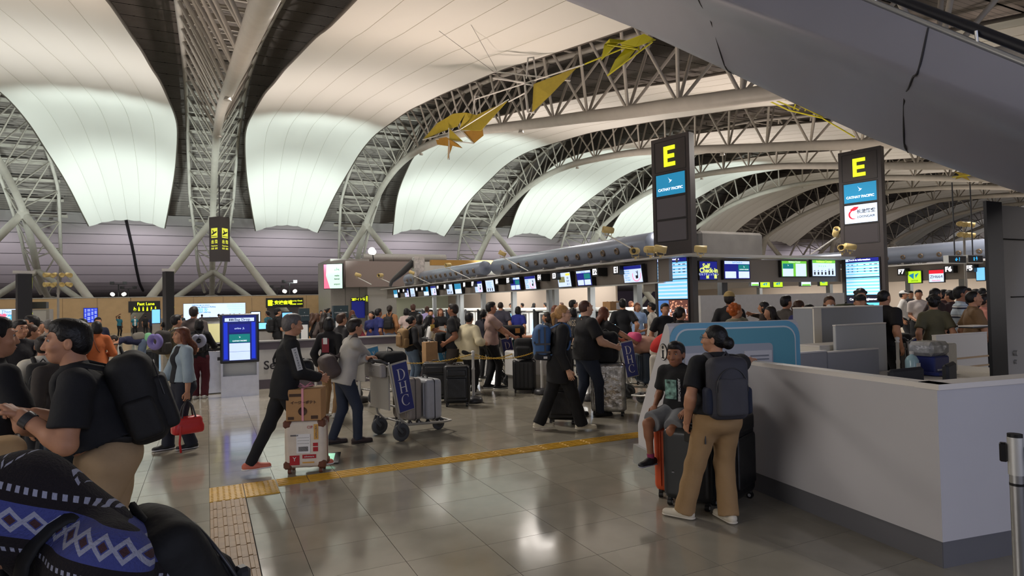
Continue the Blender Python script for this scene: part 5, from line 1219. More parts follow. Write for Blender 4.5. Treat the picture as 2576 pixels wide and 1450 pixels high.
# ============================================================ LUGGAGE, CARTS, POSTS
def suitcase(label,loc,rz,w,h,d,col,style='shell',handle=0.,tilt=0.,group=None,accent=(30,30,32),mt=None,wheels=True):
    T=thing('suitcase',label,'suitcase',loc,rz,group);T.rotation_euler[0]=tilt
    m_=mt or mat('case_%d_%d_%d'%tuple(col),s2l(*col),.38,noise=.05,nscale=12,bump=.15 if style=='soft' else .04,bscale=90);ma=mat('case_trim_%d_%d_%d'%tuple(accent),s2l(*accent),.45)
    z0=.06
    S=SDF(.012);S.box((0,0,z0+h/2),(w/2,d/2,h/2),None,rd=min(.055,d*.3))
    sculpt('shell',[(S,.016,.0008 if style=='soft' else 0,1)],[m_],T)
    if style=='shell':
        n=5
        for sy in(-1,1):
            for i in range(n): x=-w*.36+i*w*.72/(n-1);g=MB();g.tube([(x,sy*d*.495,z0+h*.09),(x,sy*(d*.5+.004),z0+h*.14),(x,sy*(d*.5+.004),z0+h*.86),(x,sy*d*.495,z0+h*.91)],.011,6,flat=.6);g.build('rib',m_,T)
    if style=='hribs':
        for i in range(7): MB().box((0,0,z0+h*(.14+.12*i)),(w+.008,d+.008,.014),bev=.004).build('rib',m_,T)
    if style=='soft':
        S=SDF(.012);S.box((0,-d*.5,z0+h*.40),(w*.40,.022,h*.28),None,rd=.02);sculpt('front_pocket',[(S,.014,.001,2)],[m_],T)
        S=SDF(.012);S.box((0,-d*.5,z0+h*.80),(w*.38,.018,h*.09),None,rd=.016);sculpt('front_pocket',[(S,.014,.001,2)],[m_],T)
    zp=MB();k=.02
    P=[(w/2*a,0,z0+h/2+h/2*b) for a,b in((-.86,-1),(.86,-1),(1,-.92),(1,.92),(.86,1),(-.86,1),(-1,.92),(-1,-.92))];zp.tube([(x*1.006,0,z0+h/2+(z-z0-h/2)*1.005) for x,_,z in P],.006,6,closed=True);zp.build('zip_line',ma,T)
    if style=='trunk':
        for sx in(-1,1):
            for sy in(-1,1):
                for sz in(0,1): MB().box((sx*(w/2-.035),sy*(d/2-.03),z0+.035+sz*(h-.07)),(.085,.075,.085),bev=.02).build('corner_guard',ma,T)
    g=MB();g.tube([(-.06,0,z0+h),(-.05,0,z0+h+.03),(.05,0,z0+h+.03),(.06,0,z0+h)],.010,6);g.build('top_handle',ma,T)
    if handle:
        g=MB()
        for x in(-.10,.10): g.cyl((x,d*.30,z0+h-.02),(x,d*.30,z0+h+handle),.010,n=8)
        g.build('telescopic_tubes',m_alu,T);MB().tube([(-.12,d*.30,z0+h+handle),(.12,d*.30,z0+h+handle)],.016,8).build('grip',ma,T)
    if wheels:
        for sx in(-1,1):
            for sy in(-1,1):
                x,y=sx*(w/2-.05),sy*(d/2-.045);g=MB();g.box((x,y,.062),(.035,.035,.03),bev=.006);g.cyl((x-.017,y,.028),(x+.017,y,.028),.028,n=14);wh=g.build('wheel',ma,T)
                MB().cyl((x-.019,y,.028),(x+.019,y,.028),.014,n=10).build('hub',m_alu,wh)
    return T
m_cartg=mat('cart_silver',s2l(176,174,168),.35,metal=.5);m_navy=mat('cart_sign_navy',s2l(34,44,112),.45);m_rub=mat('rubber_grey',s2l(72,74,76),.6);m_sky=mat('cart_sign_blue',s2l(70,140,180),.45)
def serif(T,x,z,s,ch,y,m_):
    g=MB()
    def R(x0,x1,z0,z1): g.box((x+(x0+x1)/2*s,y,z+(z0+z1)/2*s),((x1-x0)*s,.002,(z1-z0)*s))
    def arc(cx,cz,rx,rz,a0,a1,t0,t1,n=14):
        A=np.linspace(math.radians(a0),math.radians(a1),n);o=[];i_=[]
        for a in A:
            th=t0+(t1-t0)*abs(math.cos(a));o.append((x+(cx+rx*math.cos(a))*s,z+(cz+rz*math.sin(a))*s));i_.append((x+(cx+(rx-th)*math.cos(a))*s,z+(cz+(rz-th*.6)*math.sin(a))*s))
        for k in range(n-1):
            q=[o[k],o[k+1],i_[k+1],i_[k]];g.add([(a,y-.001,b) for a,b in q],[(0,1,2,3)]);
    if ch=='D': R(-.30,-.18,-.5,.5);R(-.40,-.08,.46,.5);R(-.40,-.08,-.5,-.46);arc(-.12,0,.50,.5,-90,90,.04,.13)
    if ch=='H': R(-.32,-.20,-.5,.5);R(.20,.32,-.5,.5);R(-.2,.2,-.03,.03);[R(a-.12,a+.12,b-.02,b+.02) for a in(-.26,.26) for b in(-.48,.48)]
    if ch=='C': arc(.05,0,.45,.5,48,312,.04,.13,18);R(.30,.34,.2,.45)
    return g.build('serif_letter',m_,T)
def cart(label,loc,rz,text_='DHC',col=None,group='luggage carts'):
    """airport baggage cart; pushes towards local +x; sign board on its -y side"""
    T=thing('luggage_cart',label,'luggage cart',loc,rz,group)
    g=MB();W=.30
    for sy in(-1,1):
        y=sy*W;g.tube([(-.30,y,1.02),(-.24,y,.70),(-.16,y,.30),(-.05,y,.20),(.55,y*.8,.15),(.72,y*.55,.14)],.018,8)
    for x,z,k in((-.27,.86,1),(-.20,.45,1),(.0,.195,.98),(.25,.175,.9),(.5,.155,.82),(.72,.14,.55)): g.cyl((x,-W*k,z),(x,W*k,z),.014,n=8)
    g.build('frame',m_cartg,T)
    g=MB();g.tube([(-.30,-W,1.0),(-.40,-W*.98,1.05),(-.44,-W*.6,1.06),(-.44,W*.6,1.06),(-.40,W*.98,1.05),(-.30,W,1.0)],.017,8);g.build('push_handle',m_dk,T)
    S=SDF(.02);S.box((-.42,0,1.05),(.03,.16,.045),eul(0,30,0),rd=.025);sculpt('brake_grip',[(S,.012,0,0)],[m_dk],T)
    MB().box((-.27,0,.68),(.02,.52,.55),M=Matrix.Rotation(0,4,'X')).build('back_panel',m_cartg,T)
    g=MB();g.box((-.33,0,.91),(.10,.46,.18),bev=.02);g.build('basket',m_gry,T)
    M_=Matrix.Translation((-.12,-W-.035,.70))@Matrix.Rotation(math.radians(-10),4,'Y')
    g=MB();g.box((0,0,0),(.24,.03,.66),M=M_,bev=.012);g.build('sign_frame',m_cartg,T)
    g=MB();g.box((0,-.017,0),(.21,.008,.62),M=M_);sb=g.build('sign_board',col or m_navy,T)
    if text_=='DHC':
        for i,ch in enumerate('DHC'):
            o=serif(T,0,.17-.17*i,.145,ch,-.024,m_wht);o.matrix_local=M_
    elif text_:
        n=len(text_)
        for i,ch in enumerate(text_): 
            o=text(ch,.5/n+.01,m_wht,T,M_@Vector((0,-.024,.25-.5*(i+.5)/n)),(RX,math.radians(-10),0),'lettering',off=.002)
    m2=Matrix.Translation((-.34,0,.93));
    for i,ch in enumerate('DHC' if text_=='DHC' else ''): o=serif(T,0,0,.055,ch,0,m_wht);o.matrix_local=Matrix.Translation((-.385,.06-.055*i,.92))@Matrix.Rotation(-RX,4,'Z')
    for x,y,r in((-.13,-W,.115),(-.13,W,.115),(.62,0,.09)):
        g=MB();g.lathe((x,y,r),[(r*.55,-.024),(r*.93,-.024),(r,-.014),(r,.014),(r*.93,.024),(r*.55,.024)],24,M=Matrix.Rotation(RX,3,'X'));wh=g.build('wheel',m_rub,T)
        g=MB();g.cyl((x,y-.022,r),(x,y+.022,r),r*.6,n=16);g.cyl((x,y-.028,r),(x,y+.028,r),r*.16,n=10);g.build('hub',m_dk,wh)
        g=MB();g.tube([(x,y+.035,r),(x-.06,y+.035,r+.07),(x-.03 if x<0 else x,y+.03,.26 if x<0 else .16)],.022,6);g.tube([(x,y-.035,r),(x-.06,y-.035,r+.07),(x-.03 if x<0 else x,y-.03,.26 if x<0 else .16)],.022,6);g.build('fork',m_rub,T)
    return T
def chainpost(label,x,y,h=.92,group='white chain posts'):
    T=thing('chain_post',label,'queue post',(x,y,0),0,group)
    MB().lathe((0,0,0),[(0,0),(.15,0),(.165,.03),(.14,.09),(.06,.105),(.035,.12),(0,.12)],24).build('weighted_base',m_dk,T)
    MB().lathe((0,0,0),[(.028,.10),(.026,.2),(.026,h*.62),(.030,h*.63),(.030,h*.66),(.024,h*.68),(.024,h-.09),(.034,h-.085),(.034,h-.07),(.02,h-.06),(.034,h-.035),(.034,h-.015),(.012,h),(0,h)],16).build('post',m_wht,T);return T
m_chain=mat('chain_yellow',s2l(206,166,52),.45)
def chain(label,a,b,sag,group='yellow plastic chains'):
    T=thing('chain',label,'chain',(0,0,0),0,group);a=Vector(a);b=Vector(b);N=max(6,int((b-a).length/.030));g=MB()
    pts=[a.lerp(b,i/N)+Vector((0,0,-sag*4*(i/N)*(1-i/N))) for i in range(N+1)]
    for i in range(N):
        p=(pts[i]+pts[i+1])/2;d=(pts[i+1]-pts[i]).normalized();s_=d.cross(Vector((0,0,1))).normalized();u=s_.cross(d)
        k=s_ if i%2 else u;g.tube([p+d*.021*math.cos(t_)+k*.012*math.sin(t_) for t_ in np.linspace(0,2*PI,9)[:-1]],.0042,4,closed=True)
    o=g.build('links',m_chain,T);o['kind']='stuff';return T
# ============================================================ CAST
def yaw(px,py=780): d=ray(px,py);return math.atan2(d[0],d[1])
def F_(px,rel): return -(yaw(px)+math.radians(rel))
def tol(at,rz,w): dx,dy=w[0]-at[0],w[1]-at[1];c,s=math.cos(-rz),math.sin(-rz);return V3(dx*c-dy*s,dx*s+dy*c,w[2])
def cellD(D): return .011 if D<6 else .013 if D<9.2 else .018 if D<14.5 else .024 if D<24 else .036
def pp(label,px,yt,D,rel,**kw):
    p=atD(px,yt,D);kw.setdefault('H',min(1.86,max(1.42,p[2]/.985)));kw.setdefault('cell',cellD(D))
    return person(label,(p[0],p[1],0),F_(px,rel),**kw)
def pf(label,fx,fy_,rel,H,D,**kw):
    g=fl(fx,fy_);return person(label,(g[0],g[1],0),F_(fx,rel),H=H,cell=cellD(D),**kw)
BK=(20,20,23);NV=(24,28,52)
# ---------- fair-isle knit, pattern in the knit itself
def fairisle():
    M=bpy.data.materials.new('fair_isle_knit');M.use_nodes=True;nt=M.node_tree;b=nt.nodes['Principled BSDF'];b.inputs['Roughness'].default_value=.95
    N=nt.nodes.new;L=nt.links.new
    def mth(op,a,c=None,d=None):
        n=N('ShaderNodeMath');n.operation=op
        for i,v in enumerate((a,c,d)):
            if v is None: continue
            if isinstance(v,(int,float)): n.inputs[i].default_value=v
            else: L(v,n.inputs[i])
        return n.outputs[0]
    tc=N('ShaderNodeTexCoord');s=N('ShaderNodeSeparateXYZ');L(tc.outputs['Object'],s.inputs[0]);x,y,z=s.outputs
    v=mth('ADD',z,mth('MULTIPLY',y,-.45));u=mth('ADD',y,mth('MULTIPLY',x,.6))
    vf=mth('MODULO',mth('ADD',v,10.),.26)
    band=lambda a,c:mth('MULTIPLY',mth('GREATER_THAN',vf,a),mth('LESS_THAN',vf,c))
    uf=lambda p:mth('SUBTRACT',mth('FRACT',mth('DIVIDE',u,p)),.5)
    ad=mth('ADD',mth('MULTIPLY',mth('ABSOLUTE',uf(.036)),.036),mth('ABSOLUTE',mth('SUBTRACT',vf,.075)))
    blue=band(.045,.105)
    dia=mth('MULTIPLY',blue,mth('MULTIPLY',mth('LESS_THAN',ad,.022),mth('GREATER_THAN',ad,.012)))
    core=mth('MULTIPLY',blue,mth('LESS_THAN',ad,.009))
    dots=mth('MULTIPLY',band(.122,.134),mth('GREATER_THAN',uf(.014),0.))
    d2=mth('MULTIPLY',band(.018,.026),mth('GREATER_THAN',uf(.012),0.))
    zz=mth('ABSOLUTE',mth('SUBTRACT',mth('SUBTRACT',vf,.195),mth('MULTIPLY',mth('SUBTRACT',mth('ABSOLUTE',uf(.12)),.25),.16)))
    zig=mth('MULTIPLY',mth('MULTIPLY',band(.15,.25),mth('LESS_THAN',zz,.003)),mth('GREATER_THAN',uf(.011),-.2))
    wh=mth('MINIMUM',mth('ADD',mth('ADD',dia,dots),mth('ADD',d2,zig)),1.)
    def mix(f,a,c):
        m_=N('ShaderNodeMix');m_.data_type='RGBA';L(f,m_.inputs[0])
        for i,q in ((6,a),(7,c)):
            if isinstance(q,tuple): m_.inputs[i].default_value=(*q,1)
            else: L(q,m_.inputs[i])
        return m_.outputs[2]
    c=mix(blue,s2l(26,20,24),s2l(68,75,138));c=mix(core,c,s2l(70,44,48));c=mix(wh,c,s2l(160,162,180));L(c,b.inputs['Base Color'])
    n=N('ShaderNodeTexNoise');n.inputs['Scale'].default_value=180;L(tc.outputs['Object'],n.inputs['Vector']);bu=N('ShaderNodeBump');bu.inputs['Strength'].default_value=.7;bu.inputs['Distance'].default_value=.006;L(n.outputs[0],bu.inputs['Height']);L(bu.outputs[0],b.inputs['Normal']);return M
# ================= nearest figures on the left
p=atD(480,1300,1.36);a1=F_(480,-110)
J=person('person leaning forward in a dark sweater with blue and white bands, nearest the viewer',(p[0],p[1],0),a1,H=1.67,cell=.011,lean=26,b=1.1,tmat=fairisle(),sleeve='long',hem=-.04,hair='black',style='bangs',hr=(.25,.50,.80),hl=(-.27,.42,.72),bot=BK,hpitch=45,loose=1.7,female=True,headoff=(0,.20,-.10))
S=SDF(.03);S.cone(J['nk']-J['t']*.05,J['nk']+J['t']*.06+V3(0,.03,0),.10,.085);S.cone(J['nk']+J['t']*.06+V3(0,.03,0),J['hd']+V3(0,-.06,.0),.085,.085);sculpt('knitted_hood',[(S,.012,.004,3)],[_M.get('fi') or bpy.data.materials['fair_isle_knit']],J['T'])
T,c=backpack('large black backpack of the person in the patterned sweater',J,(10,10,12),w=.27,h=.40,d=.12,sag=.06,off=-.05)
fb=J['fy'];MB().box(c-fb*.085+V3(-.09,0,-.0),(.035,.03,.045),bev=.008).build('buckle',m_dk,T)
p=atD(278,900,3.55);at=(p[0],p[1],0);rz=F_(278,-86)
hL=tol(at,rz,atD(52,1046,3.2));hR=tol(at,rz,atD(85,1040,3.6))
J=person('heavy-set man in a black T-shirt and khaki trousers pushing luggage, wearing a black backpack',at,rz,H=1.73,cell=.011,lean=17,b=1.34,belly=.35,hl=hL,hr=hR,cr=75,cL=70,nl=(0,0,-1),nr=(0,0,-1),top=(18,19,24),hem=.075,bot=(168,142,108),flare=1.25,hair='black',style='short',hyaw=4,ff=(-.1,.1,0),fr=(.12,-.12,0),shoe=(40,36,34),loose=1.5,el=(-.3,-.2,-1),er=(.3,-.2,-1))
backpack('bulky black backpack on the man in khaki trousers',J,(18,18,20),w=.36,h=.52,d=.22,sag=.03,dz=.02)
w=J['wL']+(J['eL']-J['wL'])*.16;d=nrm(J['eL']-J['wL']);MB().cyl(w-d*.02,w+d*.02,.044,n=18).build('wristwatch',m_dk,J['T'])
p=atD(-22,812,3.75);at=(p[0],p[1],0);rz=F_(-22,70);J=person('man in a black shirt at the left edge facing the man in khaki trousers',at,rz,H=1.72,cell=.011,b=1.15,top=(16,17,22),hair='black',style='short',hyaw=-10,bot=BK,hr=(.2,.3,1.0),hl=(-.2,.3,1.0))
# their luggage
g0=atD(95,1120,3.4);T=suitcase('white hard suitcase with raised handle in front of the man in khaki trousers',(g0[0],g0[1],0),F_(95,-90),.50,.70,.30,(176,172,160),handle=.32,accent=(28,28,30))
g1=atD(2,1100,3.2);T=thing('tan_bag','tan soft bag on top of the luggage at the left edge','bag',(g1[0],g1[1],.78),.3);S=SDF(.03);S.box((0,0,.17),(.10,.11,.17),rd=.06);sculpt('bag_body',[(S,.012,.004,3)],[cl('tan_bag',(170,140,98))],T)
g2=atD(210,1120,3.9);suitcase('dark ribbed suitcase standing behind the white suitcase',(g2[0],g2[1],0),F_(200,-80),.55,.72,.30,(30,30,30),'hribs')
g3=atD(195,1050,3.9);T=thing('film_bag','dark bag under crinkled glossy film lying on the dark ribbed suitcase','bag',(g3[0],g3[1],.80),F_(195,-80));S=SDF(.03);S.box((0,0,.13),(.26,.16,.13),rd=.1);sculpt('bag_body',[(S,.014,.006,3)],[mat('film_dark',s2l(38,46,56),.2,noise=.3,nscale=6,bump=1.,bscale=10)],T)
# ================= crowd behind them
G='travellers in the left-hand crowd'
pp('man with short dark hair and taupe shirt facing left behind the crowd at left',82,800,10,-95,top=(96,84,78),style='short',hair='black',group=G)
J=pp('person in a cream top carrying a black backpack, seen from behind at left',108,843,6.6,0,H=1.50,top=(206,200,184),sleeve='long',hair='dark',style='bangs',group=G,cell=.013)
backpack('black backpack on the person in a cream top at left',J,(22,22,24),w=.28,h=.38,d=.14)
J=pp('woman in a grey top with a lanyard behind the cream-top person',140,831,8.2,20,top=(120,112,104),sleeve='long',hair='dark',style='bob',female=True,group=G)
pp('dark-haired person in black in the left crowd, nearest the left edge',48,812,8,150,top=(36,34,36),hair='black',group=G);pp('brown-haired person facing right in the left crowd',76,822,8.8,80,top=(58,50,46),hair='brown',style='bangs',group=G,female=True)
pp('brown-haired person in dark clothes behind the left crowd',100,812,11.5,150,top=(70,56,50),hair='dark',style='bob',group=G);pp('grey-haired man in a pale beige shirt in the left crowd',124,808,10.5,-20,top=(176,162,148),hair='grey',style='buzz',sleeve='long',group=G)
pp('person with a checked dark shirt beside the man in khaki trousers',150,850,5.6,-30,H=1.52,top=(58,52,48),sleeve='long',hair='black',cell=.013,group=G)
J=pp('person in a rust-orange jacket with a brown cross-body strap, seen from behind',243,813,11,-8,top=(186,100,52),sleeve='long',hair='black',style='bob',bot=BK,hr=(.16,.2,.98),hl=(-.16,.2,.98),female=True,group=G)
crossbag('small brown cross-body bag of the person in the rust-orange jacket',J,(110,60,36),J['hip']+V3(.12,.1,.12),(.08,.04,.07),sx=1,w_=.02)
pp('person in a pale grey shirt leaning on a cart behind the rust-orange jacket',221,804,13.5,-50,top=(190,192,194),sleeve='long',hair='black',lean=12,hr=(.15,.4,1),hl=(-.15,.4,1),group=G);pp('person in a navy top just behind the rust-orange jacket',246,802,15.4,170,top=NV,sleeve='long',hair='black',group=G)
pp('staff member in a teal shirt scratching his head by the timber wall',300,802,44,150,top=(40,110,130),bot=(16,16,20),hr=(.10,.12,1.50),hair='dark',skin_='d');pp('masked staff member in a teal shirt and white bib at the Fast Lane doorway',339,803,44,170,top=(40,120,140),bot=(16,16,20),mask=True,female=True,style='pony',inner=((220,220,220),.07))
# bending traveller
g=fl(352,945);rz=F_(352,-90);J=person('traveller in jeans bending forward over luggage, green and grey bag on the back',(g[0],g[1],0),rz,H=1.66,cell=.02,lean=82,hip=(0,-.08,.92),hr=(.16,.55,.62),hl=(-.16,.6,.66),top=(30,34,64),sleeve='long',bot=(86,100,122),shoe=(150,110,60),hair='dark',er=(.3,0,.5),el=(-.3,0,.5),fr=(.12,-.1,0),ff=(-.12,.08,0),hpitch=30)
T=thing('waist_bundle','grey and mint green jacket bundle on the bending traveller','bag',J['T'].location[:],rz);S=SDF(.03);S.box(J['hip']+V3(0,.1,.14),(.17,.15,.11),eul(-8,0,0),rd=.09);sculpt('grey_half',[(S,.02,.003,2)],[cl('bundle_grey',(120,116,108))],T);S=SDF(.03);S.box(J['hip']+V3(0,-.12,.10),(.175,.10,.13),eul(8,0,0),rd=.09);sculpt('mint_half',[(S,.02,.003,2)],[cl('bundle_mint',(124,186,140))],T)
g=fl(378,940);suitcase('small black ribbed suitcase standing alone near the travel-pillow man',(g[0],g[1],0),F_(378,0),.42,.60,.24,(24,25,26),'shell')
g=fl(318,960);T=thing('plastic_bag','clear plastic bag holding a pink soft toy on the floor','bag',(g[0],g[1],0));S=SDF(.03);S.ell((0,0,.55),(.13,.12,.22));sculpt('clear_film',[(S,.02,.004,2)],[mat('clear_plastic',(.6,.7,.75),.15,alpha=.35)],T)
S=SDF(.02);S.cone((0,0,.40),(.02,0,.60),.06,.05);S.ell((.02,0,.68),(.055,.055,.05));S.cone((.02,0,.6),(.1,0,.55),.03);S.cone((.02,0,.6),(-.07,0,.52),.03);sculpt('pink_toy',[(S,.016,0,0)],[cl('toy_pink',(214,80,110))],T)
MB().lathe((0,0,.15),[(0,0),(.2,0),(.26,.22),(.22,.24),(0,.22)],16).build('wicker_base',cl('wicker',(150,136,112)),T)
g=fl(288,955);T=suitcase('teal suitcase with a tall chrome handle beside the plastic bag',(g[0],g[1],0),.2,.42,.42,.25,(30,70,80),handle=.42)
J=pp('man in a beige hooded jacket facing right with a travel pillow on his backpack',442,797,11.8,60,top=(150,136,104),sleeve='long',bot=BK,hair='black',hr=(.18,.25,1.0))
backpack('dark grey backpack of the man in the beige jacket',J,(50,46,42),w=.32,h=.44,d=.20,off=.02)
p=atD(390,860,10.9);neckpillow('lavender neck pillow hanging on a dark grey backpack',(p[0],p[1],p[2]),F_(394,40),0,.095,.052,(122,112,170))
J=pp('tall young man in a dark plaid shirt seen from behind',487,776,13.2,15,top=(74,66,64),sleeve='long',bot=BK,hair='dark',style='short',b=1.05)
J=pf('woman in a black top and maroon trousers at the bag drop machines',503,1003,10,1.56,12.6,top=BK,sleeve='long',bot=(84,26,38),flare=1.3,hair='black',style='bob',female=True,hr=(.2,.3,.98),shoe=(220,220,216))
T,c=backpack('black backpack with a white tag on the woman in maroon trousers',J,(24,23,25),w=.30,h=.36,d=.15);MB().box(c+V3(0,-.10,-.12),(.05,.01,.035)).build('white_tag',m_wht,T)
wp=world(J,c+V3(.05,-.16,.06));neckpillow('pale grey neck pillow strapped to the black backpack of the woman in maroon trousers',tuple(wp),F_(503,10)+.1,0,.09,.048,(150,154,172))
# denim jacket woman
g=fl(462,1128);at=(g[0],g[1],0);rz=F_(462,-108)
hl=V3(-.28,.04,.73);hrr=V3(.20,.22,.73)
J=person('woman in a pale denim jacket carrying a red handbag',at,rz,H=1.53,cell=.012,female=True,b=1.14,top=(150,166,176),inner=((20,22,30),.085),sleeve='long',bot=(26,30,44),flare=1.35,hair='auburn',style='long',lh=.2,hr=hrr,hl=hl,cL=80,cr=60,fr=(.07,.16,0),ff=(-.10,-.06,0),shoe=(26,26,28),sole=(215,215,215),hem=.03,coat=1,hyaw=0,loose=1.25)
g2=MB();hp=J['hp'];g2.tube([hp(-.07,.0,.115),hp(-.05,.07,.105),hp(0,.09,.10),hp(.05,.07,.105),hp(.07,0,.115)],.004,6);g2.build('white_headband_glasses',m_wht,J['T'])
wl=J['wL']+nrm(J['wL']-J['eL'])*.07
T=thing('handbag','red handbag with black handles and a hanging red strap held by the denim-jacket woman','handbag',at,rz);c=V3(wl[0]-.0,wl[1],wl[2]-.33);m_red=mat('bag_red',s2l(196,40,40),.4)
S=SDF(.02);S.box(c,(.075,.165,.10),rd=.05);S.box(c-V3(0,0,.05),(.08,.18,.06),rd=.04,k=.02);sculpt('bag_body',[(S,.010,.001,2)],[m_red],T)
g2=MB()
for sx in(-.05,.05): g2.tube([c+V3(sx,-.08,.08),c+V3(sx*.6,-.05,.22),c+V3(0,0,.31),c+V3(sx*.6,.05,.22),c+V3(sx,.08,.08)],.010,6)
g2.build('handles',m_dk,T);MB().tube([c+V3(-.08,.1,0),c+V3(-.09,.12,-.2),c+V3(-.07,.1,-.32)],.014,6,flat=.4).build('long_strap',m_red,T);MB().tube([c+V3(0,.172,-.09),c+V3(0,.172,.06)],.012,6).build('pale_piping',mat('piping',s2l(206,170,150),.5),T)
# ================= central figures
g=fl(718,1186);at=(g[0],g[1],0);rz=F_(718,82)
J=person('man in black with coral running shoes striding with a cream suitcase',at,rz,H=1.68,cell=.012,b=1.1,lean=7,top=(16,17,20),sleeve='long',hem=-.06,bot=(18,18,21),flare=.9,hair='grey',style='short',ff=(-.05,-.36,.0),fr=(.07,.30,0),hl=(-.14,.34,.99),hr=(.10,.36,.98),cL=65,cr=65,shoe=(206,112,88),sole=(230,226,222),loose=1.25,hpitch=8,tl=0)
sL,eL=J['sR'],J['eR'];d=nrm(eL-sL);n_=nrm(V3(1,0,.1));q0=sL+d*.03+n_*.076;q1=sL+d*.27+n_*.072
g2=MB();u=np.cross(d,n_)*.028;g2.add([q0+u,q0-u,q1-u,q1+u,q0+u+n_*.004,q0-u+n_*.004,q1-u+n_*.004,q1+u+n_*.004],[(4,5,6,7),(0,4,7,3),(1,2,6,5)]);g2.build('white_sleeve_band',mat('band_white',s2l(190,190,188),.7),J['T'])
for i,ch in enumerate('EXCHANGE'):
    p_=q0+d*(.022+.028*i)+n_*.006;o=text(ch,.03,m_blk,J['T'],tuple(p_),(0,0,0));X_=Vector(d).normalized();Z_=Vector(n_);Y_=Z_.cross(X_);o.rotation_euler=Matrix((X_,Y_,Z_)).transposed().to_euler()
crossbag('round black cross-body bag in front of the striding man in black',J,(14,14,16),J['hip']+V3(-.05,.22,.20),(.11,.09,.10),sx=1,w_=.014)
g=fl(773,1186);sz=F_(773,12)
T=suitcase('cream hard suitcase with brown corners covered in stickers',(g[0],g[1],0),sz,.42,.50,.25,(214,204,188),'trunk',accent=(104,62,46),handle=0)
yf=-.25/2-.003
def stick(x0,x1,z0,z1,m_,n='sticker'): MB().box(((x0+x1)/2,yf,(z0+z1)/2),(x1-x0,.003,z1-z0)).build(n,m_,T)
m_sr=mat('sticker_red',s2l(170,34,44),.5);m_sy=mat('sticker_orange',s2l(210,160,80),.5);m_sb=mat('sticker_grey',s2l(100,98,100),.5);m_sw=mat('sticker_white',s2l(226,226,224),.5)
stick(.10,.145,.36,.52,m_sy);text('VIETNAM',.032,m_sb,T,(.122,yf-.004,.44),(RX,PI/2,0));stick(-.15,-.05,.10,.20,m_sr);text('Y',.06,m_sw,T,(-.10,yf-.004,.16),(RX,0,0));stick(-.02,.12,.165,.205,m_sr);text('adventure',.025,m_sw,T,(.05,yf-.004,.185),(RX,0,0))
stick(-.08,.06,.22,.42,m_sw);stick(-.06,.04,.24,.29,m_sb);stick(-.07,.05,.32,.325,m_sb);stick(-.07,.05,.35,.355,m_sb);stick(-.07,.05,.38,.385,m_sb);stick(.09,.14,.235,.28,m_sr);stick(.09,.14,.29,.325,m_sr);stick(-.14,-.06,.40,.415,m_sb);text('CIP',.04,m_sr,T,(.06,yf-.004,.49),(RX,0,0));stick(-.02,.10,.115,.13,m_sy)
T=thing('cardboard_box','brown cardboard box tied with pink ribbon on the cream suitcase','box',(g[0],g[1],.56),sz);m_card=mat('cardboard',s2l(168,128,84),.75,noise=.06)
MB().box((0,0,.165),(.36,.27,.33),bev=.004).build('carton',m_card,T);MB().box((0,0,.331),(.36,.05,.003)).build('tape',mat('tape',s2l(190,160,120),.3),T)
g2=MB();m_rib=mat('ribbon_pink',s2l(220,150,160),.6)
g2.box((-.01,0,.335),(.025,.275,.006));g2.box((-.01,-.137,.165),(.022,.004,.33));g2.box((-.01,.137,.165),(.022,.004,.33));g2.tube([(-.01,0,.34),(-.06,-.02,.38),(-.08,-.03,.35),(-.01,0,.34)],.008,5);g2.tube([(-.01,0,.34),(.05,.0,.385),(.09,-.02,.36),(-.01,0,.34)],.008,5);g2.build('pink_ribbon',m_rib,T)
m_ink=mat('print_brown',s2l(70,48,34),.7);text('イージーポテト',.038,m_ink,T,(.0,-.138,.19),(RX,0,0),off=.001);MB().box((-.08,-.137,.27),(.13,.003,.03)).build('printed_band',m_ink,T);g2=MB();g2.lathe((-.01,-.137,.10),[(.0,0),(.045,0),(.045,.003)],16,M=Matrix.Rotation(RX,3,'X'));g2.build('printed_roundel',m_ink,T);MB().box((.11,-.137,.035),(.07,.003,.035)).build('printed_mark',m_ink,T);MB().box((-.13,-.137,.03),(.06,.003,.03)).build('printed_mark',m_ink,T)
# cart pusher
g=fl(868,1116);at=(g[0],g[1],0);rz=F_(868,74)
J=person('man in a light grey shirt and dark jeans pushing a luggage cart',at,rz,H=1.60,cell=.012,lean=14,b=1.12,top=(172,168,160),sleeve='long',hem=-.05,bot=(34,42,58),hair='dark',style='short',hl=tol(at,rz,(1.86,8.12,1.08)),hr=tol(at,rz,(1.95,8.5,1.08)),cL=70,cr=70,nl=(0,0,-1),nr=(0,0,-1),ff=(-.07,-.14,0),fr=(.09,.14,0),shoe=(48,34,30),sole=(40,30,28),el=(-.3,-.5,-1),er=(.3,-.5,-1),loose=1.35,hyaw=5,hpitch=8)
crossbag('brown-grey sling bag on the back of the man in the light grey shirt',J,(74,62,58),J['hip']+V3(.02,-.19,.16),(.16,.10,.15),sx=-1,w_=.025,rot=(25,0,0))
CT=cart('luggage cart with a navy sign pushed by the man in the light grey shirt',(2.30,8.28,0),math.radians(13))
def onc(T_,x,y,z): a=T_.rotation_euler[2];return (T_.location[0]+x*math.cos(a)-y*math.sin(a),T_.location[1]+x*math.sin(a)+y*math.cos(a),z)
suitcase('taupe hard suitcase standing upright on the first luggage cart',onc(CT,.13,0,.16),math.radians(13+90),.46,.56,.22,(140,132,124),'shell',accent=(60,58,58));suitcase('silver hard suitcase with a black strap at the front of the first luggage cart',onc(CT,.42,0,.14),math.radians(13+90),.48,.54,.26,(168,170,174),'shell',accent=(24,24,26))
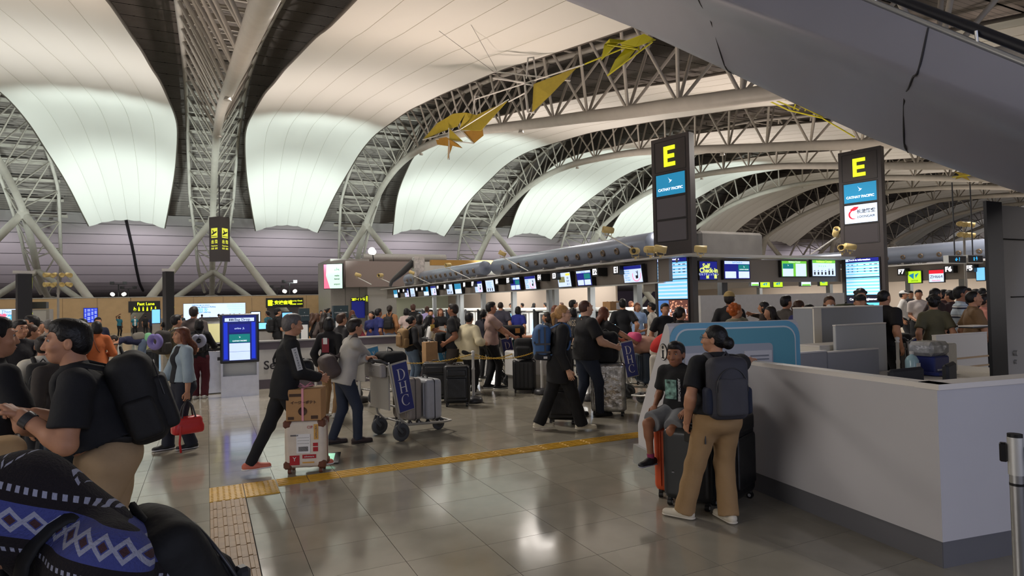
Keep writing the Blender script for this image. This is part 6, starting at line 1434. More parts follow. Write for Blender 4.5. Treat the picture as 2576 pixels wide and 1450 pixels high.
T=thing('duffel_bag','black holdall resting on the handle basket of the first luggage cart','bag',onc(CT,-.10,.02,1.0),math.radians(13));S=SDF(.03);S.box((0,0,.05),(.17,.20,.09),rd=.08);sculpt('bag_body',[(S,.013,.004,5)],[cl('bag_black',(18,18,20))],T);MB().tube([(-.1,-.1,.12),(-.05,-.02,.2),(.05,.06,.17),(.1,.1,.11)],.012,6).build('handle',m_dk,T)
J=pp('young man with curly brown hair behind the light grey shirt',858,796,11.5,60,top=(40,38,40),hair='brown',style='short',H=1.62)
J=pp('woman in a black jacket with a white and red print on its back',828,810,10,25,top=(18,17,19),sleeve='long',hair='black',style='bob',female=True,bot=(150,120,84),H=1.58,shoe=(210,210,205))
T0=J['T'];q=J['hip']+J['t']*.2*J['H']-J['fy']*(.062*J['H']+.045);MB().box(tuple(q),(.12,.012,.22),bev=.004).build('red_print',mat('print_red',s2l(120,24,40),.7),T0);MB().box(tuple(q+V3(0,-.008,.07)),(.07,.01,.10),bev=.004).build('white_print',m_wht,T0)
# ================= queue, middle
J=pf('young woman in a black top with a tan canvas backpack and jeans',1038,978,62,1.52,13,female=True,top=BK,sleeve='long',bot=(96,116,140),hair='black',style='bun',hr=(.22,.12,.8))
T,c=backpack('tan canvas backpack with buckled pocket on the young woman in jeans',J,(140,112,74),w=.30,h=.40,d=.17,acc=(128,100,66))
J=pf('woman with very long black hair and a white top in the queue',1083,975,78,1.52,12.6,female=True,top=(214,212,208),sleeve='long',bot=BK,hair='black',style='long',lh=.44,glasses=False,hl=(-.2,.15,.82))
p=atD(1082,918,12.2);T=thing('paper_bag','brown paper carrier bag held beside the white top','bag',(p[0],p[1],.62),.3);MB().box((0,0,.2),(.28,.14,.42),bev=.004).build('bag_body',mat('kraft_paper',s2l(180,142,100),.8,noise=.08),T);MB().tube([(-.06,-.07,.41),(0,-.07,.48),(.06,-.07,.41)],.006,5).build('handle',m_dk,T)
pp('person with black hair in dark clothes standing between two women in the queue',1055,794,14.2,40,top=(40,38,40),hair='black',style='bob',female=True)
J=pp('man in a black polo holding a yellow passport in the queue',1141,769,12.4,-75,top=BK,bot=(70,62,56),b=1.25,belly=.2,hair='dark',hr=(.12,.36,1.22),skin_='t',hl=(-.2,.12,1.0),cr=50)
q=J['wR']+nrm(J['wR']-J['eR'])*.12;
wq=world(J,q);T=thing('passport','yellow passport held up by the man in the black polo','booklet',tuple(wq),.4);MB().box((0,0,.03),(.10,.015,.13),bev=.003).build('cover',mat('passport_yellow',s2l(226,196,90),.6),T)
pw=world(J,V3(.02,.17,.78));T=thing('chest_bag','black bag worn on the front of the man in the black polo','bag',J['T'].location[:],J['T'].rotation_euler[2]);S=SDF(.02);S.box((0,.27,1.0),(.15,.09,.20),rd=.06);sculpt('bag_body',[(S,.018,.002,3)],[cl('bag_black',(18,18,20))],T);MB().box((.03,.37,1.08),(.02,.01,.10)).build('zip',m_ltg,T)
J=pf('woman with short dark hair in a loose cream top, seen from behind',1183,993,42,1.57,11.9,female=True,b=1.22,top=(206,194,160),sleeve='three',hem=-.09,bot=BK,hair='black',style='short',shoe=(220,218,205),hr=(.25,.18,.98),loose=1.9,hyaw=20)
g=fl(1238,978);at=(g[0],g[1],0);rz=F_(1238,80)
J=person('man in a dusty pink T-shirt and black trousers pushing a luggage cart',at,rz,H=1.77,cell=.016,top=(164,136,126),bot=BK,hair='black',style='short',hl=tol(at,rz,atD(1282,853,12.6)),hr=(.2,.45,1.05),cL=70,nl=(0,0,-1),ff=(-.1,-.08,0),fr=(.1,.1,0),shoe=(20,20,22),sole=(230,230,230),loose=1.5,b=1.08)
MB().tube(catmull([J['sR']+V3(0,-.03,.05),J['hip']+J['t']*.2-J['fy']*.13,J['hip']+V3(-.12,-.1,.12)],12),.02,6,flat=.4).build('black_strap',m_dk,J['T'])
g=fl(1283,972);C2=cart('luggage cart with a navy sign pushed by the man in the dusty pink T-shirt',(g[0]+.15,g[1]+.2,0),F_(1283,80)+RX)
T=thing('black_holdall','black holdall with a gold emblem on the second luggage cart','bag',onc(C2,-.02,0,1.02),C2.rotation_euler[2]);S=SDF(.03);S.box((0,0,.12),(.30,.22,.13),rd=.1);sculpt('bag_body',[(S,.018,.004,5)],[cl('bag_black',(18,18,20))],T);MB().box((.12,-.22,.14),(.10,.02,.10)).build('gold_emblem',mat('gold_print',s2l(200,140,50),.5),T)
T=thing('teal_bag','teal and blue soft bag on the second luggage cart','bag',onc(C2,.25,0,.72),C2.rotation_euler[2]);S=SDF(.03);S.box((0,0,.1),(.26,.24,.14),rd=.1);sculpt('bag_body',[(S,.018,.004,5)],[cl('bag_teal',(40,110,120))],T)
suitcase('dark grey suitcase lying low on the second luggage cart',onc(C2,.3,0,.16),C2.rotation_euler[2]+RX,.46,.46,.24,(52,54,58),'shell')
g=fl(1320,988);suitcase('black ribbed suitcase standing on the floor with a black backpack on it',(g[0],g[1],0),F_(1320,5),.44,.58,.27,(26,27,29),'shell',handle=0)
T=thing('backpack','black backpack sitting on the black ribbed suitcase','backpack',(g[0],g[1],.64),F_(1320,5));S=SDF(.03);S.box((0,0,.21),(.19,.12,.21),rd=.09);S.box((0,-.12,.14),(.14,.05,.12),rd=.04);sculpt('main_compartment',[(S,.014,.003,5)],[cl('pack_24_24_26',(24,24,26))],T);MB().tube([(.17,-.08,.36),(.2,-.14,.2),(.16,-.12,.05)],.018,6,flat=.4).build('strap',m_dk,T)
J=pp('woman in a black short-sleeved top reaching left to a cart, behind the blonde woman',1377,789,13,-80,top=(26,26,30),hair='dark',style='bob',female=True,hl=(-.15,.42,1.05),hr=(.12,.46,1.0),cL=60,cr=60)
T=thing('white_crate_load','white carton with a red bag lying on a cart behind the chain','box',(*atD(1335,880,12.6)[:2],0));MB().box((0,0,.55),(.9,.6,.5),bev=.03).build('carton',m_wht,T);S=SDF(.02);S.box((.05,-.1,.87),(.25,.15,.07),rd=.05);sculpt('red_bag',[(S,.02,.003,2)],[m_red],T);MB().box((0,0,.15),(.8,.5,.3)).build('cart_base',m_cartg,T)
pp('woman with long brown hair standing behind the woman in black',1397,772,14.2,60,top=(60,44,38),hair='auburn',style='long',female=True)
# blonde
g=fl(1412,1083);at=(g[0],g[1],0);rz=F_(1412,84)
J=person('blonde woman in loose black clothes walking right with a blue backpack',at,rz,H=1.70,cell=.012,female=True,b=1.16,top=(19,19,21),sleeve='long',hem=-.14,hemw=1.1,bot=(17,17,19),flare=1.4,hair='blonde',style='pony',ff=(-.07,-.30,0),fr=(.06,.28,0),hr=(.27,.08,.84),hl=(-.22,-.02,.84),cr=40,shoe=(206,198,176),sole=(214,206,190),skin_='l',lean=4,loose=1.8,glasses=True)
T,c=backpack('large blue canvas backpack with dark lower part on the blonde woman',J,(58,92,136),w=.31,h=.46,d=.22,pocket=False,off=.02)
g2=MB();g2.box(c+V3(-.02,-.112,0),(.30,.012,.03));g2.box(c+V3(.156,0,-.02),(.012,.2,.026));g2.box(c+V3(.156,0,-.13),(.012,.2,.026));g2.box(c+V3(.158,.03,.04),(.010,.022,.34));g2.box(c+V3(.158,-.05,.08),(.010,.022,.2));g2.build('dark_straps',m_dk,T)
S=SDF(.02);S.box(c-V3(0,0,.19),(.16,.115,.05),J['Rt'],rd=.04);sculpt('dark_base',[(S,.013,0,0)],[cl('pack_34_38_46',(34,38,46))],T);MB().box(c+V3(.163,.03,-.2),(.01,.05,.03)).build('white_label',m_wht,T)
g=fl(1424,1074);suitcase('black suitcase rolling behind the blonde woman',(g[0]+.1,g[1]+.25,0),F_(1424,10),.42,.62,.26,(16,16,18),'soft')
# big man
g=fl(1478,1048);at=(g[0],g[1],0);rz=F_(1478,62)
J=person('big man in a black printed T-shirt and jeans with reddish short hair',at,rz,H=1.76,cell=.012,b=1.38,belly=.32,top=(24,23,24),bot=(36,44,60),hair='short_red',style='buzz',hr=(.30,.34,1.06),hl=(-.25,.2,.95),cr=60,skin_='l',ff=(-.10,-.14,0),fr=(.1,.16,0),shoe=(24,24,26),sole=(40,40,40),hem=-.03,loose=1.5)
q=J['hip']+J['t']*.25*J['H']-J['fy']*(.095*J['H']+.055)
R4=Matrix(((1,0,0),(0,1,0),(0,0,1)))
for s_,z_,sz_ in(('KINGS',.06,.13),('OF',-.05,.07),('LEON',-.13,.05),('21',-.19,.06),('WORLD',-.25,.05),('TOUR',-.31,.05)):
    p_=q+V3(-.02,-.025,z_);text(s_,sz_,mat('print_pale',s2l(150,138,120),.8),J['T'],tuple(p_),(RX,0,0),off=.001,ext=.004)
g=fl(1532,1044);SU=suitcase('large suitcase wrapped in crinkled clear film standing beside the big man',(g[0],g[1],0),F_(1532,5),.52,.74,.32,(60,60,62),'plain',mt=mat('stretch_film',s2l(176,174,170),.13,metal=.6,noise=.5,nscale=9,bump=1.,bscale=11),accent=(20,20,22))
T=thing('backpack','black backpack standing on the film-wrapped suitcase','backpack',(g[0],g[1],.80),F_(1532,5));S=SDF(.03);S.box((-.03,0,.24),(.20,.13,.24),rd=.09);S.box((-.03,-.13,.15),(.15,.05,.13),rd=.04);sculpt('main_compartment',[(S,.013,.003,6)],[cl('pack_24_24_26',(24,24,26))],T);MB().tube([(-.1,.05,.46),(-.03,.05,.51),(.04,.05,.46)],.010,6).build('haul_loop',m_dk,T);MB().tube([(-.23,-.02,.40),(-.25,-.06,.25),(-.22,-.04,.06)],.018,6,flat=.4).build('strap',m_dk,T)
g=fl(1545,985);at=atD(1520,777,11.4)
J=pp('woman with long brown hair in a black T-shirt pushing a luggage cart',1518,777,11.4,58,top=(24,24,26),hair='auburn',style='long',lh=.3,female=True,hr=(.25,.45,1.02),hl=(-.15,.45,1.02),bot=BK,cr=60,b=1.08)
crossbag('pink jacket draped over the cart handle of the long-haired woman',J,(226,84,130),V3(.15,.55,1.08),(.15,.09,.09),strap=False,name='pink_jacket',cat='jacket')
g=atD(1572,930,11.3);C3=cart('luggage cart with a navy sign just left of the white chain post',(g[0]+.25,g[1]+.2,0),F_(1575,70)+RX)
suitcase('steel blue suitcase standing on the third luggage cart',onc(C3,.30,0,.16),C3.rotation_euler[2]+RX,.46,.56,.24,(60,74,92),'shell')
T=thing('plush_bundle','pale pink plush bundle under clear film on the third luggage cart','soft toy',onc(C3,.30,0,.80),C3.rotation_euler[2]);S=SDF(.03);S.ell((0,0,.12),(.32,.26,.17));S.ell((-.2,-.1,.1),(.12,.12,.12));S.ell((.22,-.02,.02),(.14,.16,.2));sculpt('plush',[(S,.02,.010,4)],[mat('plush_pink',s2l(206,160,140),.5,bump=.8,bscale=14)],T)
T=thing('maroon_bag','maroon shoulder bag hanging at the end of the third luggage cart','bag',onc(C3,.62,0,.45),C3.rotation_euler[2]);S=SDF(.03);S.box((0,0,.1),(.16,.22,.13),rd=.08);sculpt('bag_body',[(S,.018,.003,4)],[cl('bag_maroon',(90,26,36))],T)
C4=cart('luggage cart half hidden behind the information panel',(*[round(v,2) for v in atD(1700,940,10.4)[:2]],0),F_(1660,-70)+RX,text_='')
suitcase('white suitcase on the cart half hidden behind the information panel',onc(C4,.25,0,.16),C4.rotation_euler[2]+RX,.44,.62,.26,(214,206,192),'shell')
T=thing('red_pillow','red and white rounded plush pillow on top of the white suitcase','pillow',onc(C4,.2,0,.86),C4.rotation_euler[2]);S=SDF(.03);S.ell((0,0,.16),(.26,.16,.15),eul(0,35,0));sculpt('red_side',[(S,.016,0,0)],[cl('plush_red',(206,50,46))],T);S=SDF(.03);S.ell((.04,-.03,.10),(.24,.15,.13),eul(0,35,0));sculpt('white_side',[(S,.016,0,0)],[cl('plush_white',(220,210,196))],T)
# ================= far queue, staff and right-hand crowd
Q='travellers waiting at the airline counters'
J=pp('man in a black cap and black T-shirt with a backpack near the security sign',697,779,19,70,top=BK,bot=BK,hair='black',hr=(.15,.3,1.05),group=Q);cap(J,(22,22,24));backpack('black backpack on the man in the black cap',J,(24,24,26),w=.28,h=.40,d=.15)
pp('woman with a face mask behind the man in the black cap',716,792,22,150,top=(70,66,66),mask=True,hair='black',female=True,style='bob',group=Q);pp('staff member in a teal uniform left of the black cap',674,785,25,-60,top=(50,110,130),hair='black',group=Q)
pp('woman in a camel jacket with long light brown hair in the far queue',785,790,18.8,40,top=(170,124,72),sleeve='long',hair='brown',style='long',female=True,group=Q);pp('woman in black with long brown hair next to the camel jacket',797,791,16.9,70,top=(24,22,24),sleeve='long',hair='brown',style='long',female=True,group=Q)
pp('woman in a dark patterned coat with long dark hair in the far queue',815,789,16.6,30,top=(70,60,56),sleeve='long',hair='dark',style='long',female=True,group=Q)
for i,(px,y,rel,c,hc) in enumerate(((808,783,170,(60,56,60),'black'),(820,780,-90,(110,130,150),'dark'),(826,777,80,(80,84,90),'black'),(834,785,20,(40,40,44),'black'))): pp(('small far figure in grey beside the timber wall','small far figure in pale blue facing left by the timber wall','small far figure, tallest by the timber wall','small far figure in black at the grey column')[i],px,y,32,rel,top=c,hair=hc,group='small figures by the timber wall')
pp('woman with long light brown hair right of the dark green totem',870,784,20,10,top=(60,50,44),hair='brown',style='long',female=True,group=Q);pp('person with dark brown hair beside the blue door panel',886,783,21,-20,top=(54,40,36),sleeve='long',hair='auburn',style='long',female=True,group=Q)
pp('staff woman in a dark suit facing the queue',889,795,17,160,top=(30,30,34),sleeve='long',bot=BK,hair='black',female=True,inner=((220,220,220),.04),hr=(.12,.3,1.0))
J=pp('staff woman in a maroon uniform leaning over a suitcase',915,793,16.5,-95,top=(112,28,44),sleeve='long',bot=(112,28,44),legs='skirt',hair='black',style='short',female=True,lean=26,hr=(.12,.4,.95),hl=(-.12,.4,.95))
pp('person in a navy sports shirt left of the pair in navy',935,786,17.2,-150,top=(34,40,92),hair='black',style='bob',female=True,group=Q);pp('man in a navy sports shirt and black shorts',951,780,17,60,top=(30,38,96),bot=BK,legs='shorts',hair='black',skin_='t',group=Q)
J=pp('woman in a tan top with a ponytail and black backpack at the far counters',980,771,19,15,top=(150,104,66),sleeve='long',bot=(90,100,120),hair='dark',style='pony',female=True,group=Q);backpack('black backpack on the woman in the tan top',J,(20,20,22),w=.28,h=.38,d=.14)
J=pp('person in a pale pink shirt with short black hair and a shoulder strap',1022,778,20,10,top=(196,176,170),hair='black',style='bob',female=True,group=Q);pp('man in a black sleeveless top with bare shoulders at the counter',1039,768,20.5,0,top=(20,20,22),hair='short_red',group=Q)
pp('person in a lilac and white vest at the counter',1074,773,22,0,top=(180,170,220),hair='brown',group=Q);pp('staff woman in black with a white collar at the counter',1083,782,18.5,170,top=BK,bot=BK,hair='black',female=True)
J=pp('staff woman with long dark hair in black holding a sheet of paper',1108,779,19.5,175,top=BK,bot=BK,hair='auburn',style='long',female=True,hr=(.14,.26,1.05),hl=(-.14,.26,1.05));w_=world(J,V3(0,.32,1.0));T=thing('paper_sheet','sheet of paper held by the long-haired staff woman','paper',tuple(w_),.3);MB().box((0,0,0),(.28,.01,.18)).build('sheet',m_wht,T)
J=pp('man in a dark grey T-shirt seen from behind at the counter',1259,763,18.6,5,top=(58,56,68),bot=BK,hair='dark',style='buzz',b=1.2,group=Q);pp('woman with a long black ponytail behind the dusty pink T-shirt',1216,782,14.6,30,top=(30,28,40),sleeve='long',hair='black',style='pony',female=True,group=Q)
J=pp('person in a royal blue shirt with a colourful bag at the counter',1303,774,18.5,20,top=(34,44,130),bot=BK,hair='black',style='bob',female=True,group=Q)
pp('young man with dark hair leaning at the counter behind the blonde woman',1427,757,17,60,top=(60,58,60),hair='black',lean=14,group=Q);pp('person in a grey hoodie in front of the self-service screen',1442,777,14.8,10,top=(58,60,66),sleeve='long',hair='black',style='bob',group=Q)
J=pp('man in a black T-shirt with a yellow sleeve patch seen from behind',1566,756,14.6,0,top=(20,22,26),bot=BK,hair='black',style='short',b=1.12,hr=(.28,.05,1.0),group=Q);q=J['sL']+(J['eL']-J['sL'])*.5;MB().box(tuple(q+V3(-.065,0,0)),(.012,.05,.11)).build('yellow_patch',mat('patch_yellow',s2l(214,206,60),.6),J['T'])
pp('staff woman in a light blue blouse and black skirt by the counter',1603,765,16.5,170,top=(150,176,214),bot=BK,hair='auburn',style='bob',female=True,inner=None,legs='skirt');J=pp('man in a grey waistcoat and white shirt facing left by the pillar',1640,765,15,-75,top=(206,200,188),inner=((92,84,80),.09),hair='black',hr=(.12,.3,1.0),bot=(30,26,26))
S='staff and travellers behind the counters'
for i,(px,y,rel,c,st) in enumerate(((1314,766,-60,(70,40,36),'short'),(1343,757,60,(90,90,76),'long'),(1372,759,-60,(190,200,200),'short'),(1413,761,-80,(170,150,140),'short'),(1448,757,60,(96,76,66),'short'),(1471,757,0,(110,110,110),'short'),(1528,753,150,(160,150,130),'bob'),(1541,752,80,(150,150,140),'long'),(1556,756,-90,(120,90,70),'bob'),(1587,760,90,(150,100,80),'bob'),(1284,765,150,(200,206,210),'short'))):
    pp(('dark-haired clerk in maroon behind the counter, left of the column','clerk with long black hair behind the counter','clerk in a pale shirt by the grey column','traveller facing left behind the big man, farther one','brown-haired traveller just left of the big man','top of a dark head right of the big man','masked clerk behind the carton on the counter','long-haired clerk facing right behind the carton','brown-haired person facing left behind the counter','person with light brown hair behind the black T-shirt','clerk in a white shirt at the left of the counter')[i],px,y,15.5/(.437+.899*(px-1288)/1580),rel,top=c,hair=('black','black','black','brown','brown','dark','black','black','brown','auburn','black')[i],style=st,mask=(i==6),female=st!='short',group=S,H=1.72)
T=thing('counter_carton','open brown carton with a white side on the counter top','box',(*atD(1545,778,17)[:2],1.49));MB().box((0,0,.12),(.5,.35,.24)).build('carton',m_card,T);MB().box((.08,-.18,.12),(.26,.01,.18)).build('white_side',m_wht,T)
# right group
R='travellers queueing on the right behind the information desk'
pp('man in black with a dark oval face beside the nearer pillar',1672,768,12.2,160,top=BK,hair='dark',group=R)if False else pp('man in a black shirt standing before the nearer pillar screens',1672,768,12.2,160,top=BK,hair='dark',group=R)
pp('woman with dark wavy hair right in front of the nearer pillar',1710,777,10.4,50,top=(40,38,34),hair='dark',style='pony',female=True,sleeve='long',group=R)
J=pp('man in a black jacket and khaki cap in front of the white partition',1834,738,11.4,15,top=(24,22,24),sleeve='long',hair='dark',group=R,skin_='d');cap(J,(176,150,96))
J=pp('woman with curly orange hair and a grey scarf in front of the white partition',1848,754,9.6,60,top=(150,136,110),sleeve='long',hair='orange',style='curly',female=True,group=R,H=1.66)
T=thing('scarf','striped grey and sand scarf of the woman with curly orange hair','scarf',J['T'].location[:],J['T'].rotation_euler[2]);S_=SDF(.02);S_.torus(J['nk']+V3(0,0,.0),.10,.045,eul(12,0,0));S_.cone(J['nk']+V3(.1,.1,0),J['nk']+V3(.12,.14,-.25),.05,.045);sculpt('knit',[(S_,.016,.006,3)],[cl('scarf_grey',(120,116,98))],T)
pp('dark-haired woman facing left with a raised hand behind the information panel',1922,763,12.6,-80,top=(60,50,44),sleeve='long',hair='black',style='bob',female=True,hr=(.2,.3,1.42),group=R);pp('woman with brown hair just above the information panel rim',1938,775,10.6,-120,top=(50,44,42),hair='dark',style='long',female=True,group=R)
pp('man in a dark grey hoodie in front of the white partition',1976,749,11.6,50,top=(74,68,64),sleeve='long',hair='black',group=R);pp('woman with a brown ponytail and a blue top',2009,760,11.2,50,top=(40,44,100),hair='brown',style='pony',female=True,group=R)
J=pp('young woman in a black leather jacket with a small pink charm on her bag',2035,763,9.9,55,tmat=mat('leather_black',(.012,.012,.012),.3,noise=.2,nscale=8,bump=.6,bscale=12),sleeve='long',hair='black',style='bob',female=True,bot=BK,group=R,H=1.62,cell=.015,loose=1.6)
crossbag('black shoulder bag with a pink rabbit charm on the leather-jacket woman',J,(20,18,18),J['hip']+V3(-.20,-.12,.02),(.12,.08,.16),sx=-1)
wc=world(J,J['hip']+V3(-.24,-.22,.10));T=thing('bag_charm','pink rabbit-shaped charm hanging on the black shoulder bag','charm',tuple(wc));S_=SDF(.01);S_.ell((0,0,0),(.03,.02,.032));S_.ell((0,0,.045),(.022,.018,.02));S_.cone((-.01,0,.06),(-.016,0,.10),.007);S_.cone((.01,0,.06),(.016,0,.10),.007);sculpt('charm_body',[(S_,.007,0,0)],[cl('charm_pink',(228,190,190))],T)
pp('masked woman with brown hair above the tall grey partition block',2086,750,10.6,170,top=(150,140,130),hair='brown',style='bob',female=True,mask=True,group=R)
T=thing('olive_backpack','olive green rucksack carried high above the tall grey partition','backpack',atD(2128,775,10.2));S_=SDF(.03);S_.box((0,0,-.1),(.20,.14,.17),rd=.1);sculpt('main_compartment',[(S_,.018,.006,4)],[cl('olive_pack',(62,66,44))],T);MB().tube([(-.05,0,.05),(0,0,.09),(.05,0,.05)],.01,6).build('haul_loop',m_dk,T)
J=pp('man with an olive coat carrying the rucksack behind the partition block',2122,778,10.9,30,top=(60,62,46),sleeve='long',hair='dark',group=R,H=1.56)
pp('tall traveller with curly black hair in front of the right-hand pillar',2164,727,11.6,170,top=(28,26,30),sleeve='long',hair='black',style='curly',group=R);J=pp('traveller in a black cap facing the viewer in front of the right-hand pillar',2163,748,9.9,180,top=(24,22,26),sleeve='long',hair='black',group=R);cap(J,(14,14,16))
J=pp('broad man in a black shirt seen from behind right of the pillar screens',2222,735,10.2,40,top=(20,18,20),hair='black',style='buzz',b=1.3,group=R);q=J['hip']+J['t']*.2*J['H']
T=thing('trolley_bag','black trolley bag standing behind the chain at the right','suitcase',(*atD(2268,870,11.4)[:2],0),.5);S_=SDF(.02);S_.box((0,0,.55),(.22,.16,.50),rd=.07);sculpt('shell',[(S_,.02,.003,2)],[cl('pack_24_24_26',(24,24,26))],T);MB().box((0,0,.03),(.36,.24,.05)).build('wheel_base',m_dk,T)
F5='travellers at the far right counters'
J=pp('woman in a white cap and white top at the far right counters',2271,731,20,100,top=(214,210,204),hair='black',female=True,group=F5);cap(J,(220,218,214));pp('man in a white T-shirt and black shorts facing the viewer at the right',2310,720,17,175,top=(206,196,190),bot=BK,legs='shorts',hair='black',group=F5,hr=(.1,.22,1.05))
J=pp('person with a dark bun and an olive top seen from behind at the right',2348,748,10.4,-10,top=(92,88,66),hair='black',style='curly',female=True,group=R,sleeve='short')
pp('dark-haired person facing right behind the olive top',2352,730,13,60,top=(50,36,36),hair='black',style='bob',group=F5);pp('traveller in black with black hair farther behind the olive top',2357,719,18,20,top=BK,hair='black',group=F5)
def striped():
    M=mat('striped_jersey',s2l(186,200,214),.85,bump=.25,bscale=35);nt=M.node_tree;b=nt.nodes['Principled BSDF'];tc=nt.nodes.new('ShaderNodeTexCoord');s=nt.nodes.new('ShaderNodeSeparateXYZ');nt.links.new(tc.outputs['Object'],s.inputs[0])
    a=nt.nodes.new('ShaderNodeMath');a.operation='DIVIDE';a.inputs[1].default_value=.155;nt.links.new(s.outputs[2],a.inputs[0]);f=nt.nodes.new('ShaderNodeMath');f.operation='FRACT';nt.links.new(a.outputs[0],f.inputs[0])
    r=nt.nodes.new('ShaderNodeValToRGB');r.color_ramp.interpolation='CONSTANT';e=r.color_ramp.elements;e[0].position=0;e[0].color=(*s2l(186,200,214),1);e[1].position=.55;e[1].color=(*s2l(36,40,60),1);n=e.new(.74);n.color=(*s2l(220,220,220),1);n=e.new(.84);n.color=(*s2l(130,140,150),1);n=e.new(.93);n.color=(*s2l(186,200,214),1)
    nt.links.new(f.outputs[0],r.inputs[0]);nt.links.new(r.outputs[0],b.inputs['Base Color']);return M
J=pp('man in a pale blue long-sleeved shirt with navy and white stripes at the right',2414,717,10.9,80,tmat=striped(),sleeve='long',hair='black',style='short',hr=(.2,.28,1.02),hl=(-.15,.3,1.0),loose=1.7,b=1.12,group=R,skin_='t')
pp('man in a brown T-shirt nearest the dark door jamb at the right',2446,738,10.0,75,top=(124,96,66),hair='black',style='buzz',group=R,loose=1.6,b=1.05,hr=(.16,.3,.95),cell=.014)
pp('person in a salmon pink top partly hidden by the dark door jamb',2474,745,11.6,60,top=(226,150,134),hair='dark',group=R)
for i,(px,y,D,c) in enumerate(((2372,733,15,(70,40,40)),(2392,735,13.6,(60,40,40)),(2432,722,15,(40,36,40)),(2452,719,19,(80,60,60)),(2470,727,16,(110,80,70)),(2290,729,22,(90,90,94)))): pp(('dark-haired traveller left of the striped shirt','traveller in dark red just left of the striped shirt','traveller behind the striped shirt','far traveller above the brown T-shirt','far traveller at the edge of the dark jamb','far traveller between the white cap and the white T-shirt')[i],px,y,D,(40,-60,150,100,20,160)[i],top=c,hair='black',group=F5)
# boxes and carts behind the desk at right
T=thing('cardboard_box','large brown carton on the floor behind the chain at the right','box',(*atD(2310,800,14)[:2],0),.4);MB().box((0,0,.35),(.9,.6,.5)).build('carton',m_card,T);MB().box((0,0,.62),(.5,.4,.05)).build('red_top',m_red,T);MB().box((0,0,.05),(.9,.6,.1)).build('pallet',m_dk,T)
C5=cart('luggage cart with a navy sign behind the tall grey partition block',(*[v for v in atD(2250,860,10.6)[:2]],0),F_(2250,20)+RX)
# far heads in front of the advertising screen
fr_=['tiny far traveller in front of the wide advertising screen, %s from the left'%r for r in('first','second','third','fourth','fifth','sixth','seventh','eighth','ninth','tenth')]
for i,(px,y,c) in enumerate(((412,799,(120,130,140)),(458,795,(40,60,70)),(508,793,(60,50,50)),(550,799,(60,60,66)),(561,797,(150,150,150)),(579,795,(60,60,70)),(589,796,(190,180,170)),(602,795,(70,60,60)),(617,797,(60,50,60)),(625,798,(120,120,130)))): pp(fr_[i],px,y,44,(20,160,0,40,-30,10,0,60,-20,0)[i],top=c,hair='black',group='tiny far travellers')
pp('traveller entering the Fast Lane doorway in dark clothes',366,797,46,0,top=(30,30,34),hair='black',group='tiny far travellers');pp('traveller in navy beside the blue kiosk',383,796,42,0,top=(30,40,80),hair='black',group='tiny far travellers')
pp('traveller in a black T-shirt with white letters left of the sign post',419,800,30,0,top=(20,20,24),hair='black')
# ================= boy and woman at the desk
g=atD(1712,1100,5.6);suitcase('orange hard suitcase the boy sits on',(g[0],g[1],0),F_(1700,8),.44,.58,.27,(206,84,40),'shell',accent=(30,26,26))
at=(g[0]+.02,g[1]+.02,0);rz=F_(1715,-152)
J=person('boy in a black printed T-shirt and grey shorts sitting on the orange suitcase',at,rz,H=1.27,cell=.0105,hip=(0,.02,.745),legs='shorts',bot=(118,120,124),top=(20,20,23),hair='black',style='short',skin_='t',fr=(.13,.30,.30),ff=(-.06,.20,.28),kneeR=(.3,1,.6),kneeL=(-.1,1,.6),hr=(.16,.16,.80),hl=(-.15,.16,.80),tr=10,tl=-20,shoe=(24,24,26),sole=(150,150,160),lean=2,hyaw=8,hpitch=4,loose=1.3,nr=(0,-.3,-1),nl=(0,-.3,-1))
q=J['hip']+J['t']*.17*J['H']+J['fy']*(.062*J['H']+.031)
T0=J['T'];MB().box(tuple(q+V3(.01,.0,.0)),(.11,.012,.17),bev=.004).build('shirt_print',mat('print_blue_green',s2l(120,160,150),.7,noise=.9,nscale=26),T0)
o=text('ABERCROMBIE',.030,mat('print_grey',s2l(196,196,200),.7),T0,tuple(q+V3(-.075,.009,.0)),(RX,PI/2,PI),off=.0008,ext=.003)
o.rotation_euler=Matrix(((0,-1,0),(0,0,1),(-1,0,0))).to_euler()
for kn,an in((J['kR'],J['aR']),(J['kL'],J['aL'])): d=nrm(kn-an);MB().cyl(an-d*.0,an+d*.05,.031,.033,12).build('pink_sock',mat('sock_pink',s2l(150,50,90),.8),T0)
g=fl(1752,1276);suitcase('large dark grey hard suitcase standing in front of the orange one',(g[0]+.0,g[1]+.05,0),F_(1735,20),.42,.60,.26,(38,40,42),'plain',accent=(16,16,18));
g=fl(1868,1262);T=suitcase('tall black suitcase with white tags against the counter wall',(g[0]-.10,g[1]+.05,0),F_(1868,-70),.50,.78,.30,(16,16,19),'soft',accent=(14,14,16))
for z_ in(.28,.52): MB().box((-.26,-.10,z_),(.01,.05,.09)).build('white_tag',m_wht,T)
g=fl(1812,1312);at=(g[0],g[1],0);rz=F_(1786,-22)
hRw=V3(4.40,4.10,1.21);
J=person('woman in a black T-shirt and tan trousers, hair in a bun, at the counter',at,rz,H=1.53,cell=.0105,female=True,b=1.15,top=(20,21,25),bot=(152,122,84),flare=1.5,hair='black',style='lowbun',glasses=True,hyaw=52,hr=tol(at,rz,hRw),er=(.5,-.2,-1),nr=(0,0,-1),cr=15,hl=(-.235,.03,.78),cL=70,nl=(1,.2,0),fr=(.06,-.02,0),ff=(-.25,.10,0),tl=-50,tr=-12,shoe=(206,198,180),sole=(210,202,186),skin_='m',hem=.03,loose=1.25)
backpack('dark grey hiking backpack on the woman in tan trousers',J,(52,52,60),w=.30,h=.47,d=.17,acc=(62,62,68),side=(30,36,54))
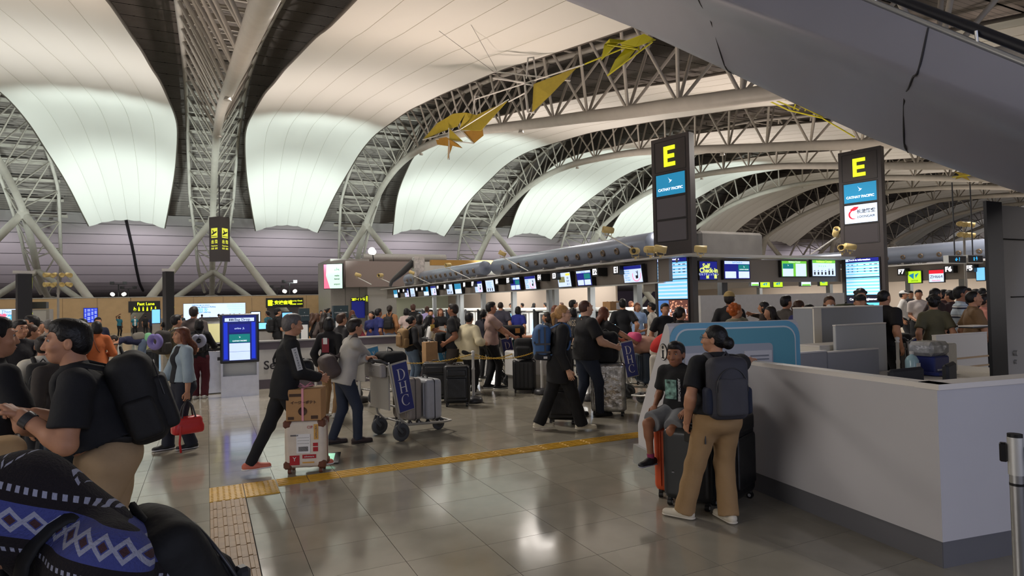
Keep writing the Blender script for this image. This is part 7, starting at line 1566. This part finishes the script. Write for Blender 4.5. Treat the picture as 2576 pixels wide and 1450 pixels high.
w_=J['wL']+nrm(J['wL']-J['eL'])*.09;T=thing('mobile_phone','black mobile phone in the lowered hand of the woman in tan trousers','phone',tuple(world(J,w_+V3(.02,.02,-.02))),rz+.3);MB().box((0,0,0),(.012,.075,.15),bev=.004).build('phone_body',m_bez,T)
q=J['hip']+V3(-.13,-.06,0);MB().tube([q+V3(0,0,.22),q,q+V3(0,-.01,-.18)],.014,6,flat=.4).build('hanging_strap',m_dk,J['T'])
# ================= queue posts and chains
P1=fl(1192,1013);P2=fl(1364,992);P3_=fl(1608,950);P4_=fl(1628,962);P5_=fl(1482,1008)
def postat(l,p): return chainpost(l,p[0],p[1])
postat('white chain post standing alone in front of the cream top',P1);postat('white chain post mostly hidden behind the blonde woman',P2);postat('white chain post left of the information panel, taller looking one',P3_);postat('white chain post touching the information panel edge',P4_);postat('white chain post behind the big man, only its black base showing',P5_)
PL=fl(905,1012);postat('white chain post behind the first luggage cart',PL);PL2=fl(795,1000);postat('white chain post behind the cream suitcase and carton',PL2)
PR=atD(2247,900,10.2);PR2=atD(2259,905,9.7);chainpost('white chain post left one of two behind the desk printer',PR[0],PR[1],1.25);chainpost('white chain post right one of two behind the desk printer',PR2[0],PR2[1],1.1)
PB=atD(1330,905,12.9)
def ch(l,a,b,s_,za=.86,zb=.86): chain(l,(a[0],a[1],za),(b[0],b[1],zb),s_)
ch('yellow chain from the lone post towards the blonde woman',P1,P2,.13);ch('yellow chain from the lone post back to the luggage cart',P1,PL,.16);ch('yellow chain between the posts behind the cream suitcase',PL,PL2,.16)
ch('yellow chain rising behind the dusty pink T-shirt man',P1,PB,.12,.80,.88);ch('yellow chain from the hidden base post to the post by the information panel',P5_,P3_,.2);ch('lower yellow chain ending at the information panel',P5_,P4_,.24,.75,.8)
chain('yellow chain behind the desk printer',(PR[0],PR[1],1.2),(PR2[0]+.9,PR2[1]+1.5,1.1),.12)
# carts deeper in the queue
C6=cart('luggage cart with a light blue sign behind the first luggage cart',(*fl(935,1010)[:2],0),F_(920,60)+RX,'VANESSA',m_sky);C7=cart('luggage cart with a light blue sign beside the paper bag',(*atD(1122,975,13)[:2],0),F_(1122,75)+RX,'VANESSA',m_sky)
suitcase('yellow suitcase lying on the cart beside the paper bag',onc(C7,.3,0,.50),C7.rotation_euler[2],.62,.22,.44,(214,176,40),'shell',wheels=False);suitcase('grey suitcase under the yellow one on the same cart',onc(C7,.3,0,.20),C7.rotation_euler[2],.62,.22,.44,(70,70,74),'shell',wheels=False)
g=fl(1098,1012);suitcase('black fabric suitcase in front of the white-top woman',(g[0],g[1],0),F_(1098,10),.46,.66,.28,(24,25,29),'soft');g=fl(1126,1015);suitcase('black fabric suitcase nearest the lone chain post',(g[0]+.05,g[1]-.35,0),F_(1126,5),.44,.64,.28,(20,22,26),'soft')
# ================= bag drop kiosk, machines, low queue wall
x0,x1,z0,z1=rectpx(561,803,645,996,13.75);T=thing('bag_drop_kiosk','tall glass-framed bag drop information screen with airline tiles','kiosk',((x0+x1)/2,13.75,0),-.03);w=.70
MB().box((0,.05,.20),(w,.10,.42)).build('steel_base',m_met,T)
for sx in(-1,1): MB().box((sx*(w/2-.02),.05,.85),(.04,.08,1.42)).build('steel_upright',m_met,T)
MB().box((0,.09,.62),(w-.08,.02,.45)).build('rear_plate',mat('frosted_glass',(.55,.58,.6),.2),T);MB().box((0,.02,1.16),(w+.02,.10,.98),bev=.015).build('housing',m_bez,T)
panel(T,'display',-w/2+.04,w/2-.04,.72,1.62,em('kiosk_navy',(22,30,96)),-.032);panel(T,'header',-w/2+.08,w/2-.08,1.50,1.57,e_pale,-.036);ptext(T,'Bag Drop',.05,1.535,.075,mat('ink_blue',s2l(60,80,130),.5),y=-.036,off=.001)
g=MB()
for i in range(3): g.box((-.18+.03*i,-.044,1.535),(.018,.003,.045))
g.build('bag_icon',e_blk,T)
for sx in(-1,1): panel(T,'blue_side_band',sx*.255-.035,sx*.255+.035,.75,1.48,e_blue,-.036)
for z0_,mm in((1.28,e_navy),(1.08,e_teal),(.90,e_pale),(.73,e_pale)): panel(T,'tile',-.19,.19,z0_,z0_+.165,mm,-.040)
ptext(T,'airline  JL',0,1.36,.05,e_whs,y=-.043);bird(T,.0,1.18,.035,e_wht,-.042);ptext(T,'CATHAY PACIFIC',0,1.11,.034,e_wht,y=-.043,off=.0006)
m_ink2=mat('wall_lettering',s2l(50,46,50),.6);m_pur=mat('wall_band',s2l(92,84,92),.5)
T=thing('queue_wall','low white wall with grey bands and Self Bag Drop lettering','partition',(3.4,14.75,0));MB().box((0,0,.52),(5.0,.12,1.02)).build('panel',m_wht,T);MB().box((0,-.005,.93),(5.02,.13,.16)).build('upper_band',m_pur,T);MB().box((0,0,1.03),(5.04,.16,.03)).build('coping',m_ltg,T);MB().box((0,-.005,.10),(5.02,.13,.20)).build('lower_band',m_pur,T)
text('Self Bag Drop',.26,m_ink2,T,(-2.3,-.075,.50),(RX,0,0),al='LEFT',off=.004)
g0_=fl(545,995)
for i in range(7):
    T=thing('bag_drop_machine','grey bag drop machine with sloping screen, %s of the row behind the kiosk'%('nearest','second','third','fourth','fifth','sixth','farthest')[i],'kiosk',(.10,14.6+1.75*i,0),0,'bag drop machines')
    MB().box((0,.3,.45),(.5,.9,.9),bev=.02).build('body',m_met,T);MB().box((0,.1,.93),(.56,.5,.05)).build('scale_top',m_dk,T)
    M_=Matrix.Translation((0,.55,1.22))@Matrix.Rotation(math.radians(-38),4,'X');g=MB();g.box((0,0,0),(.52,.05,.62),M=M_,bev=.02);g.build('screen_housing',m_bez,T);g=MB();g.box((0,-.028,0),(.44,.006,.50),M=M_);g.build('display',em('screen_olive',(150,146,96),.8) if i==0 else e_dim,T)
    MB().box((.12,-.153,.72),(.06,.01,.07)).build('card_slot',m_dk,T)
p=atD(668,850,20);T=thing('grey_kiosk','grey sloped service kiosk with a lit tablet behind the black jacket man','kiosk',(p[0],p[1],0));MB().box((0,0,.55),(.62,.6,1.1),bev=.03).build('body',m_gry,T);M_=Matrix.Translation((0,-.22,1.18))@Matrix.Rotation(math.radians(-50),4,'X');g=MB();g.box((0,0,0),(.5,.04,.34),M=M_);g.build('tablet',m_bez,T);g=MB();g.box((0,-.022,0),(.44,.005,.28),M=M_);g.build('display',e_lb,T)
# floor notice
g=fl(832,1164);T=thing('floor_notice','small dark floor notice with a lit green face behind the cream suitcase','sign',(g[0],g[1],0),F_(832,10));M_=Matrix.Translation((0,0,.05))@Matrix.Rotation(math.radians(-68),4,'X');q=MB();q.box((0,0,0),(.20,.012,.20),M=M_);q.build('frame',m_bez,T);q=MB();q.box((-.02,-.008,0),(.12,.004,.15),M=M_);q.build('face',em('notice_green',(150,214,180),.9),T)
# belt barriers in the far queue
for i,(px,py) in enumerate(((848,868),(884,866),(912,864),(938,862),(960,862),(985,858),(1003,856))):
    p=fl(px,py+20);p=atD(px,py,15.6);T=thing('belt_post','steel belt barrier post in the far queue, %s from the left'%('first','second','third','fourth','fifth','sixth','seventh')[i],'queue post',(p[0],p[1],0),0,'belt posts in the far queue');MB().cyl((0,0,.02),(0,0,.98),.028,n=12).build('post',m_met,T);MB().lathe((0,0,0),[(0,0),(.16,0),(.16,.015),(.05,.03),(0,.03)],16).build('base',m_met,T)
    if i: MB().box(((q_[0]-p[0])/2,(q_[1]-p[1])/2,.90),(math.hypot(q_[0]-p[0],q_[1]-p[1]),.006,.05),rz=math.atan2(q_[1]-p[1],q_[0]-p[0])).build('belt',m_dk,T)
    q_=p
p=atD(2553,1100,2.35);T=thing('belt_post','polished steel belt barrier post at the right edge, nearest the viewer','queue post',(p[0],p[1],0),F_(2553,0));h=p[2]
MB().cyl((0,0,.02),(0,0,h-.05),.022,n=24).build('post',m_met,T);MB().cyl((0,0,h-.14),(0,0,h),.025,n=24).build('head',m_alu,T);MB().cyl((0,0,h),(0,0,h+.012),.024,n=24).build('cap',m_bez,T);MB().cyl((0,0,h-.18),(0,0,h-.17),.023,n=24).build('ring',m_bez,T)
MB().box((-.036,0,h-.06),(.024,.03,.07),bev=.004).build('belt_clip',m_bez,T);MB().box((.09,0,h-.06),(.13,.01,.05)).build('belt',m_bez,T);MB().lathe((0,0,0),[(0,0),(.18,0),(.18,.015),(.06,.035),(0,.035)],24).build('base',m_met,T)
# ============================================================ turn lettering into meshes
dg=bpy.context.evaluated_depsgraph_get()
for o in [o for o in bpy.data.objects if o.type=='FONT']:
    me=bpy.data.meshes.new_from_object(o.evaluated_get(dg));n_=bpy.data.objects.new('lettering',me);COL.objects.link(n_);n_.parent=o.parent;n_.location=o.location;n_.rotation_euler=o.rotation_euler;n_.scale=o.scale;bpy.data.objects.remove(o)
